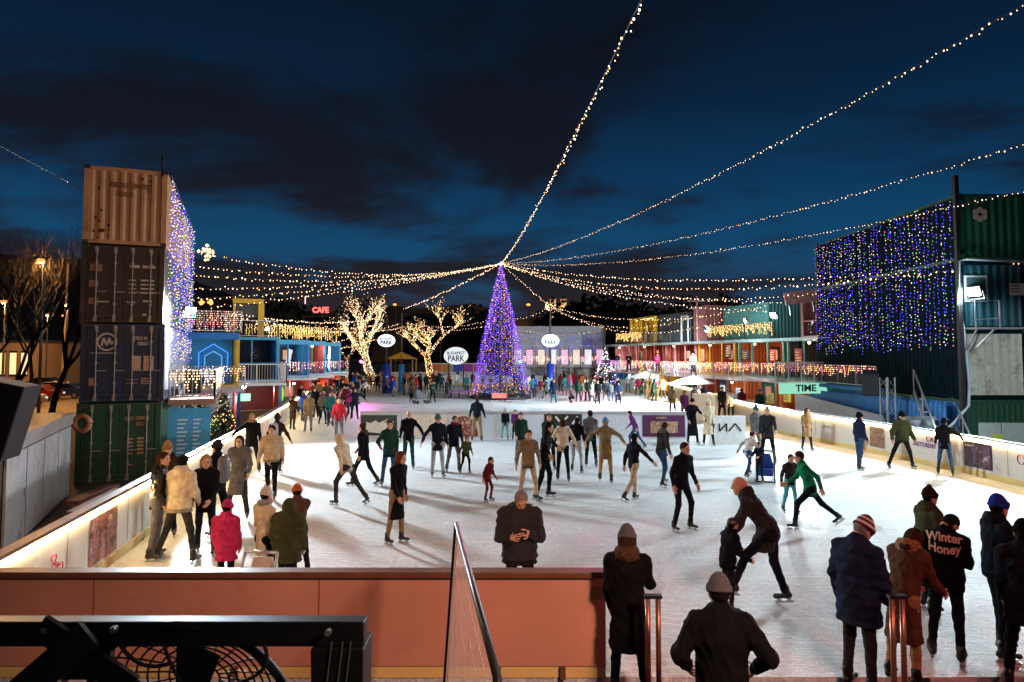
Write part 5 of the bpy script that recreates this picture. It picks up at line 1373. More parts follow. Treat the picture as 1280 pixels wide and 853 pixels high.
def car(loc, rz, col, label, seed=0):
    root = empty("parked_car", loc, rz, label, "car", "cars in the car park")
    paint = mat("car_paint_%s" % label.split()[0], col, 0.3, 0.3, 0.05)
    prof = [(-2.1,0.35),(-2.12,0.75),(-1.95,0.92),(-1.2,1.0),(-0.55,1.42),(0.75,1.45),(1.5,1.02),(2.0,0.95),(2.12,0.7),(2.1,0.35)]
    b = MB(); b.prism(prof, 1.7, (0,0.85,0), (1,0,0), (0,0,1)); b.build("body", paint, root, bevel=0.06)
    g_ = MB(); g_.prism([(-1.05,1.04),(-0.5,1.37),(0.7,1.39),(1.3,1.05)], 1.72, (0,0.86,0), (1,0,0), (0,0,1)); g_.build("window", mat("car_glass", (0.01,0.012,0.015), 0.08), root)
    for xx in (-1.3,1.3):
        for yy in (-0.8,0.8):
            w = MB(); w.tube([(xx,yy-0.1,0.32),(xx,yy+0.1,0.32)],0.32,14); wo = w.build("wheel", M_RUBBER, root)
            h = MB(); h.tube([(xx,yy-0.11,0.32),(xx,yy+0.11,0.32)],0.19,10); h.build("rim", M_STEEL, wo)
    for yy in (-0.6,0.6):
        MB().box(2.08,2.13,yy-0.18,yy+0.18,0.62,0.78).build("headlight", emit("dim_headlight", (1,0.9,0.7), 0.8), root)
        MB().box(-2.14,-2.09,yy-0.18,yy+0.18,0.68,0.82).build("tail_light", emit("dim_tail", (1,0.05,0.03), 0.8), root)
for i, (px, Y, rz, c_, lb) in enumerate(((20, 55, 0.1, (0.4,0.4,0.4), "silver car in the car park nearest the low bare tree"), (46, 62, 0.15, (0.25,0.02,0.02), "red car behind the bare tree trunk"), (70, 70, 0.1, (0.5,0.5,0.5), "white car below the pale tall pole"), (60, 84, 3.2, (0.02,0.02,0.03), "black car in front of the low pale hall"), (84, 66, 0.05, (0.03,0.06,0.2), "blue car half hidden by the stack"))):
    p = PD(px, 444, Y); car((p.x, Y, Z0), rz, c_, lb)
# hill silhouettes and dark tree masses on the horizon
def ridge(name, Y, pts, d, m, kind=None, label=None, cat=None):
    vs, fs = [], []
    P = [PD(px, py, Y) for px, py in pts]; n = len(P)
    for p in P: vs += [(p.x, Y, Z0-2), (p.x, Y, p.z), (p.x, Y+d*0.5, p.z*1.05), (p.x, Y+d, Z0-2)]
    for i in range(n-1):
        for k in range(3): fs.append((i*4+k, (i+1)*4+k, (i+1)*4+k+1, i*4+k+1))
    mb = MB(); mb.add(vs, fs); o = mb.build(name, m, smooth=True); return tag(o, label, cat, kind=kind)
M_HILL = mat("dark_hill", (0.20,0.15,0.13), 0.95, 0, 0.4, 0.05)
rr = random.Random(4)
ridge("hill", 420, [(px, 318 + 6*math.sin(px*0.02) + rr.uniform(-1.5,1.5) + 70/(1+math.exp(-(px-190)/28)) + 3*math.sin(px*0.05)) for px in range(-300, 640, 12)], 200, M_HILL, kind="structure")
ridge("hill_beyond", 380, [(px, 402 - 6*math.sin((px-560)*0.006) + rr.uniform(-1.5,1.5) - 8*math.exp(-((px-980)/120)**2)) for px in range(560, 1700, 12)], 200, M_HILL, kind="structure")
def round_tree(px, ytop, Y, w, label, seed):
    rg = random.Random(seed); p = PD(px, ytop, Y); h = p.z-Z0
    root = empty("leafy_tree", (p.x,Y,Z0), 0, label, "tree", "dark leafy trees on the horizon")
    MB().tube([(0,0,0),(0,0,h*0.5)],[w*0.06,w*0.04],7).build("trunk", M_BARK, root)
    c = MB(); cl = [(rg.uniform(-0.35,0.35)*w, rg.uniform(-0.3,0.3)*w, h*rg.uniform(0.45,0.85), w*rg.uniform(0.16,0.30)) for _ in range(14)]
    for i in range(2600):
        x0, y0, z0, r0 = rg.choice(cl); d = Vector((rg.gauss(0,1),rg.gauss(0,1),rg.gauss(0,1))).normalized()*r0*rg.uniform(0.6,1.08)
        a = Vector((rg.gauss(0,1),rg.gauss(0,1),rg.gauss(0,1))).normalized()*w*0.022; b_ = d.cross(a).normalized()*w*0.022
        q = Vector((x0,y0,z0))+d
        c.add([q-a-b_, q+a-b_, q+a+b_, q-a+b_], [(0,1,2,3)])
    c.build("crown", mat("night_leaves", (0.02,0.03,0.022), 0.8, 0, 0.4, 3), root)
for i, (px, yt, Y, w, lb) in enumerate(((735,383,170,26,"dark round tree right beside the church towers"),(775,396,160,18,"dark low tree between the church and the right roofs"),(830,388,120,16,"dark tree behind the amber lit roof bay"),(905,380,105,15,"dark tree behind the sea green roof container"),(590,398,150,20,"dark tree behind the violet tree's lit side"),(420,392,140,18,"dark tree behind the red glowing letters"),(355,385,120,15,"dark tree above the left row's amber icicles"))):
    round_tree(px, yt, Y, w, lb, 30+i)
# church with two lit towers
p = PD(698, 444, 330); ch = empty("church", (p.x, 330, Z0), 0, "floodlit church with two towers on the horizon", "church")
M_CH = mat("church_stone", (0.50,0.40,0.28), 0.8)
s_ = 330/853
for dx in (-7.0*s_, 6.2*s_):
    zt = PD(698, 371, 330).z - Z0
    t_ = MB(); t_.box(dx-2.9*s_*1.3, dx+2.9*s_*1.3, -2.2, 2.2, 0, zt-4.5*s_); tw = t_.build("tower", M_CH, ch)
    sp_ = MB(); sp_.box(dx-4.2*s_, dx+4.2*s_, -2.6, 2.6, zt-4.4*s_, zt-3.4*s_); sp_.lathe([(3.2*s_,0),(3.4*s_,1.0*s_),(1.6*s_,2.4*s_),(0.5*s_,3.4*s_),(0.12,5.5*s_)], (dx,0,zt-3.3*s_), 12); sp_.build("cupola", mat("copper_roof", (0.30,0.20,0.12), 0.6), ch)
    wn_ = MB(); 
    for zz_ in (zt-9*s_, zt-15*s_): wn_.box(dx-1.2*s_, dx+1.2*s_, -2.32, -2.21, zz_, zz_+3.4*s_)
    wn_.build("window", emit("belfry_light", (1.0,0.72,0.36), 1.2), ch)
nv = MB(); nv.box(-5.0*s_*1.6, 5.0*s_*1.6, -1.4, 12, 0, PD(698,386,330).z-Z0); nv.prism([(-8*s_,0),(8*s_,0),(0,5*s_)], 10, (0,8,PD(698,386,330).z-Z0), (1,0,0), (0,0,1)); nv.build("nave", M_CH, ch)
fl_ = PD(698, 400, 318); light("church_flood", 'POINT', (fl_.x, 306, 12), 60000, (1.0,0.66,0.30), 2.0)
# far building with the blue-white curtain
p, q = PD(640, 444, 84), PD(757, 444, 84)
hall = empty("market_hall", ((p.x+q.x)/2, 84, Z0), 0, "far two storey hall hung with a blue white light curtain", "market hall")
w = q.x-p.x
MB().box(-w/2, w/2, 0, 8, 0, 8.2-0.5).build("wall", P_WHITE, hall)
MB().box(-w/2-0.2, w/2+0.2, -1.6, 8.2, 2.62, 2.78).build("gallery_deck", M_WDECK, hall)
MB().box(-w/2-0.2, w/2+0.2, -1.6, 8.2, 5.2, 5.36).build("roof_deck", M_WHITE, hall)
for i in range(9):
    xx = -w/2 + w*i/8; MB().box(xx-0.07,xx+0.07,-1.5,-1.36,0.0,5.2).build("column", P_WHITE if i % 2 else P_PINK, hall)
for i in range(8):
    xx = -w/2 + w*(i+0.5)/8
    f_ = MB(); f_.box(xx-0.5,xx+0.5,-0.06,-0.004,2.9,4.9); wo = f_.build("window", P_GREY, hall)
    MB().box(xx-0.42,xx+0.42,-0.075,-0.063,2.98,4.82).build("pane", emit("hall_window_%d" % (i % 3), ((0.9,0.95,1.0),(1.0,0.55,0.75),(1.0,0.8,0.6))[i % 3], 0.9), wo)
r_ = MB(); r_.bar((-w/2,-1.5,3.8),(w/2,-1.5,3.8),0.06)
for i in range(80): xx = -w/2+w*i/79; r_.bar((xx,-1.5,2.8),(xx,-1.5,3.8),0.02)
r_.build("balustrade", M_STEEL, hall)
light_curtain((p.x, 82.2), (q.x-0.6, 82.2), PD(640,417,82.2).z, PD(640,442,82.2).z, 50, 0.20, 0.032, "blue white light curtain across the far hall", (0,-1), (34,16,3,4,3,0), seed=9)
icicles((p.x,82.3),(q.x,82.3), 3.3, 60, "pale icicle lights on the far hall's balustrade", mats=(E_WHITE,E_PINK), drop=(0.3,0.7), seed=91, r=0.045, step=0.14)
# pale tent wall and ramp by the far hall, stage band, yellow roofed kiosk, parasol, decorated firs
p = PD(760, 444, 74); t_ = MB(); t_.box(p.x-3.4,p.x+3.2,74,74.2,0.0,1.5); tag(t_.build("tent_wall", mat("cream_sheet", (0.55,0.48,0.38), 0.6)), "low cream sheet wall under the far hall's gallery", "wall")
p = PD(560, 444, 84); sb = MB(); sb.box(-7.5,4.6,0,0.2,0.0,1.4); so = sb.build("stage_fence", mat("stage_white", (0.55,0.55,0.6), 0.5), loc=(p.x,84,0)); tag(so, "white stage fence with coloured banners behind the larger oval sign", "fence")
for k, cc in enumerate(((0.6,0.12,0.05),(0.55,0.3,0.05),(0.05,0.08,0.5),(0.35,0.05,0.35),(0.45,0.08,0.1))):
    MB().box(-2.0+k*1.3,-0.8+k*1.3,-0.05,-0.01,1.45,2.4).build("banner", mat("banner_%d" % k, cc, 0.6), so)
MB().box(-2.2,4.8,0.02,0.15,1.4,2.5).build("banner_board", M_WHITE, so)
p = PD(502, 444, 72); kr = empty("pavilion", (p.x,72,0), 0, "small pavilion with a yellow pyramid roof by the lit trees", "pavilion")
yr = MB(); zt = PD(502,440,72).z; zb = PD(502,449,72).z
yr.add([(-1.5,-1.5,zb),(1.5,-1.5,zb),(1.5,1.5,zb),(-1.5,1.5,zb),(0,0,zt)],[(0,1,4),(1,2,4),(2,3,4),(3,0,4),(3,2,1,0)]); yr.build("roof", mat("amber_canvas", (0.65,0.30,0.03), 0.6), kr)
for sx in (-1.35,1.35):
    for sy in (-1.35,1.35): MB().bar((sx,sy,0),(sx,sy,zb),0.1).build("post", M_WOOD, kr)
def parasol(px, ytop, Y, r, m, label):
    p = PD(px, ytop, Y); root = empty("parasol", (p.x,Y,0), 0, label, "parasol")
    MB().tube([(0,0,Z0),(0,0,p.z)],0.04,8).build("pole", M_STEEL, root)
    MB().lathe([(r,-0.55),(r*0.98,-0.52),(r*0.5,-0.22),(0.05,0.0)], (0,0,p.z), 8).build("canopy", m, root)
parasol(808, 464, 57, 1.6, mat("white_canvas", (0.75,0.73,0.72), 0.7), "white parasol over the amber lit stall bay")
parasol(865, 470, 50, 1.7, mat("pale_canvas", (0.6,0.6,0.62), 0.7), "flat pale parasol beside the yellow edged stair")
p = PD(957, 444, 43); aw = MB(); aw.add([(p.x-1.2,41.5,1.95),(p.x+1.4,40.2,1.55),(p.x+1.4,43.0,1.75),(p.x-1.2,44.0,2.15),(p.x-1.2,41.5,2.0),(p.x+1.4,40.2,1.6),(p.x+1.4,43.0,1.8),(p.x-1.2,44.0,2.2)],[(0,1,2,3),(7,6,5,4),(0,4,5,1),(1,5,6,2),(2,6,7,3),(3,7,4,0)])
tag(aw.build("awning", mat("rosy_grey_canvas", (0.45,0.38,0.42), 0.6)), "rosy grey awning tilted over the orange framed bay", "awning")
for i, (px, py, h, lb, ms) in enumerate(((757,492,4.2,"fir with white lights by the low cream sheet wall",(E_WHITE,E_COOL)),(803,492,2.6,"small green fir under the white parasol",(E_GREEN,E_WARM)))):
    p = G(px, py); small_fir((p.x,p.y,0), h, lb, 60+i, ms, 160, 0.045, group="firs by the right row")
# white gate boards behind the couple
p = G(852, 512); q = MB(); q.box(-1.0,0.3,0,0.08,0,1.35); tag(q.build("gate_panel", M_WHITE, loc=(p.x,37.0,0)), "white gate panel behind the plum hooded person", "gate panel")
q = MB(); q.box(-1.3,1.5,0,0.08,0,1.3); p = PD(893,444,39.5); tag(q.build("gate_panel", M_BOARD, loc=(p.x,39.5,0)), "cream gate panel behind the short lettered board", "gate panel")
# cable at the sky's edge
w = MB(); w.tube([PD(-20,172,18), PD(104,238,23)], 0.012, 5); tag(w.build("guy_wire", M_STEEL), "thin wire running from the sky's edge to the orange container", "wire")

# ------------------------------------------------------------------ lamps
FL = PD(214, 389, 26.2); FL.x += 0.75
floodlight(FL, (0, 16, 0), 19000, "bright floodlight hanging in front of the tall light curtain", s=1.0)
FR = PD(1217, 365, 25.25)
floodlight(FR, (2, 20, 0), 13500, "bright floodlight on the railing before the teal container", (0.66,0.90,1.0), 1.2)
for i, (px, py, Y, e, lb) in enumerate(((882,411,45.5,20000,"floodlight beside the rose tower cabin, lowest on the right roofs"),(931,401,44.5,18000,"floodlight over the amber icicles of the sea green container"),(966,394,42,12000,"floodlight beside the glass cabin, highest on the right roofs"),(398,441,60,28000,"floodlight at the end of the left row"),(305,484,37.5,700,"small floodlight in the blue posted bay"),(334,411,46,1500,"small floodlight behind the yellow roof frame"))):
    p = PD(px, py, Y); floodlight(p, ((0,62,0),(-2,48,0),(0,33,0),(-2,62,0),(-10,34,0),(-5,36,0))[i], e, lb, (0.75,0.93,1.0), 1.0 if e > 2000 else 0.6)

# stage lights that tint the ice beyond the middle board, and a sodium yard lamp on the viewer's side of the stack
for i, (px, Y, c_, tx_, lb) in enumerate(((452, 58, (1.0,0.15,0.75), -5.2, "magenta stage lamp on the left lane's rail"), (650, 58, (0.15,0.65,1.0), -2.6, "azure stage lamp beside the violet tree"))):
    p = PD(px, 444, Y); root = empty("stage_lamp", (p.x, p.y, 0), 0, lb, "stage lamp", "stage lamps beyond the middle board")
    MB().tube([(0,0,0),(0,0,3.0)], 0.04, 8).build("pole", M_BLACK, root)
    MB().tube([(0,0.12,3.1),(0,-0.14,2.95)], [0.14,0.17], 12).build("housing", M_BLACK, root)
    MB().tube([(0,-0.142,2.948),(0,-0.15,2.943)], 0.15, 12).build("lens", emit("stage_lens_%d" % i, c_, 6), root)
    light("stage_beam", 'SPOT', (p.x, p.y-0.25, 2.95), 1500, c_, 0.15, (tx_, 35, 0), R(38), 0.8)
light("yard_lamp", 'POINT', (-7.6, 9.3, 6.6), 800, (1.0,0.55,0.24), 0.3)

light("side_flood", 'SPOT', (17.5, 15.0, 5.0), 1900, (0.85,0.95,1.0), 0.2, (18.6, 25.7, 2.6), R(34), 0.5)
light("side_flood", 'SPOT', (17.5, 14.0, 6.5), 3800, (0.72,0.90,1.0), 0.3, (9.0, 22.0, 0.0), R(95), 0.7)

light("stage_beam", 'SPOT', (11.0, 81.0, 5.5), 14000, (1.0,0.16,0.34), 0.3, (-1.0, 26.0, 0), R(42), 0.8)

# the summed glow of the bulb strings, spread along them
for i, q in enumerate((PD(640,200,24), PD(980,260,28), PD(380,345,36), PD(860,345,42), PD(800,120,14), PD(560,350,44))):
    light("string_glow", 'POINT', q, (300, 330, 380, 350, 240, 360)[i], (1.0,0.80,0.66), 2.2)
# ------------------------------------------------------------------ people: bodies grown from a distance field
def v3(*a): return np.array(a, dtype=np.float64)
def rotx(a): c, s = math.cos(a), math.sin(a); return np.array([[1,0,0],[0,c,-s],[0,s,c]])
def roty(a): c, s = math.cos(a), math.sin(a); return np.array([[c,0,s],[0,1,0],[-s,0,c]])
def rotz(a): c, s = math.cos(a), math.sin(a); return np.array([[c,-s,0],[s,c,0],[0,0,1]])

class Cap:      # tapered capsule, optionally flattened along the y axis of frame R
    def __init__(s, a, b, ra, rb, lab=0, k=0.03, R=None, fy=1.0, cut=None, sub=False):
        s.a, s.b, s.ra, s.rb, s.lab, s.k, s.R, s.fy, s.cut, s.sub = np.array(a, float), np.array(b, float), ra, rb, lab, k, R, fy, cut, sub
    def bounds(s):
        m = max(s.ra, s.rb)*1.02
        return np.minimum(s.a, s.b)-m, np.maximum(s.a, s.b)+m
    def dist(s, P):
        a, b = s.a, s.b
        Q = P - a; ab = b-a
        if s.R is not None:
            Q = Q @ s.R; ab = ab @ s.R
            if s.fy != 1.0:
                Q = Q.copy(); Q[..., 1] /= s.fy; ab = ab.copy(); ab[1] /= s.fy
        L2 = float(ab @ ab)
        if L2 < 1e-12: t = np.zeros(Q.shape[:-1]); 
        else: t = np.clip((Q @ ab)/L2, 0, 1)
        d = np.sqrt(((Q - t[..., None]*ab)**2).sum(-1)) - (s.ra + (s.rb-s.ra)*t)
        if s.fy < 1: d = d*(0.5+0.5*s.fy)
        return d
class Ell:      # ellipsoid with frame R
    def __init__(s, c, r, lab=0, k=0.02, R=None, sub=False):
        s.c, s.r, s.lab, s.k, s.R, s.sub, s.cut = np.array(c, float), np.array(r, float), lab, k, (np.eye(3) if R is None else R), sub, None
    def bounds(s):
        m = max(s.r)*1.02; return s.c-m, s.c+m
    def dist(s, P):
        Q = (P - s.c) @ s.R
        k0 = np.sqrt(((Q/s.r)**2).sum(-1)); k1 = np.sqrt(((Q/(s.r**2))**2).sum(-1)) + 1e-9
        return k0*(k0-1)/k1

def sdf_mesh(prims, vox, planes=(), wrinkle=0.0, puffer=0.0, wseed=0, quilt=0.11):
    """evaluate prims on a grid and pull the surface with surface nets -> verts, quads, label per quad"""
    add = [p for p in prims if not p.sub]
    lo = np.min([p.bounds()[0] for p in add], axis=0) - vox*3; hi = np.max([p.bounds()[1] for p in add], axis=0) + vox*3
    n = np.ceil((hi-lo)/vox).astype(int) + 1
    ax = [lo[i] + vox*np.arange(n[i]) for i in range(3)]
    D = np.full(n, 1.0); LB = np.zeros(n, np.int16); BD = np.full(n, 1e9)
    for p in prims:
        b0, b1 = p.bounds(); pad = max(vox*3, p.k*1.2)
        i0 = np.clip(np.floor((b0-pad-lo)/vox).astype(int), 0, n-1); i1 = np.clip(np.ceil((b1+pad-lo)/vox).astype(int)+1, 1, n)
        sl = tuple(slice(i0[i], i1[i]) for i in range(3))
        P = np.stack(np.meshgrid(*(ax[i][sl[i]] for i in range(3)), indexing='ij'), -1)
        d = p.dist(P)
        cur = D[sl]
        if p.sub:
            D[sl] = np.maximum(cur, -d); continue
        h = np.maximum(p.k - np.abs(cur-d), 0)/p.k
        D[sl] = np.minimum(cur, d) - h*h*p.k*0.25
        bd = BD[sl]; m = d < bd
        lb = LB[sl]; lb[m] = p.lab; bd[m] = d[m]
    if wrinkle or puffer:
        X, Y, Z = np.meshgrid(*ax, indexing='ij')
        if wrinkle:
            a = wseed*1.7
            rw = np.random.RandomState(wseed)
            W = np.zeros_like(D)
            for j in range(7):
                th, el = rw.uniform(0, 2*PI), rw.uniform(-0.3, 1.2); fr_ = rw.uniform(16, 46)
                kx, ky, kz = math.cos(th)*math.cos(el)*fr_, math.sin(th)*math.cos(el)*fr_, math.sin(el)*fr_
                wob_ = 1.1*np.sin(5.5*X*rw.uniform(-1,1)+6*Z*rw.uniform(-1,1)+rw.uniform(0,6)+4*Y)
                W += (1-np.abs(np.sin(kx*X+ky*Y+kz*Z+wob_+rw.uniform(0,6))))**2*rw.uniform(0.5,1.0)
            D -= wrinkle*(W-1.4)*0.9
        if puffer: D -= puffer*(np.abs(np.sin(Z*PI/quilt)) - 0.5)
    if planes:
        X, Y, Z = np.meshgrid(*ax, indexing='ij')
        for (nx_, ny_, nz_, o) in planes:
            D = np.maximum(D, X*nx_ + Y*ny_ + Z*nz_ - o)
    D[0], D[-1] = 1, 1; D[:, 0], D[:, -1] = 1, 1; D[:, :, 0], D[:, :, -1] = 1, 1
    S = D < 0
    c = [S[i:S.shape[0]-1+i, j:S.shape[1]-1+j, k:S.shape[2]-1+k] for i in (0,1) for j in (0,1) for k in (0,1)]
    sm = sum(x.astype(np.int8) for x in c)
    act = (sm > 0) & (sm < 8)
    idx = np.argwhere(act)
    if len(idx) == 0: return np.zeros((0,3)), np.zeros((0,4), int), np.zeros(0, int)
    vid = np.full(act.shape, -1, np.int64); vid[act] = np.arange(len(idx))
    acc = np.zeros((len(idx), 3)); cnt = np.zeros(len(idx))
    co = [(i,j,k) for i in (0,1) for j in (0,1) for k in (0,1)]
    vals = {o: D[idx[:,0]+o[0], idx[:,1]+o[1], idx[:,2]+o[2]] for o in co}
    for o in co:
        for a in range(3):
            if o[a] == 1: continue
            o2 = list(o); o2[a] = 1; o2 = tuple(o2)
            va, vb = vals[o], vals[o2]; m = (va < 0) != (vb < 0)
            t = np.where(m, va/np.where(m, va-vb, 1), 0)
            pos = np.tile(np.array(o, float), (len(idx),1)); pos[:, a] += t
            acc += np.where(m[:, None], pos, 0); cnt += m
    V = lo + vox*(idx + acc/cnt[:, None])
    LV = LB[idx[:,0], idx[:,1], idx[:,2]]
    Q = []
    for a in range(3):
        b, c_ = (a+1) % 3, (a+2) % 3
        sl0 = [slice(1,-1)]*3; sl0[a] = slice(0, -1)
        s0 = S[tuple(sl0)]; sl1 = list(sl0); sl1[a] = slice(1, None); s1 = S[tuple(sl1)]
        for flip in (False, True):
            e = np.argwhere((s0 & ~s1) if not flip else (~s0 & s1))
            if len(e) == 0: continue
            e = e.copy(); e[:, b] += 1; e[:, c_] += 1
            q = []
            for (db, dc) in ((-1,-1),(0,-1),(0,0),(-1,0)):
                f = e.copy(); f[:, b] += db; f[:, c_] += dc
                q.append(vid[f[:,0], f[:,1], f[:,2]])
            q = np.stack(q, 1)
            Q.append(q if not flip else q[:, ::-1])
    Q = np.concatenate(Q); Q = Q[(Q >= 0).all(1)]
    return V, Q, LV[Q].max(1) if False else LV[Q[:, 0]]

def np_obj(name, parts, mats, parent=None):
    """parts: list of (V, Q, labels); labels index mats"""
    off = 0; VS, QS, LS = [], [], []
    for V, Q, Lb in parts:
        VS.append(V); QS.append(Q+off); LS.append(Lb); off += len(V)
    V = np.concatenate(VS); Q = np.concatenate(QS); Lb = np.concatenate(LS)
    me = bpy.data.meshes.new(name)
    me.vertices.add(len(V)); me.vertices.foreach_set("co", V.astype(np.float32).ravel())
    me.loops.add(Q.size); me.loops.foreach_set("vertex_index", Q.astype(np.int32).ravel())
    me.polygons.add(len(Q)); me.polygons.foreach_set("loop_start", np.arange(0, Q.size, 4, dtype=np.int32))
    for m in mats: me.materials.append(m)
    me.polygons.foreach_set("material_index", Lb.astype(np.int32))
    me.polygons.foreach_set("use_smooth", np.ones(len(Q), bool))
    me.update(calc_edges=True); me.validate()
    o = bpy.data.objects.new(name, me); COL.objects.link(o)
    if parent is not None: o.parent = parent
    return o

def cloth(col, kind="c"):
    key = "cloth_%s_%02x%02x%02x" % ((kind,)+tuple(int(min(1, c)*255) for c in col))
    if kind == "p": return mat(key, col, 0.42, 0, 0.2, 9, bump=0.25, bscale=38, spec=0.3)
    if kind == "l": return mat(key, col, 0.32, 0, 0.2, 9, bump=0.3, bscale=22, spec=0.5)
    if kind == "k":
        if key in _mats: return _mats[key]
        m = mat(key, col, 0.95, 0, 0.25, 60, bump=0.0, spec=0.05); nt = m.node_tree; N, L = nt.nodes, nt.links; b = N["Principled BSDF"]
        t = N.new("ShaderNodeTexCoord"); wv = N.new("ShaderNodeTexWave"); wv.inputs["Scale"].default_value = 32; wv.inputs["Distortion"].default_value = 1.5; wv.bands_direction = 'DIAGONAL'
        L.new(t.outputs["Object"], wv.inputs["Vector"]); bp = N.new("ShaderNodeBump"); bp.inputs["Strength"].default_value = 0.7; bp.inputs["Distance"].default_value = 0.01
        L.new(wv.outputs["Fac"], bp.inputs["Height"]); L.new(bp.outputs[0], b.inputs["Normal"]); return m
    if kind == "f": return mat(key, col, 0.95, 0, 0.45, 40, bump=1.0, bscale=90, spec=0.1)
    return mat(key, col, 0.88, 0, 0.25, 12, bump=0.35, bscale=70, spec=0.06)
SKIN = mat("skin", (0.50,0.27,0.18), 0.5, 0, 0.08, 20)
EYE = mat("dark_eye", (0.015,0.012,0.01), 0.2); LIP = mat("lips", (0.36,0.12,0.10), 0.5)
BLADE = mat("skate_blade_steel", (0.55,0.56,0.58), 0.25, 0.9)

C = dict(black=(0.006,0.006,0.0075), ink=(0.008,0.010,0.016), navy=(0.012,0.018,0.045), char=(0.028,0.028,0.03), grey=(0.11,0.11,0.12), lgrey=(0.30,0.30,0.31), white=(0.62,0.60,0.57),
    cream=(0.58,0.50,0.36), beige=(0.42,0.32,0.21), tan=(0.32,0.19,0.09), brown=(0.085,0.045,0.025), dbrown=(0.032,0.018,0.012), olive=(0.045,0.05,0.022), dgreen=(0.012,0.04,0.028), green=(0.01,0.16,0.075),
    teal=(0.02,0.14,0.15), aqua=(0.10,0.42,0.45), jeans=(0.03,0.065,0.13), ljeans=(0.11,0.20,0.30), blue=(0.015,0.05,0.36), sky=(0.12,0.30,0.50), red=(0.40,0.02,0.03), maroon=(0.10,0.012,0.02), pink=(0.50,0.035,0.13), magenta=(0.42,0.03,0.22),
    purple=(0.09,0.02,0.11), orange=(0.50,0.13,0.03), mustard=(0.34,0.18,0.04), khaki=(0.20,0.15,0.085), blond=(0.34,0.20,0.08), auburn=(0.12,0.035,0.015), hairbk=(0.010,0.008,0.007), hairbr=(0.045,0.022,0.012), hairgr=(0.22,0.20,0.18))

POSES = {
 'stand':   dict(L=(3,4,4), Rr=(-3,4,2), aL=(2,7,16,0.12), aR=(7,6,20,0.12)),
 'apart':   dict(L=(4,21,6), Rr=(-4,21,4), aL=(5,22,18,0), aR=(5,22,18,0)),
 'stride':  dict(L=(26,5,14), Rr=(-20,6,18), aL=(-14,10,18,0), aR=(18,10,22,0)),
 'skate':   dict(lean=22, L=(38,5,38), Rr=(-20,14,20), aL=(-24,22,22,0), aR=(30,24,35,0)),
 'glide':   dict(lean=12, L=(24,6,30), Rr=(8,8,22), aL=(14,15,32,0.1), aR=(-4,18,24,0)),
 'push':    dict(lean=16, L=(48,4,32), Rr=(-36,10,16), aL=(-32,24,30,0), aR=(40,22,38,0)),
 'front':   dict(L=(2,6,3), Rr=(-2,6,3), aL=(16,10,92,0.62), aR=(16,10,92,0.62), hp=16),
 'pockets': dict(L=(2,8,3), Rr=(-2,8,3), aL=(-16,34,66,0.55), aR=(-16,34,66,0.55)),
 'phone':   dict(L=(3,5,4), Rr=(-2,5,2), aL=(4,9,14,0.1), aR=(26,12,110,0.45), hp=18),
 'reach':   dict(lean=10, L=(8,6,8), Rr=(-4,6,4), aL=(48,16,14,0), aR=(20,10,30,0.1)),
 'wall':    dict(L=(4,7,4), Rr=(-3,7,4), aL=(8,12,20,0), aR=(28,62,10,0)),
 'out':     dict(lean=8, L=(18,6,18), Rr=(-10,10,10), aL=(10,64,12,0), aR=(12,60,14,0)),
 'bend':    dict(lean=48, L=(46,6,20), Rr=(-2,10,14), aL=(52,16,18,0.1), aR=(62,48,10,0)),
 'crouch':  dict(lean=32, L=(92,8,108), Rr=(80,10,100), aL=(40,10,50,0.3), aR=(44,10,46,0.3)),
 'hands':   dict(lean=4, L=(10,6,12), Rr=(-8,6,8), aL=(14,28,24,0), aR=(2,32,18,0)),
}
_np = [0]
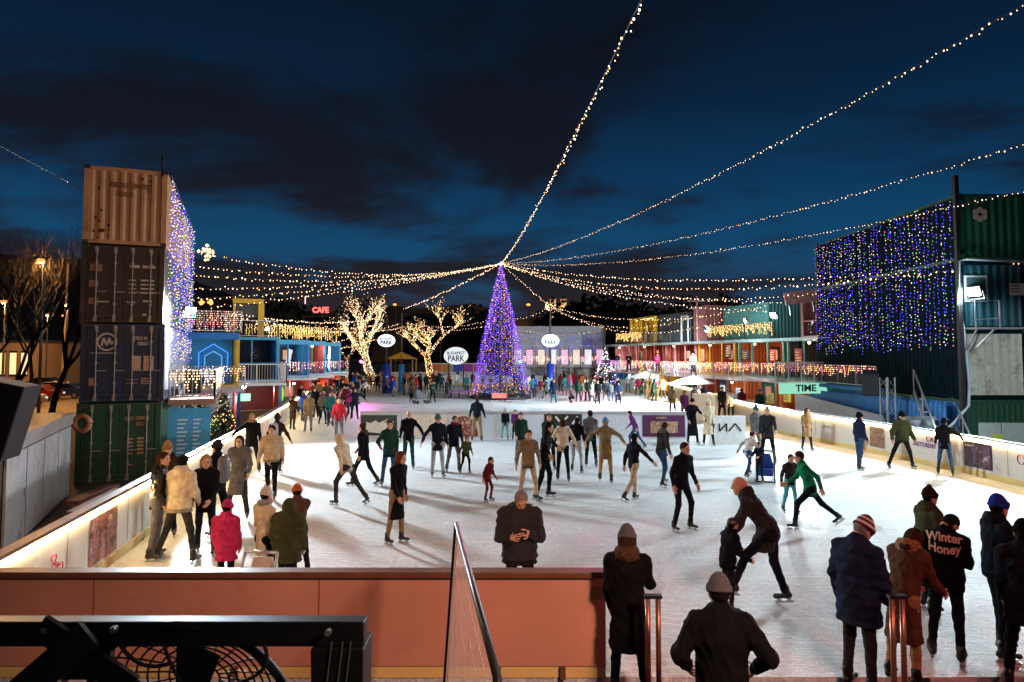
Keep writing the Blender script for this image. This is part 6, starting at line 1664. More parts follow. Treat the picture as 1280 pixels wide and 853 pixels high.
def person(label, X, Y, h=1.72, yaw=0, pose='stand', coat='black', trou='ink', hat=None, hatc='black', hair='short', hairc='hairbk', hem=0.84, ck='c', puff=0.0, collar=None, hood=False, shoes='black', skates=True, glove=None, bag=None, group=None, z=0.0, lod=None, hipw=1.0, stripes=None, scarf=None, text=None, shirt=None, holding=None, wide=1.0, hy=0, hp=0, fur=None, cat="person", side=0, skirt=0.0, **ov):
    _np[0] += 1; seed = _np[0]; rg = random.Random(seed*7+3)
    ps = dict(POSES[pose]); ps.update(ov)
    for q in ('L', 'Rr', 'aL', 'aR'):
        if q not in ov:
            t_ = list(ps[q]); t_[0] += rg.uniform(-6,6); t_[1] += rg.uniform(-3,4); t_[2] += rg.uniform(-4,9) if q[0] == 'a' else rg.uniform(-1,4); ps[q] = tuple(t_)
    if 'lean' not in ov: ps['lean'] = ps.get('lean', 0) + rg.uniform(-1,4)
    hy = hy + rg.uniform(-16,16); hp = hp + rg.uniform(-4,8)
    dist = math.hypot(X, Y)
    lod = lod if lod is not None else (0 if dist < 12.5 else 1 if dist < 22 else 2 if dist < 34 else 3)
    vb = (0.0115, 0.018, 0.026, 0.034)[lod]; vh = (0.0058, 0.0095, 0.014, 0.034)[lod]; vhand = (0.0048, 0.0075, 0.012, 0.03)[lod]
    k = h/1.75
    hs = 1.0 + max(0, (1.45-h))*0.42      # children have larger heads
    R0 = rotx(-R(ps.get('lean', 0))) @ roty(R(ps.get('side', side)))
    pel = v3(0, 0, 0)
    up = R0 @ v3(0,0,1)
    w = wide
    chest = pel + R0 @ v3(0, 0.0, 0.36)*k; neck = pel + R0 @ v3(0, 0.005, 0.545)*k
    RH = R0 @ rotx(R(ps.get('lean', 0))*0.75) @ rotz(-R(hy)) @ rotx(-R(ps.get('hp', 0) + hp))
    hc = neck + R0 @ v3(0, 0.0, 0.035)*k + RH @ v3(0, 0.022, 0.095)*k*hs
    skel = {}
    for sd, key in ((-1, 'L'), (1, 'Rr')):
        fl, ab, kn = [R(q) for q in ps[key]]
        hip = pel + roty(0) @ v3(sd*0.088*hipw, 0, -0.02)*k
        dU = roty(-sd*ab) @ rotx(fl) @ v3(0,0,-1); dL = roty(-sd*ab*0.8) @ rotx(fl-kn) @ v3(0,0,-1)
        kne = hip + dU*0.43*k; ank = kne + dL*0.43*k
        fr = roty(0) @ rotz(-sd*R(9)) @ rotx(min(0.15, (fl-kn)*0.75)) if (fl-kn) < -0.25 else rotz(-sd*R(9))
        toe = ank + fr @ v3(0, 0.155, -0.05)*k; heel = ank + fr @ v3(0, -0.05, -0.05)*k
        skel[key] = (hip, kne, ank, heel, toe, fr)
    for sd, key in ((-1, 'aL'), (1, 'aR')):
        fl, ab, el, inn = ps[key]; fl, ab, el = R(fl), R(ab), R(el)
        sh = pel + R0 @ v3(sd*0.170*w, -0.005, 0.452)*k
        dU = R0 @ roty(-sd*ab) @ rotx(fl) @ v3(0,0,-1)
        dF = roty(-sd*ab*0.6) @ rotx(fl+el) @ v3(0,0,-1) + v3(-sd*inn, 0, 0); dF = R0 @ (dF/np.linalg.norm(dF))
        elb = sh + dU*0.285*k; wr = elb + dF*0.25*k
        skel[key] = (sh, elb, wr, dF)
    zmin = min(min(skel[q][4][2], skel[q][3][2]) for q in ('L', 'Rr')) - 0.022*k
    lift = -zmin + (0.055 if skates else 0)
    mid = (skel['L'][2]+skel['Rr'][2])*0.5
    sh_ = v3(-mid[0], -mid[1], lift)
    A = lambda p: p + sh_
    LSK, LSH, LTR, LBT, LEY, LLP, LGL = range(7)
    sk = []
    B = []
    for key in ('L', 'Rr'):
        hip, kne, ank, heel, toe, fr = skel[key]
        B += [Cap(A(hip), A(kne), 0.088*k, 0.060*k, LTR, 0.05), Cap(A(kne), A(ank), 0.060*k, 0.046*k, LTR, 0.03)]
        B += [Cap(A(ank + fr@v3(0,-0.005,0.06)*k), A(ank + fr@v3(0,0,-0.02)*k), 0.052*k, 0.048*k, LBT, 0.02), Cap(A(heel+fr@v3(0,0.01,0.012)*k), A(toe+fr@v3(0,0,0.008)*k), 0.036*k, 0.030*k, LBT, 0.03)]
    B += [Cap(A(pel + R0@v3(0,0,-0.02)*k), A(chest), 0.135*k*w, 0.155*k*w, LSH, 0.06, R0, 0.66), Cap(A(chest), A(pel+R0@v3(0,0,0.46)*k), 0.150*k*w, 0.11*k, LSH, 0.05, R0, 0.66)]
    B += [Cap(A(pel+v3(-0.06,0,-0.02)*k), A(pel+v3(0.06,0,-0.02)*k), 0.105*k, 0.105*k, LTR, 0.05)]
    for key in ('aL', 'aR'):
        s0, elb, wr, dF = skel[key]
        B += [Cap(A(s0), A(elb), 0.052*k, 0.042*k, LSH, 0.03), Cap(A(elb), A(wr), 0.041*k, 0.029*k, LSK if not glove else LGL, 0.02)]
    B += [Cap(A(neck - R0@v3(0,0,0.05)*k), A(neck + R0@v3(0,0.012,0.06)*k), 0.056*k, 0.052*k, LSK, 0.03)]
    HD = []
    def hp_(x, y, z_): return A(hc + RH @ v3(x, y, z_)*k*hs)
    s1 = k*hs
    HD += [Cap(A(neck - R0@v3(0,0,0.03)*k), A(neck + R0@v3(0,0.012,0.07)*k), 0.056*k, 0.052*k, LSK, 0.03)] if lod < 3 else []
    HD += [Ell(hp_(0,-0.008,0.02), v3(0.076,0.096,0.098)*s1, LSK, 0.02, RH), Ell(hp_(0,0.028,-0.055), v3(0.056,0.062,0.066)*s1, LSK, 0.04, RH)]
    if lod < 2:
        HD += [Ell(hp_(sd*0.031,0.088,0.004), v3(0.016,0.012,0.011)*s1, LSK, 0.005, RH, sub=True) for sd in (-1,1)]
        HD += [Ell(hp_(sd*0.031,0.076,0.004), v3(0.014,0.011,0.010)*s1, LEY, 0.003, RH) for sd in (-1,1)]
        HD += [Ell(hp_(0,0.077,-0.056), v3(0.024,0.014,0.009)*s1, LLP, 0.006, RH)]
    if lod < 3:
        HD += [Cap(hp_(0,0.084,0.008), hp_(0,0.103,-0.022), 0.010*s1, 0.0155*s1, LSK, 0.012), Ell(hp_(0,0.066,-0.098), v3(0.024,0.02,0.018)*s1, LSK, 0.02, RH)]
        HD += [Ell(hp_(sd*0.077,-0.005,-0.008), v3(0.010,0.022,0.032)*s1, LSK, 0.01, RH) for sd in (-1,1)]
        HD += [Cap(hp_(-0.04,0.079,0.026), hp_(0.04,0.079,0.026), 0.011*s1, 0.011*s1, LSK, 0.015)]
    hands = []
    hlab = LGL if glove else LSK
    gf = 1.25 if glove else 1.0
    tips = {}
    for sd, key in ((-1, 'aL'), (1, 'aR')):
        s0, elb, wr, dF = skel[key]
        d = dF/np.linalg.norm(dF)
        # palm faces the body midline, thumb to the front
        s_in = v3(-sd, 0, 0); s_in = s_in - d*(s_in@d)
        if np.linalg.norm(s_in) < 0.2: s_in = v3(0, 0, -1) - d*(v3(0,0,-1)@d)
        nrm_ = s_in/np.linalg.norm(s_in); thumb = np.cross(d, nrm_); 
        if thumb[1] + 0.4*thumb[2] < 0: thumb = -thumb
        tips[key] = A(wr + d*0.12*k)
        if lod == 3:
            hands.append(Ell(A(wr + d*0.07*k), v3(0.042,0.034,0.075)*k, hlab, 0.02, np.stack([thumb, nrm_, d], 1))); continue
        H = [Cap(A(wr - d*0.05*k), A(wr + d*0.02*k), 0.030*k, 0.030*k, hlab, 0.02)]
        H += [Cap(A(wr + d*0.03*k + thumb*0.018*k), A(wr + d*0.085*k + thumb*0.024*k), 0.021*k, 0.017*k, hlab, 0.02), Cap(A(wr + d*0.03*k - thumb*0.016*k), A(wr + d*0.08*k - thumb*0.026*k), 0.021*k, 0.016*k, hlab, 0.02), Cap(A(wr + d*0.03*k), A(wr + d*0.085*k), 0.020*k, 0.018*k, hlab, 0.02)]
        curl = ps.get('curl', 0.45)
        for fi, (off, ln, bs) in enumerate(((0.033,0.070,0.088),(0.011,0.080,0.094),(-0.012,0.073,0.090),(-0.034,0.056,0.080))):
            base_ = wr + d*bs*k + thumb*off*k*1.05
            c1 = math.cos(curl*0.6), math.sin(curl*0.6); c2 = math.cos(curl*1.7), math.sin(curl*1.7)
            spread = thumb*off*1.6
            mid_ = base_ + (d*c1[0] + nrm_*c1[1] + spread)*ln*0.52*k; end = mid_ + (d*c2[0] + nrm_*c2[1] + spread)*ln*0.50*k
            H += [Cap(A(base_), A(mid_), 0.0098*k*gf, 0.009*k*gf, hlab, 0.004), Cap(A(mid_), A(end), 0.009*k*gf, 0.0075*k*gf, hlab, 0.004)]
        tb = wr + d*0.035*k + thumb*0.032*k
        tm_ = tb + (d*0.6 + thumb*0.75 + nrm_*0.25)*0.040*k; te = tm_ + (d*0.9 + thumb*0.25 + nrm_*0.35)*0.034*k
        H += [Cap(A(tb - d*0.01*k), A(tm_), 0.0135*k*gf, 0.011*k*gf, hlab, 0.006), Cap(A(tm_), A(te), 0.0108*k*gf, 0.009*k*gf, hlab, 0.004)]
        hands.append(H)
    trm, com = cloth(C[trou]), cloth(C[coat], ck)
    mats_ = [SKIN, cloth(C[shirt or coat]), trm, cloth(C[shoes], 'l'), EYE, LIP, cloth(C[glove]) if glove else SKIN]
    parts = []
    if lod == 3: parts.append(sdf_mesh(B + HD + hands, vb))
    else:
        parts.append(sdf_mesh(B, vb, wrinkle=0.005, wseed=seed)); parts.append(sdf_mesh(HD, vh))
        for H in hands: parts.append(sdf_mesh(H, vhand))
    root = np_obj("person", parts, mats_)
    root.location = (X, Y, z); root.rotation_euler = (0, 0, -R(yaw))
    tag(root, label, cat, group)
    # ---- jacket / coat
    p_ = puff
    J = [Cap(A(pel + R0@v3(0,0,0.02)*k), A(chest), (0.150+p_)*k*w, (0.172+p_)*k*w, 0, 0.06, R0, 0.70 + p_*1.5), Cap(A(chest), A(pel+R0@v3(0,0,0.455)*k), (0.165+p_)*k*w, (0.118+p_*0.5)*k, 0, 0.06, R0, 0.70)]
    drop = (0.94-hem)        # how far the hem hangs under the hip line, per 1.75 m
    legmid = lambda f: pel + (0.5*(skel['L'][0]+skel['Rr'][0]) - pel) + f*(0.5*(skel['L'][1]+skel['Rr'][1]) - 0.5*(skel['L'][0]+skel['Rr'][0]))
    if drop > 0:
        f_ = (drop+0.06)/0.43
        spread = abs(skel['L'][1][0]-skel['Rr'][1][0])*0.5 + abs(skel['L'][1][1]-skel['Rr'][1][1])*0.22*min(1, f_)
        J += [Cap(A(pel+R0@v3(0,0,0.05)*k), A(legmid(f_)), (0.150+p_)*k*w, (0.150+p_+skirt+0.10*drop)*k*w + 0.25*max(0, spread-0.10), 0, 0.06, None, 1.0, )]
        J[-1].R = np.eye(3); J[-1].fy = 0.80
    cutz = A(legmid(drop/0.43))[2] if drop > 0 else A(pel + R0@v3(0,0,-drop)*k)[2]
    for sd, key in ((-1, 'aL'), (1, 'aR')):
        s0, elb, wr, dF = skel[key]
        J += [Cap(A(s0), A(elb), (0.064+p_*0.8)*k, (0.054+p_*0.8)*k, 0, 0.05), Cap(A(elb), A(wr - dF*0.01*k), (0.053+p_*0.8)*k, (0.040+p_*0.5)*k, 0, 0.025)]
        J += [Cap(A(neck - R0@v3(0,0,0.015)*k), A(s0 + R0@v3(0,0,0.004)*k), 0.060*k, 0.062*k, 0, 0.06)]
    J += [Cap(A(neck - R0@v3(0,0.0,0.05)*k), A(neck + R0@v3(0,0.0,0.035)*k), 0.078*k, 0.072*k, 0, 0.03)]
    jm = [com, cloth(C[fur], 'f') if fur else com]
    if hood and hat != 'hoodup':
        J += [Ell(A(neck + R0@v3(0,-0.085,0.0)*k), v3(0.115,0.062,0.085)*k, 1 if fur else 0, 0.03, R0), Cap(A(neck+R0@v3(-0.08,-0.03,0.02)*k), A(neck+R0@v3(0.08,-0.03,0.02)*k), 0.055*k, 0.055*k, 1 if fur else 0, 0.03)]
    jk = sdf_mesh(J, vb, wrinkle=0.0085 if lod < 2 else 0.006, puffer=(0.011 if puff >= 0.024 else 0.0) if lod < 3 else 0, wseed=seed, planes=[(0,0,-1,-cutz)])
    if lod < 3 and hem >= 0.72:      # ribbed waistband
        V_, Q_, L_ = jk; zc_ = V_[Q_].mean(1)[:, 2]; L_ = np.where(zc_ < cutz + 0.06*k, 2, L_)
        jm = jm[:2] + [cloth(tuple(c*0.55 for c in C[coat]), 'k')]; jk = (V_, Q_, L_)
    jo = np_obj("coat" if hem < 0.72 else "jacket", [jk], jm, root)
    # ---- head wear and hair
    def hat_obj(name, prims, planes, ms, bands=None, v=None):
        # planes in head frame -> person frame
        pls = []
        for (n_, o_) in planes:
            nw = RH @ np.array(n_, float); pls.append((nw[0], nw[1], nw[2], o_*s1 + nw @ hp_(0,0,0)))
        V, Q, Lb = sdf_mesh(prims, (v or vh)*1.1 if lod < 3 else 0.026, planes=pls)
        if len(V) == 0: return None
        if bands:
            zc = ((V[Q].mean(1) - hp_(0,0,0)) @ RH)[:, 2]/s1
            Lb = np.searchsorted(np.array([b[0] for b in bands]), zc); Lb = np.array([b[1] for b in bands]+[bands[-1][1]])[Lb]
        return np_obj(name, [(V, Q, Lb)], ms, root)
    hm_ = cloth(C[hairc], 'f'); hcm = cloth(C[hatc], 'k')
    capE = lambda g, lab=0: Ell(hp_(0,-0.012,0.026), v3(0.076+g,0.096+g,0.098+g)*s1, lab, 0.02, RH)
    if hat == 'hoodup':
        P_ = [Ell(hp_(0,-0.02,0.015), v3(0.112,0.128,0.130)*s1, 0, 0.03, RH), Cap(hp_(0,-0.05,-0.06), A(neck+R0@v3(0,-0.03,-0.04)*k), 0.095*s1, 0.10*k, 0, 0.05)]
        hat_obj("hood", P_, [((0,1,-0.15), 0.062)], [com])
    elif hat in ('beanie', 'pom', 'cat'):
        P_ = [capE(0.016), Ell(hp_(0,-0.03,0.090), v3(0.064,0.076,0.080)*s1, 0, 0.04, RH)]
        for a in range(22):
            an = 2*PI*a/22; x_, y_ = 0.090*math.sin(an), -0.012+0.110*math.cos(an)
            P_.append(Ell(hp_(x_*0.985, y_*0.985, 0.036+0.014*y_/0.1), v3(0.013,0.013,0.024)*s1, 1, 0.02, RH))
        if hat == 'pom': P_.append(Ell(hp_(0,-0.02,0.168), v3(0.034,0.034,0.034)*s1, 1, 0.008, RH))
        if hat == 'cat': P_ += [Cap(hp_(sd*0.045,-0.015,0.12), hp_(sd*0.062,-0.015,0.19), 0.03*s1, 0.010*s1, 0, 0.02) for sd in (-1,1)]
        hat_obj("hat", P_, [((0,-0.22,-1), -0.004)], [hcm, hcm] + [cloth(C[s], 'k') for s in (stripes or [])], bands=None if not stripes else [(0.045,2),(0.075,3),(0.10,2),(0.125,3),(0.5,2)])
    elif hat == 'cap' or hat == 'helmet':
        P_ = [capE(0.018 if hat == 'helmet' else 0.012)]
        if hat == 'cap': P_ += [Ell(hp_(0,0.12,0.045), v3(0.062,0.06,0.012)*s1, 0, 0.01, RH)]
        hat_obj("helmet" if hat == 'helmet' else "hat", P_, [((0,0.15,-1), -0.03)], [cloth(C[hatc], "l" if hat == "helmet" else "c")])
    if hair and hat != 'hoodup':
        P_ = [capE(0.009)]
        pl_ = [((0,0.85,-0.53), 0.020)]
        if hair == 'long':
            P_ += [Cap(hp_(0,-0.055,0.0), hp_(0,-0.075,-0.20), 0.088*s1, 0.070*s1, 0, 0.04, RH, 0.55)]
            for sd in (-1,1): P_ += [Cap(hp_(sd*0.068,-0.012,0.02), hp_(sd*0.075,0.0,-0.17), 0.030*s1, 0.032*s1, 0, 0.03)]
            pl_ = [((0,0.96,-0.28), 0.042)]
        if hair == 'bun': P_ += [Ell(hp_(0,-0.10,0.09), v3(0.04,0.04,0.04)*s1, 0, 0.02, RH)]
        if hat: pl_.append(((0,0,1), 0.10))
        hat_obj("hair", P_, pl_, [hm_])
    if scarf:
        P_ = []
        for a in range(10):
            an = 2*PI*a/10; P_.append(Ell(A(neck + R0@v3(0.085*math.sin(an), 0.085*math.cos(an)+0.005, 0.03)*k), v3(0.045,0.045,0.05)*k, 0, 0.03, R0))
        np_obj("scarf", [sdf_mesh(P_, vb)], [cloth(C[scarf], 'f')], root)
    # ---- skates
    if skates and lod < 3:
        for key in ('L', 'Rr'):
            hip, kne, ank, heel, toe, fr = skel[key]
            b = MB(); a0 = A(heel + fr@v3(0,-0.03,-0.036)*k); a1 = A(toe + fr@v3(0,0.02,-0.036)*k); dn = fr @ v3(0,0,-1)
            b.bar(Vector(a0+dn*0.032), Vector(a1+dn*0.032), 0.006, 0.026, up=tuple(fr@v3(0,0,1)))
            for f_ in (0.22, 0.75):
                c_ = a0 + (a1-a0)*f_; b.bar(Vector(c_-dn*0.01), Vector(c_+dn*0.03), 0.03, 0.05)
            b.build("skate_blade", BLADE, root)
    # ---- bag, lettering, thing held
    if bag == 'backpack':
        P_ = [Cap(A(chest + R0@v3(0,-0.19,0.08)*k), A(chest + R0@v3(0,-0.20,-0.20)*k), 0.125*k, 0.14*k, 0, 0.03, R0, 0.62)]
        np_obj("backpack", [sdf_mesh(P_, vb)], [cloth(C[ov.get('bagc', 'grey')], 'l')], root)
    if bag == 'shoulder':
        P_ = [Ell(A(pel + v3(-0.22,0.12,0.0)*k), v3(0.10,0.05,0.13)*k, 0, 0.03)]
        np_obj("bag", [sdf_mesh(P_, vb)], [cloth(C['black'], 'l')], root)
    if text:
        cc = A(chest + R0@v3(0,0,0.04)*k)
        for i_, (s_, sz, zz_) in enumerate(text):
            yb = -(0.172+p_)*k*w*0.72-0.012
            o_ = cc + R0 @ v3(0, yb, zz_)
            Mt = frame_M(tuple(o_), (1,0,0), tuple(R0@v3(0,0,1)))
            # bend letters round the back
            t = text_mesh("lettering", s_, sz, Matrix.Identity(4), cloth((0.75,0.58,0.50)), root, 0.003, bold=0.004, sx=0.82)
            for v in t.data.vertices:
                x_ = v.co.x; v.co.z += -1.6*x_*x_
                v.co.y += 0.9*x_*x_*(1 if i_ == 1 else -0.0) - (0.55*x_*x_ if i_ == 0 else 0)
            t.data.transform(Mt)
    if holding == 'phone':
        a0 = (tips['aL']+tips['aR'])*0.5
        q = MB(); q.box(-0.085,0.085,-0.045,-0.033,-0.045,0.045); po = q.build("smartphone", M_BLACK, bevel=0.004)
        wq = Matrix.Rotation(-R(yaw), 4, 'Z') @ Vector((a0[0], a0[1]+0.02, a0[2]))
        po.location = (X + wq.x, Y + wq.y, z + wq.z); po.rotation_euler = (R(-25), 0, -R(yaw))
        MB().box(-0.078,0.078,-0.0475,-0.0455,-0.040,0.040).build("screen", emit("phone_screen", (1.0,0.55,0.2), 2.5, sampled=True), po)
        tag(po, "glowing phone held in both hands by the man behind the orange lit board", "phone")
    return root, dict(hands=tips, hc=hp_(0,0,0))
def at(px, D): p = PD(px, 444, D); return p.x, p.y
def on(px, fy): p = G(px, fy); return p.x, p.y
def P(label, px, fy=None, D=None, **k):
    X, Y = on(px, fy) if fy else at(px, D)
    return person(label, X, Y, **k)
GN = "people waiting at the rink opening"; GS = "skaters on the near ice"; GW = "people gathered by the glowing strip"
# ---- at the opening, close to the viewer
P("woman in a knee length black coat and grey knit hat, hand on the rail post", 784, D=7.16, h=1.70, yaw=8, pose='stand', coat='black', trou='ink', hat='beanie', hatc='grey', hair='long', hairc='hairbr', hem=0.50, hood=True, fur='brown', skates=False, aR=(22,14,52,0.05), hy=12, wide=1.02, puff=0.012, group=GN)
P("man in a black jacket with elbows out and grey knit hat, closest to the viewer", 897, D=5.45, h=1.74, yaw=8, pose='pockets', coat='black', trou='ink', hat='beanie', hatc='grey', hem=0.86, skates=False, wide=1.10, hood=False, puff=0.02, group=GN)
P("man in a navy overcoat and red, white and dark striped knit hat looking down", 1064, D=7.35, h=1.80, yaw=62, pose='stand', coat='navy', trou='char', hat='beanie', hatc='maroon', stripes=['maroon','white'], hem=0.70, skates=False, hp=28, wide=1.12, puff=0.03, hairc='hairgr', group=GN)
P("long haired woman in a brown parka with fur hood bending over the red lit post", 1117, D=7.55, h=1.66, yaw=62, pose='front', coat='brown', trou='tan', hair='long', hairc='hairbr', hem=0.46, hood=True, fur='tan', skates=False, lean=16, hp=34, aL=(34,6,34,0.25), aR=(38,6,30,0.0), puff=0.012, group=GN)
P("boy in a dark patterned jacket and pompom knit hat behind the lettered jacket", 1150, D=9.5, h=1.60, yaw=78, pose='stand', coat='olive', trou='ink', hat='pom', hatc='dbrown', hood=True, hem=0.84, group=GN)
P("person in a black jacket lettered Winter Honey across the back, looking down", 1171, D=8.0, h=1.64, yaw=38, pose='front', coat='black', trou='ink', hair='short', hairc='hairbk', hem=0.80, hood=False, hp=26, hy=30, text=[("Winter", 0.145, 0.105), ("Honey", 0.145, -0.035)], wide=1.08, puff=0.012, group=GN)
P("man in a black puffer and bright blue knit hat looking along the ice, on skates", 1240, D=8.1, h=1.78, yaw=96, pose='stand', coat='ink', trou='black', hat='beanie', hatc='blue', hem=0.84, hood=True, puff=0.02, group=GN)
P("dark coated person cut by the picture edge beside the blue knit hat", 1272, D=7.3, h=1.72, yaw=30, pose='stand', coat='ink', trou='black', hat='beanie', hatc='black', hem=0.70, wide=1.1, puff=0.02, skates=False, group=GN)
# ---- near ice, centre
X, Y = at(650, 9.0)
person("man in a dark grey zipped jacket facing the viewer, head bowed over a glowing phone", X, Y, h=1.76, yaw=180, pose='front', coat='char', trou='ink', hair='short', hairc='hairgr', hem=0.80, hp=20, wide=1.16, puff=0.03, holding='phone', group=GS)
P("bald man in a long dark coat bending toward the helmeted child, one arm flung out", 950, 757, h=1.84, yaw=-62, pose='bend', lean=36, coat='char', trou='ink', hair=None, hem=0.66, hood=True, group=GS, shirt='char')
P("child in a black padded jacket and grey helmet beside the bending man", 904, D=9.5, h=1.20, yaw=78, pose='reach', coat='black', trou='ink', hat='helmet', hatc='char', puff=0.025, hem=0.80, group=GS, scarf='black')
P("woman in a bright green long jacket striding across the ice, one leg trailing", 1021, 661, h=1.64, yaw=-80, pose='push', coat='green', trou='ink', hair='short', hairc='hairbr', hem=0.72, group=GS)
P("child in a dark grey jacket and pale aqua trousers, arms held out", 987, 642, h=1.24, yaw=170, pose='hands', coat='char', trou='aqua', hair='short', hairc='hairbr', hem=0.82, group=GS)
P("slim man in a dark jacket gliding with bent knees, right of the beige trousers", 853, 664, h=1.74, yaw=150, pose='glide', coat='ink', trou='ink', hair='short', hairc='hairbr', hem=0.80, group=GS)
P("skater in a black jumper and beige trousers with one arm stretched aside", 787, 628, h=1.60, yaw=60, pose='stride', coat='ink', trou='beige', hair='short', hairc='hairbk', hem=0.86, aR=(20,52,16,0), group=GS)
P("woman with an open dark coat, fur collar and blue jeans in side view", 829, 609, h=1.66, yaw=64, pose='glide', coat='char', trou='jeans', hair='short', hairc='hairbr', hood=True, fur='grey', hem=0.80, group=GS)
P("child in a white jacket and blue jeans crouched forward behind the blue skating aid", 935, 596, h=1.30, yaw=60, pose='skate', coat='white', trou='jeans', hair='short', hairc='hairbr', hem=0.82, group=GS)
P("tall person in a dark grey coat leaning over the blue skating aid", 960, 580, h=1.80, yaw=200, pose='reach', coat='char', trou='ink', hair='short', hairc='hairgr', hem=0.74, group=GS)
P("child in dark blue overalls and helmet holding the blue skating aid", 950, 604, h=1.05, yaw=230, pose='stand', coat='ink', trou='navy', hat='helmet', hatc='navy', hem=0.80, aL=(48,10,30,0), aR=(48,10,30,0), group=GS)
P("person in a teal knit hat and grey padded jacket by the short lettered board", 945, 572, h=1.70, yaw=150, pose='stand', coat='grey', trou='khaki', hat='beanie', hatc='teal', hem=0.80, puff=0.02, group=GS)
P("person in a mustard brown coat standing by the curved cream board", 1009, 564, h=1.52, yaw=170, pose='stand', coat='tan', trou='navy', hair='long', hairc='auburn', hem=0.55, group=GS)
P("person in a navy jacket and jeans in side view by the brown poster", 1074, 588, h=1.68, yaw=80, pose='stand', coat='navy', trou='jeans', hat='beanie', hatc='black', hem=0.84, group=GS)
P("man in an olive green puffer standing with legs wide apart by the cream board", 1126, 586, h=1.74, yaw=180, pose='apart', coat='olive', trou='ink', hat='beanie', hatc='black', hem=0.82, puff=0.03, group=GS)
P("person in a black jacket and jeans holding on to the cream board between two posters", 1182, 595, h=1.58, yaw=30, pose='wall', coat='black', trou='jeans', hat='beanie', hatc='black', hem=0.80, group=GS)
P("person in a long black coat and black hat beside the cream coat", 866, 555, h=1.72, yaw=170, pose='stand', coat='black', trou='ink', hat='beanie', hatc='black', hem=0.28, aL=(50,20,30,0), group=GS)
P("woman in a long cream coat, cream hat and black boots beside the black coat", 886, 557, h=1.72, yaw=185, pose='stand', coat='cream', trou='ink', hat='beanie', hatc='cream', hem=0.40, hair='long', hairc='blond', group=GS)
P("skater in a plum jacket and jeans leaning forward before the plum poster", 797, 562, h=1.45, yaw=-70, pose='skate', coat='purple', trou='jeans', hair='short', hem=0.84, group=GS)
P("woman in a pale blue knit hat and long mustard coat with arms stretched out", 757, 604, h=1.70, yaw=12, pose='out', coat='khaki', trou='mustard', hat='beanie', hatc='sky', hair='short', hairc='blond', hem=0.60, group=GS)
P("man in a grey blazer and black trousers pushing off with straight legs", 739, 585, h=1.74, yaw=10, pose='stride', coat='grey', trou='black', hair='short', hem=0.80, group=GS)
P("skater in a black jacket and pale trousers beside the grey blazer", 721, 592, h=1.60, yaw=20, pose='glide', coat='black', trou='lgrey', hair='short', hem=0.86, group=GS)
P("woman with long brown hair, cream jumper and black trousers seen from behind", 704, 603, h=1.68, yaw=4, pose='hands', coat='cream', trou='black', hair='long', hairc='hairbr', hem=0.90, group=GS)
P("tall woman in an open green cardigan over a pale jumper facing the viewer", 686, 587, h=1.66, yaw=176, pose='stand', coat='dgreen', trou='black', shirt='cream', hair='long', hairc='auburn', hem=0.70, group=GS)
P("man in a black suit jacket reaching out to both sides, mid ice", 678, 625, h=1.82, yaw=100, pose='out', coat='black', trou='black', hair='short', hairc='hairbk', hem=0.82, group=GS)
P("person in a khaki jacket and beige trousers beside the black suit", 660, 628, h=1.70, yaw=170, pose='glide', coat='khaki', trou='beige', hair='short', hairc='hairbr', hem=0.80, group=GS)
P("person in a dark green jacket behind the khaki jacket", 651, 580, h=1.60, yaw=175, pose='stand', coat='dgreen', trou='grey', hair='short', hairc='hairbr', hem=0.80, group=GS)
P("child in turquoise trousers and white hat before the middle board", 631, 550, h=1.22, yaw=175, pose='stand', coat='ink', trou='aqua', hat='beanie', hatc='white', hem=0.84, group=GS)
P("child in a plum jacket next to the turquoise trousers", 644, 551, h=1.20, yaw=180, pose='stand', coat='purple', trou='ink', hair='short', hem=0.84, group=GS)
P("man in a black jumper and khaki trousers, back turned, at the middle board", 596, 552, h=1.76, yaw=4, pose='stand', coat='ink', trou='khaki', hair='short', hairc='hairbr', hem=0.90, aL=(6,20,20,0), aR=(6,20,20,0), group=GS)
P("small child in a maroon suit leaning forward alone on the ice", 610, 628, h=1.02, yaw=120, pose='glide', coat='maroon', trou='maroon', hair='short', hairc='hairbr', hem=0.80, group=GS)
P("child with auburn hair and olive jacket beside the hand holding pair", 581, 593, h=1.06, yaw=150, pose='glide', coat='olive', trou='black', hair='short', hairc='auburn', hem=0.84, group=GS)
P("man in a dark coat behind the grey hatted skater, holding on", 566, 592, h=1.66, yaw=160, pose='glide', coat='ink', trou='grey', hair='short', hairc='hairbr', hem=0.78, scarf='maroon', group=GS)
P("man in a grey hat, black coat and pale trousers holding the bald man's hand", 547, 597, h=1.74, yaw=165, pose='stand', coat='ink', trou='lgrey', hat='beanie', hatc='grey', hem=0.74, aL=(8,14,16,0), aR=(10,44,8,0), group=GS)
P("bald man in an open black jacket over a white shirt and dark green trousers", 511, 585, h=1.76, yaw=175, pose='stride', coat='black', trou='dgreen', shirt='white', hair=None, hem=0.84, aL=(10,44,8,0), group=GS)
P("woman in a dark green coat and teal jeans with a pink mitten", 485, 608, h=1.70, yaw=165, pose='stand', coat='dgreen', trou='jeans', hair='short', hairc='hairbr', hem=0.76, glove='pink', aR=(16,34,50,0.3), group=GS)
P("person with auburn hair in a long black coat, alone before the pink mitten", 493, 680, h=1.66, yaw=120, pose='stand', coat='black', trou='khaki', hair='long', hairc='auburn', hem=0.44, lean=6, wide=0.9, group=GS)
P("person in a brown hooded black puffer striding left of the pink mitten", 456, 609, h=1.66, yaw=-75, pose='stride', coat='black', trou='ink', hair='short', hairc='hairbr', hood=True, fur='brown', hem=0.72, puff=0.02, group=GS)
P("skater in a pale cream jacket and dark leggings leaning into a stride", 439, 633, h=1.70, yaw=-60, pose='skate', coat='cream', trou='char', hat='hoodup', hem=0.80, group=GS)
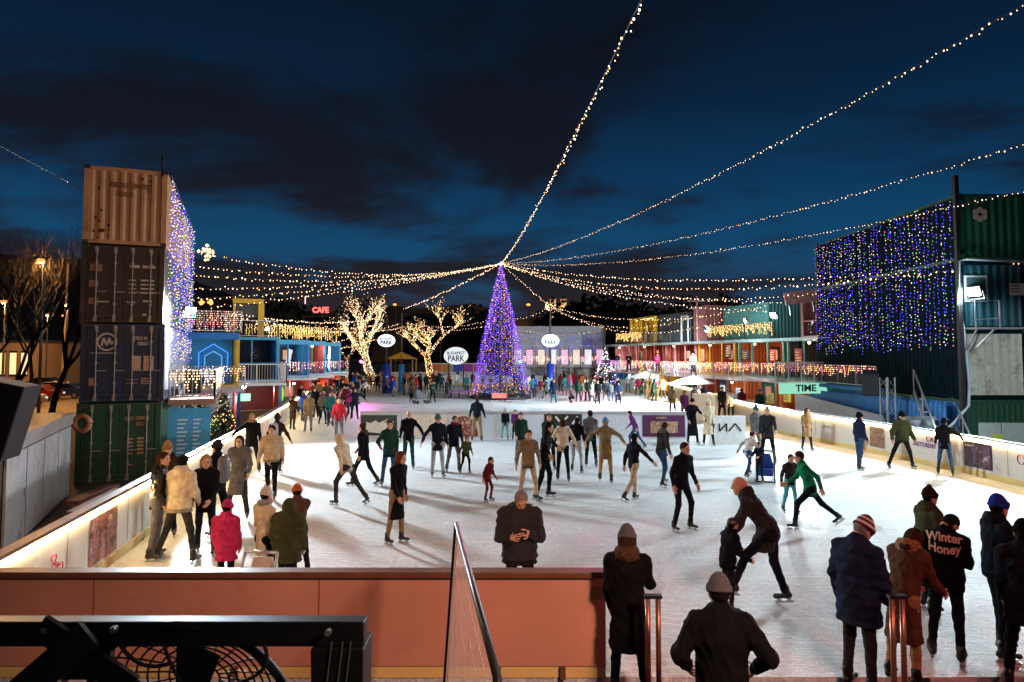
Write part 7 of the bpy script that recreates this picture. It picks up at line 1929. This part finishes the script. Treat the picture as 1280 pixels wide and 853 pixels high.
# ---- by the glowing strip on the left
P("man in a black leather jacket and grey trousers beside the beige jacket", 190, 699, h=1.78, yaw=72, pose='stand', coat='black', ck='l', trou='grey', hair='short', hairc='hairbr', hem=0.80, group=GW)
P("man in a beige hooded jacket and dark trousers with his back to the viewer", 219, 703, h=1.78, yaw=10, pose='apart', coat='cream', trou='char', hair='short', hairc='hairbk', hood=True, hem=0.82, wide=1.08, puff=0.02, aL=(10,12,40,0.3), aR=(10,12,40,0.3), group=GW)
P("person with a dark hood and fair face between the leather and beige jackets", 207, 672, h=1.76, yaw=160, pose='stand', coat='dbrown', trou='black', hat='beanie', hatc='tan', hood=True, hem=0.78, group=GW)
P("long haired blonde woman in a black jacket with pale print facing the viewer", 257, 692, h=1.70, yaw=176, pose='pockets', coat='black', trou='ink', hair='long', hairc='blond', hem=0.72, aL=(10,8,40,0.3), aR=(10,8,40,0.3), hy=-12, group=GW)
P("person in black and dark knit hat with a backpack, facing the blonde woman", 276, 672, h=1.76, yaw=-60, pose='stand', coat='ink', trou='black', hat='beanie', hatc='char', hem=0.82, bag='backpack', group=GW)
P("long haired woman in a long grey green coat skating along the glowing strip", 297, 650, h=1.74, yaw=170, pose='glide', coat='grey', trou='char', hair='long', hairc='hairbr', hem=0.50, lean=2, group=GW)
P("fair haired person in a black jacket with one arm resting on the board's rail", 315, 592, h=1.72, yaw=165, pose='wall', coat='black', trou='ink', hair='short', hairc='blond', hem=0.76, aR=(24,58,20,0), scarf='khaki', group=GW)
P("man in a beige jumper and black trousers walking on the ice toward the viewer", 339, 624, h=1.76, yaw=172, pose='stride', coat='beige', trou='black', hair='short', hairc='hairbk', hem=0.88, wide=1.06, puff=0.015, group=GW)
P("person in a pompom hat and dark jacket with a pale backpack behind the beige jumper", 345, 592, h=1.66, yaw=5, pose='hands', coat='dbrown', trou='ink', hat='pom', hatc='dbrown', hem=0.82, bag='backpack', bagc='lgrey', group=GW)
P("child in a bright pink puffer and pink hat behind the orange lit board", 288, D=9.9, h=1.34, yaw=4, pose='stand', coat='pink', trou='ink', hat='beanie', hatc='pink', hem=0.70, puff=0.03, group=GW)
P("child in a cream coat and white knit hat with two pointed ears", 337, D=10.1, h=1.50, yaw=30, pose='stand', coat='cream', trou='ink', hat='cat', hatc='white', hem=0.66, scarf='lgrey', hp=8, glove='tan', group=GW)
P("child in a dark olive puffer with the hood up, back turned", 364, D=9.75, h=1.40, yaw=8, pose='stand', coat='olive', trou='ink', hat='hoodup', hem=0.70, puff=0.035, wide=1.25, group=GW)
P("child in an orange red knit hat with a mittened hand held up", 377, D=10.7, h=1.42, yaw=-30, pose='reach', coat='brown', trou='ink', hat='beanie', hatc='orange', glove='char', hem=0.80, aR=(80,20,60,0), group=GW)
# ---- skating aids
def skating_aid(px, fy, D, col, label, h=0.72, yaw=0):
    X, Y = on(px, fy) if fy else at(px, D)
    root = empty("skating_aid", (X, Y, 0.0), -R(yaw), label, "skating aid")
    m = mat("aid_%s" % label.split()[0], col, 0.35)
    f = MB()
    for sx in (-0.24, 0.24): f.tube([(sx,0.38,0.03),(sx,-0.36,0.03),(sx,-0.36,h*0.5),(sx*0.95,-0.20,h)], 0.022, 8)
    f.tube([(-0.228,-0.20,h),(0.228,-0.20,h)], 0.022, 8); f.tube([(-0.24,0.38,0.03),(0.24,0.38,0.03)], 0.022, 8)
    f.build("frame", M_STEEL if col[0] > 0.2 else M_BLACK, root, smooth=True)
    b = MB(); b.prism([(-0.20,0.10),(0.20,0.10),(0.23,0.5*h),(0.13,0.92*h),(-0.13,0.92*h),(-0.23,0.5*h)], 0.06, (0,-0.12,0.0), (1,0,0), (0,0,1)); b.build("panel", m, root, bevel=0.02)
    s = MB(); s.box(-0.2,0.2,-0.1,0.28,0.28,0.34); s.build("seat", m, root, bevel=0.02)
    return root
skating_aid(957, 601, None, (0.012,0.05,0.30), "blue skating aid sled with black frame between the two helmeted figures", 0.8, 200)
skating_aid(341, None, 9.3, (0.55,0.48,0.42), "pale skating aid with red and black front beside the olive puffer", 0.92, 10)
# ---- people at the left lane going away
GL = "crowd in the left lane beyond the middle board"
LANE = [ # px, feet, h, yaw, coat, trou, hat, hatc, hair, hem, pose, label
 (365,538,1.55,10,'dbrown','ink',None,'black','short',0.55,'stand',"person in a long dark brown coat nearest the rail in the left lane"),
 (385,541,1.76,175,'khaki','grey','beanie','teal','short',0.72,'stand',"man in a khaki coat and teal hat beside the long dark brown coat"),
 (376,520,1.74,170,'ink','ink',None,'black','short',0.80,'stand',"dark figure behind the khaki coat in the left lane"),
 (394,524,1.70,175,'black','ink',None,'black','long',0.80,'glide',"brown haired person in black just beyond the khaki coat"),
 (403,532,1.66,5,'grey','ink','beanie','lgrey','short',0.80,'glide',"person in grey with a pale grey knit hat in the left lane"),
 (413,535,1.68,175,'teal','navy',None,'black','short',0.76,'stand',"person in a dark teal jacket left of the red jacket"),
 (424,553,1.80,176,'red','grey',None,'black','short',0.86,'stride',"man in a red jacket with a dark bag strap in the left lane"),
 (437,524,1.55,10,'magenta','navy','beanie','lgrey','short',0.84,'glide',"person in a magenta jacket and pale hat above the red jacket"),
 (443,526,1.68,170,'navy','ink',None,'black','short',0.84,'out',"person in navy with arms held out beside the magenta jacket"),
 (420,500,1.76,175,'ink','ink',None,'black','short',0.76,'stand',"person in black far up the left lane by the rail"),
 (427,497,1.70,5,'navy','ink','beanie','black','short',0.80,'stand',"person in navy and black hat far up the left lane"),
 (433,499,1.66,175,'orange','grey',None,'black','long',0.84,'glide',"person in an orange top far up the left lane"),
 (443,496,1.76,5,'blue','ink',None,'black','short',0.82,'stand',"person in a royal blue jacket far up the left lane"),
 (450,492,1.74,175,'black','ink','beanie','black','short',0.80,'stand',"person in black with a black hat right of the royal blue jacket"),
 (461,491,1.72,5,'khaki','beige',None,'black','short',0.82,'stand',"person in khaki between the lit tree trunk and the royal blue jacket"),
 (472,492,1.78,175,'ink','black',None,'black','short',0.70,'stand',"tall dark coated person left of the blue padded pole"),
 (491,491,1.70,175,'red','jeans',None,'black','short',0.84,'stand',"person in a red jacket right of the blue padded pole"),
 (407,512,1.70,5,'olive','ink',None,'black','short',0.80,'glide',"person in an olive jacket in the thick of the left lane"),
 (398,508,1.68,175,'brown','ink','beanie','maroon','short',0.80,'stand',"person in brown with a maroon hat in the left lane"),
 (389,514,1.64,5,'dgreen','ink','beanie','white','short',0.80,'stand',"person in dark green with a white hat in the left lane"),
 (415,516,1.62,175,'purple','ink',None,'black','long',0.76,'glide',"long haired person in plum in the left lane"),
 (430,511,1.60,170,'lgrey','jeans',None,'black','short',0.84,'skate',"skater in pale grey and jeans in the left lane"),
 (455,500,1.60,20,'white','ink',None,'black','short',0.84,'skate',"skater in white near the middle board's far corner"),
 (412,497,1.72,175,'maroon','ink','beanie','grey','short',0.80,'stand',"person in maroon with a grey hat far up the left lane"),
 (438,487,1.72,5,'black','ink','pom','black','short',0.80,'stand',"person in black with a pompom hat at the far end of the left lane"),
 (446,484,1.68,175,'grey','ink','beanie','red','short',0.80,'stand',"person in grey with a red hat at the far end of the left lane"),
 (456,485,1.70,5,'ink','ink',None,'black','long',0.60,'stand',"long haired person in black at the far end of the left lane"),
 (466,486,1.66,175,'beige','ink',None,'black','short',0.80,'stand',"person in beige at the far end of the left lane"),
 (475,484,1.74,5,'dgreen','ink','beanie','black','short',0.80,'stand',"person in dark green at the far end of the left lane"),
]
for (px,fy,h,yw,co,tr,ha,hc_,hr,hem,po,lb) in LANE:
    P(lb, px, fy, h=h, yaw=yw, coat=co, trou=tr, hat=ha, hatc=hc_, hair=hr, hairc=rng.choice(['hairbk','hairbr','auburn']), hem=hem, pose=po, group=GL, bag='backpack' if 'strap' in lb else None)
GF = "people round the violet tree and the far board"
FARP = [
 (513,492,1.70,5,'brown','ink',None,'black',0.80,'stand',"person in brown left of the azure padded pole"),
 (519,492,1.74,175,'red','blue','beanie','black',0.84,'stand',"person in a red top and blue trousers by the azure padded pole"),
 (525,493,1.76,175,'ink','ink',None,'black',0.72,'stand',"dark coated person right of the red top"),
 (533,491,1.72,5,'dgreen','ink',None,'black',0.80,'stand',"person in dark green beside the dark coated one"),
 (541,504,1.62,175,'dgreen','black',None,'black',0.80,'front',"person in a dark green jacket with folded hands before the far skaters"),
 (552,490,1.66,170,'jeans','navy','beanie','blue',0.76,'glide',"person in a blue coat and blue hat on the far ice"),
 (561,496,1.66,10,'ink','ink',None,'black',0.80,'glide',"dark skater between the blue coat and the lilac podium"),
 (583,492,1.72,175,'teal','ink',None,'black',0.72,'stand',"person in a teal coat behind the lilac podium"),
 (541,484,1.60,5,'red','jeans','beanie','red',0.84,'stand',"small figure in red near the stage fence"),
 (570,486,1.66,175,'white','grey',None,'black',0.80,'glide',"skater in white near the stage fence"),
 (514,505,1.20,175,'ink','ink','beanie','black',0.80,'crouch',"dark child crouching beside the pushchair"),
 (660,492,1.66,170,'white','ljeans',None,'black',0.84,'glide',"skater in white and pale jeans right of the violet tree"),
 (668,496,1.70,5,'blue','ljeans','beanie','navy',0.84,'stand',"person in blue with pale jeans right of the violet tree"),
 (676,499,1.66,175,'maroon','grey',None,'black',0.80,'stand',"person in maroon left of the padded pole on the open side"),
 (692,504,1.74,175,'navy','teal',None,'black',0.66,'stand',"person in a long navy coat at the foot of the padded pole"),
 (701,490,1.70,5,'maroon','ink',None,'black',0.80,'stand',"person in dark maroon behind the long navy coat"),
 (706,494,1.70,170,'teal','grey','beanie','black',0.76,'glide',"person in turquoise green right of the long navy coat"),
 (713,492,1.68,175,'pink','lgrey','beanie','white',0.84,'stand',"person in pink with a white hat behind the crouching skater"),
 (714,506,1.30,-60,'char','black',None,'black',0.84,'crouch',"dark crouching skater near the middle board"),
 (723,503,1.68,5,'dgreen','black',None,'black',0.76,'stand',"person in deep green standing right of the crouching skater"),
 (734,503,1.66,175,'ink','ink',None,'black',0.80,'stand',"dark person left of the dark green pair"),
 (740,501,1.74,5,'dgreen','ink','beanie','black',0.76,'stand',"person in dark green with black hat, one of a pair"),
 (747,506,1.70,175,'black','black',None,'black',0.70,'stand',"person in black closest to the middle board's right part"),
 (757,502,1.64,175,'char','grey',None,'black',0.80,'glide',"person in charcoal left of the small blue hat"),
 (764,503,1.40,5,'grey','jeans','beanie','blue',0.80,'stand',"child in grey with a blue hat"),
 (773,506,1.60,175,'navy','navy','beanie','black',0.80,'stand',"stocky person in navy with black hat right of the blue hatted child"),
 (728,490,1.70,5,'orange','ink',None,'black',0.80,'stand',"person in orange brown by the cream sheet wall"),
 (752,491,1.70,175,'black','ink','beanie','grey',0.80,'stand',"person in black and grey hat by the cream sheet wall"),
 (785,492,1.66,5,'lgrey','grey',None,'black',0.80,'glide',"skater in light grey by the white parasol"),
 (797,496,1.66,170,'pink','ink',None,'black',0.80,'glide',"skater in pink by the white parasol"),
 (815,494,1.70,10,'white','jeans',None,'black',0.84,'skate',"skater in white leaning forward by the white parasol"),
 (829,498,1.70,175,'cream','khaki',None,'black',0.70,'stand',"person in a cream coat at the yellow stair's foot"),
 (820,488,1.72,5,'ink','ink','beanie','black',0.80,'stand',"person in black with black hat at the yellow stair's foot"),
 (500,489,1.70,5,'dgreen','ink',None,'black',0.80,'stand',"person in green between the blue and azure padded poles"),
 (591,486,1.70,175,'maroon','ink','beanie','maroon',0.80,'stand',"person in maroon at the violet tree's dark side"),
 (682,489,1.72,5,'ink','ink','beanie','grey',0.80,'stand',"person in black with grey hat behind the padded pole on the open side"),
 (645,487,1.70,175,'blue','ink',None,'black',0.80,'stand',"person in royal blue at the violet tree's open side"),
 (652,488,1.68,5,'ink','ink',None,'black',0.80,'stand',"person in black beside the royal blue one near the violet tree"),
 (525,484,1.70,175,'navy','ink','beanie','white',0.80,'stand',"person in navy with a white hat near the yellow pavilion"),
 (508,484,1.70,5,'orange','ink',None,'black',0.80,'stand',"person in orange under the yellow pavilion"),
]
for (px,fy,h,yw,co,tr,ha,hc_,hem,po,lb) in FARP:
    P(lb, px, fy, h=h, yaw=yw, coat=co, trou=tr, hat=ha, hatc=hc_, hairc=rng.choice(['hairbk','hairbr','auburn']), hem=hem, pose=po, group=GF, skates='person in' not in lb)
# people behind the short boards on the right
GB = "people standing behind the short boards on the right"
for (px,D,h,yw,co,tr,ha,hc_,hem,lb) in (
 (854,35.5,1.66,175,'purple','ink',None,'black',0.80,"person in a plum hooded top with a white emblem behind the plum poster"),
 (901,37.0,1.80,170,'black','ink',None,'black',0.66,"tall person in a black coat behind the cream gate panel"),
 (927,37.5,1.68,5,'maroon','ink',None,'black',0.80,"person in a dark red jacket behind the cream gate panel"),
 (912,36.8,1.60,185,'white','ink',None,'black',0.80,"person in white between the black coat and the dark red jacket"),
 (840,40,1.72,5,'khaki','ink','beanie','grey',0.70,"person in a khaki coat on the yellow stair's right side"),
 (868,41,1.70,175,'grey','ink','beanie','black',0.80,"person in grey with a black hat by the flat pale parasol"),
 (880,42,1.70,5,'ink','ink',None,'black',0.80,"person in black by the flat pale parasol"),
 (948,36,1.72,170,'dgreen','ink','beanie','teal',0.80,"person in green with a teal hat by the orange framed bay")):
    X, Y = at(px, D); person(lb, X, Y, h=h, yaw=yw, coat=co, trou=tr, hat=ha, hatc=hc_, hem=hem, group=GB, skates=False, z=0.0)
# ---- gallery visitors
GG = "visitors up on the galleries"
for (px,py,Y,co,lb) in ((867,456,49.5,'lgrey',"person in light grey leaning on the gallery railing above the yellow stair"),(786,434,60,'black',"dark visitor by the red upper container"),(1037,455,37.4,'lgrey',"person in light grey at the glazed gallery front"),(772,458,66,'navy',"dark visitor by the pink lit upper bay"),(822,457,55.5,'pink',"visitor in pink on the gallery over the white parasol")):
    p = PD(px, py, Y); person(lb, p.x, p.y, h=1.70, yaw=200, coat=co, trou='ink', pose='front', skates=False, z=D1+0.04, group=GG)
# the thick of the crowd: each gets its own clothes and landmark
CN = dict(black='black', ink='blue black', navy='navy', char='charcoal', grey='grey', lgrey='pale grey', white='white', cream='cream', beige='beige', tan='tan', brown='brown', olive='olive', dgreen='dark green', teal='teal', jeans='denim blue', blue='royal blue', sky='sky blue', red='red', maroon='maroon', pink='pink', purple='plum', orange='orange', khaki='khaki')
rc = random.Random(77); used = set()
ZONES = [(360, 470, 484, 532, 26, "up the left lane"), (474, 586, 481, 500, 20, "left of the violet tree"), (642, 720, 482, 499, 16, "right of the violet tree"), (720, 836, 484, 503, 18, "toward the white parasol")]
for (xa, xb, ya, yb, n_, where) in ZONES:
    k = 0
    while k < n_:
        fy = rc.uniform(ya, yb); px = rc.uniform(xa, xb)
        if where.startswith("up") and px < 385 + (532-fy)*1.05 - 12: continue
        if where.startswith("up") and px > 400 + (532-fy)*1.5 + 20: continue
        co, ha = rc.choice(list(CN)), rc.choice([None, None, 'black', 'grey', 'white', 'red', 'navy', 'cream', 'teal'])
        tr = rc.choice(['ink', 'black', 'jeans', 'char', 'grey', 'khaki'])
        key = (co, ha, tr, where)
        if key in used: continue
        used.add(key); k += 1
        lb = "person in %s with %s hat, %s trousers, %s" % (CN[co], CN[ha], CN[tr], where) if ha else "bare headed person in %s with %s trousers %s" % (CN[co], CN[tr], where)
        X, Y = on(px, fy)
        person(lb[:1].lower()+lb[1:], X, Y, h=rc.uniform(1.5, 1.84), yaw=rc.choice([0, 180, 90, 270, 150, 200, 20])+rc.uniform(-25,25), pose=rc.choice(['stand','stand','glide','stride','hands']), coat=co, trou=tr, hat='beanie' if ha else None, hatc=ha or 'black', hairc=rc.choice(['hairbk','hairbr','auburn','blond']), hair=rc.choice(['short','short','long']), hem=rc.choice([0.84,0.8,0.7,0.55]), skates=False, scarf=rc.choice([None,None,None,'red','cream','grey']), bag=rc.choice([None]*6+['backpack']), group=GL if where.startswith("up") else GF)
# pushchair among the far skaters
X, Y = on(527, 505); root = empty("pushchair", (X, Y, 0), 0.6, "dark grey pushchair on the far ice behind the middle board", "pushchair")
b = MB(); b.prism([(-0.45,0.35),(0.30,0.35),(0.42,0.75),(0.05,0.72),(-0.20,1.0),(-0.52,1.05),(-0.62,0.80)], 0.5, (0,0.25,0), (1,0,0), (0,0,1)); b.build("seat", cloth(C['grey']), root, bevel=0.04)
b = MB(); b.tube([(-0.5,0.22,0.2),(0.5,0.22,0.95)],0.02,6); b.tube([(-0.5,-0.22,0.2),(0.5,-0.22,0.95)],0.02,6); b.tube([(0.5,0.22,0.95),(0.5,-0.22,0.95)],0.02,6); b.build("frame", M_STEEL, root)
for xx in (-0.45,0.4):
    for yy in (-0.25,0.25): MB().tube([(xx,yy-0.02,0.14),(xx,yy+0.02,0.14)],0.14,12).build("wheel", M_RUBBER, root)

# ------------------------------------------------------------------ near objects on the viewer's deck
# two pairs of rail posts at the opening
def rail_post(px, D, label, dx=0.05):
    p = PD(px, 745, D); root = empty("rail_post", (p.x, p.y, 0), 0, label, "rail post")
    for i, xx in enumerate((-dx, dx)):
        MB().tube([(xx,0,0),(xx,0,p.z-0.02)], 0.026, 12).build("tube", mat("bronze_tube", (0.30,0.14,0.09), 0.3, 0.6), root, smooth=True)
    MB().box(-dx-0.035,dx+0.035,-0.035,0.035,p.z-0.02,p.z+0.01).build("cap", M_BLACK, root)
    MB().box(-dx-0.06,dx+0.06,-0.07,0.07,0.0,0.018).build("foot_plate", M_BLACK, root)
rail_post(816, 6.75, "twin tube rail post beside the woman in the knee length coat")
rail_post(1121, 6.75, "twin tube rail post under the hands of the brown parka")
# mesh fence panel seen nearly edge-on
pf0 = PD(570.5, 655, 6.06); pf1 = PD(622, 840, 3.2)
fx = empty("mesh_fence", (0,0,0), 0, "black framed wire mesh fence panel standing end-on before the orange lit board", "fence")
bot0 = Vector((pf0.x-0.13, pf0.y-0.05, 0.02)); top0 = Vector(pf0)
top1 = Vector((pf1.x, pf1.y, pf0.z)); dirn = (top1-top0); dirn.z = 0; dirn = dirn*(2.9/dirn.length); top1 = top0+dirn; bot1 = bot0+dirn
f = MB(); f.tube([bot0, top0, top1, bot1], 0.022, 8); f.tube([bot0+Vector((0,0,0.08)), bot1+Vector((0,0,0.08))], 0.018, 8)
f.build("frame", M_BLACK, fx, smooth=True)
wv = MB()
for i in range(1, 46):
    t_ = i/46; wv.bar(bot0.lerp(bot1,t_)+Vector((0,0,0.08)), top0.lerp(top1,t_), 0.0035)
for k_ in range(1, 12):
    t_ = k_/12; wv.bar(bot0.lerp(top0,t_), bot1.lerp(top1,t_), 0.003)
wv.build("wire_mesh", mat("mesh_wire", (0.55,0.45,0.42), 0.4, 0.0), fx)
for q in (bot0, bot1): MB().box(q.x-0.25,q.x+0.25,q.y-0.09,q.y+0.09,-0.002,0.09).build("foot", M_RUBBER, fx)
# black steel frame with a guarded fan at the picture's lower left
Yf = 2.6
def F(px, py, Y=Yf): return PD(px, py, Y)
fr = empty("fan_heater_rig", (F(190,850).x, Yf, 0), 0, "black steel rig with a wire guarded fan at the lower corner of the picture", "fan rig")
def toL(p): return Vector((p.x-fr.location.x, p.y-Yf, p.z))
b = MB(); b.box(toL(F(-60,770)).x, toL(F(457,774)).x, -0.03, 0.04, F(0,805).z, F(0,774).z); b.build("top_beam", M_BLACK, fr, bevel=0.006)
xr0, xr1 = toL(F(392,800)).x, toL(F(457,800)).x; zt = F(0,775).z
b = MB(); b.prism([(xr0,F(0,806).z),(xr1,F(0,806).z),(xr1-0.012,0.0),(xr0+0.05,0.0)], 0.16, (0,0.12,0), (1,0,0), (0,0,1)); leg = b.build("leg", M_BLACK, fr, bevel=0.005)
b = MB()
for o_ in (0.045, 0.085, 0.115): b.bar((xr0+o_+0.035,-0.045,zt-0.06),(xr0+o_-0.02,-0.045,zt-0.55),0.004,0.004)
b.build("edge_trim", M_STEEL, leg)
b = MB(); b.box(toL(F(-60,800)).x-0.06, toL(F(-60,800)).x+0.06, -0.04, 0.12, 0.0, F(0,806).z); b.build("leg", M_BLACK, fr)
b = MB(); b.bar(toL(F(112,792,2.5)), toL(F(-20,905,2.5)), 0.02, 0.11); b.build("brace", mat("dark_grey_brace", (0.035,0.035,0.037), 0.4), fr)
b = MB(); b.bar(toL(F(50,783,2.54)), toL(F(165,860,2.54)), 0.02, 0.09); b.box(toL(F(60,805)).x, toL(F(138,805)).x, 0.0, 0.03, F(0,850).z, F(0,800).z); b.build("bracket", M_BLACK, fr)
for (px, py) in ((48,792),(135,792),(94,822),(407,796)):
    q = toL(F(px,py,2.5)); MB().tube([(q.x,-0.075,q.z),(q.x,-0.052,q.z)],0.012,8).build("bolt", M_STEEL, fr)
for k_, (a_, b_, c_) in enumerate((((150,806),(175,845),(215,828)),((205,806),(212,832),(230,860)),((330,806),(345,840),(300,853)))):
    pts = [toL(F(*a_,2.52)), toL(F(*b_,2.50)), toL(F(*c_,2.55))]
    MB().tube([pts[0].lerp(pts[1],t).lerp(pts[1].lerp(pts[2],t),t) for t in [i/10 for i in range(11)]], 0.007, 6).build("cable", M_RUBBER, fr, smooth=True)
# fan: rings, spokes, blades, motor, lying tilted
fan = empty("guarded_fan", F(243,872,2.75), 0, "round black fan with a wire guard held in the steel rig", "fan")
fan.rotation_euler = (R(-68), 0, 0)
Rg = 0.37
g_ = MB()
for k_ in range(9):
    rr_ = 0.06 + (Rg-0.06)*k_/8; zz_ = 0.10*(1-(rr_/Rg)**2)
    g_.tube([(rr_*math.cos(a), rr_*math.sin(a), zz_) for a in [2*PI*i/48 for i in range(49)]], 0.0042, 5, cap=False)
for k_ in range(22):
    a = 2*PI*k_/22; g_.tube([(rr_*math.cos(a), rr_*math.sin(a), 0.10*(1-(rr_/Rg)**2)) for rr_ in (0.06,0.15,0.25,0.33,Rg)], 0.0035, 5)
g_.build("wire_guard", M_BLACK, fan)
MB().tube([((Rg+0.012)*math.cos(a),(Rg+0.012)*math.sin(a),-0.03) for a in [2*PI*i/48 for i in range(49)]], 0.018, 8).build("shroud", M_BLACK, fan, smooth=True)
MB().lathe([(0.02,-0.14),(0.08,-0.12),(0.08,0.0),(0.03,0.03)], n=20).build("motor", mat("dark_motor", (0.05,0.05,0.055), 0.4), fan, smooth=True)
for k_ in range(5):
    a = 2*PI*k_/5; M_ = Matrix.Rotation(a, 4, 'Z'); b = MB()
    pts = [(0.07,-0.05,-0.07),(0.33,-0.10,-0.04),(0.34,0.08,-0.09),(0.07,0.05,-0.09)]
    v_ = [tuple(M_ @ Vector(q)) for q in pts] + [tuple(M_ @ Vector((q[0],q[1],q[2]-0.006))) for q in pts]
    b.add(v_, [(0,1,2,3),(7,6,5,4),(0,4,5,1),(1,5,6,2),(2,6,7,3),(3,7,4,0)]); b.build("blade", M_BLACK, fan)
# dark tilted case at the left edge
p = PD(8, 520, 7.2); tc_ = empty("lamp_case", (p.x, p.y, 0), 0.25, "dark tilted case on a post at the picture's side edge, beside the grey cabinet", "lamp case")
M_ = Matrix.Translation((0,0,p.z)) @ Matrix.Rotation(R(14), 4, 'Y')
b = MB(); b.box(-0.75,0.17,-0.25,0.20,-0.42,0.36,0,M_); b.build("case", mat("night_black", (0.004,0.006,0.010), 0.7), tc_, bevel=0.02)
MB().tube([(-0.45,0,0),(-0.45,0,p.z-0.3)],0.04,8).build("post", M_BLACK, tc_)
# grey cabinet row outside the left board
c0 = PD(10, 444, 13.7); c1 = PD(93, 444, 20.3); dv = (c1-c0); L_ = dv.length; yawc = math.atan2(dv.y, dv.x)
gc = empty("metal_cabinet", (c0.x, c0.y, Z0), yawc, "weathered grey metal cabinet with tall doors outside the cream board", "cabinet")
M_GAL = mat("weathered_zinc", (0.36,0.34,0.34), 0.55, 0.1, 0.2, 1.6, dirt=0.35, dirtcol=(0.16,0.10,0.08))
b = MB(); b.box(0,L_,0.06,2.2,0.05,2.36); b.build("body", mat("dark_body", (0.05,0.03,0.025), 0.6, 0, 0.3, 3), gc)
b = MB(); b.box(-0.05,L_+0.03,-0.06,2.3,2.365,2.46); b.box(-0.03,L_+0.02,-0.02,0.055,2.12,2.36); b.build("roof", mat("roof_zinc", (0.30,0.26,0.24), 0.5, 0.2, 0.2, 2), gc)
for k_ in range(4):
    x0, x1 = 0.22 + k_*(L_-0.3)/4, 0.22 + (k_+1)*(L_-0.3)/4 - 0.07
    b = MB(); b.box(x0,x1,0.0,0.05,0.10,2.08); d_ = b.build("door", M_GAL, gc, bevel=0.008)
    MB().box(x1-0.12,x1-0.09,-0.03,-0.002,1.0,1.2).build("handle", M_STEEL, d_)
# ring reel on the green container, rusty planks and dark rail outside the board
q = TLp(-2.2, -0.35); rl = MB(); rl.tube([(q[0]+0.24*math.cos(a), q[1], 1.32+0.24*math.sin(a)) for a in [2*PI*i/20 for i in range(21)]], 0.085, 8); tag(rl.build("hose_ring", mat("peach_ring", (0.45,0.20,0.12), 0.5), smooth=True), "peach coloured ring hung at the green container's edge", "ring")
MB().tube([(q[0],q[1]+0.02,Z0),(q[0],q[1]+0.02,1.1)],0.03,6).build("post", M_BLACK, bpy.data.objects[rl and "hose_ring"])
pk = [(88,628,142,606),(92,640,150,610),(86,652,158,618)]
for i, (a_, b_, c_, d_) in enumerate(pk):
    p, q = G(a_, b_, Z0+0.35+0.0*i), G(c_, d_, Z0+0.35)
    m_ = MB(); m_.bar((p.x,p.y,Z0+0.33-0.02*i),(q.x,q.y,Z0+0.33-0.02*i),0.34,0.09); tag(m_.build("plank", mat("red_brown_plank", (0.16,0.055,0.035), 0.6, 0, 0.3, 3)), ("red brown plank lying nearest the green container","red brown plank in the middle of three by the cabinet","red brown plank nearest the cream board's glowing strip")[i], "plank", "red brown planks")
m_ = MB(); q0, q1 = LW[0] + Vector((-0.75,0)), LW[1] + Vector((-0.75,0))
m_.bar((q0.x,q0.y,0.62),(q1.x,q1.y,0.62),0.08,0.10)
hr_ = m_.build("handrail", M_DARKWOOD); tag(hr_, "dark handrail running just outside the long cream board", "handrail")
for i in range(7):
    c_ = q0.lerp(q1, i/6); MB().bar((c_.x,c_.y,Z0),(c_.x,c_.y,0.57),0.07).build("post", M_DARKWOOD, hr_)
# deck lamps behind the viewer: a warm one over the board, a red one by the opening
light("deck_lamp", 'SPOT', (3.2, 0.4, 5.6), 1950, (1.0,0.63,0.46), 0.35, (-0.7, 7.6, 0.1), R(66), 0.9)
light("deck_lamp_far", 'SPOT', (4.5, -1.5, 8.0), 1500, (1.0,0.22,0.18), 0.5, (0.0, 16.0, 0.0), R(72), 0.9)
light("opening_lamp", 'SPOT', (8.2, 4.2, 3.6), 320, (1.0,0.22,0.16), 0.3, (3.8, 8.0, 0.9), R(90), 0.6)

# ------------------------------------------------------------------ render settings
scene.render.engine = 'CYCLES'
scene.view_settings.view_transform = 'Standard'
scene.view_settings.look = 'None'
scene.view_settings.exposure = 0.0
scene.view_settings.gamma = 1.0
scene.view_settings.use_curve_mapping = False
cy = scene.cycles
cy.use_denoising = True
try: cy.denoiser = 'OPENIMAGEDENOISE'
except Exception: pass
cy.max_bounces = 5; cy.diffuse_bounces = 2; cy.glossy_bounces = 3; cy.transmission_bounces = 4; cy.transparent_max_bounces = 6
cy.caustics_reflective = False; cy.caustics_refractive = False
cy.sample_clamp_indirect = 3.0; cy.sample_clamp_direct = 0
cy.use_light_tree = True
cy.pixel_filter_type = 'BLACKMAN_HARRIS'
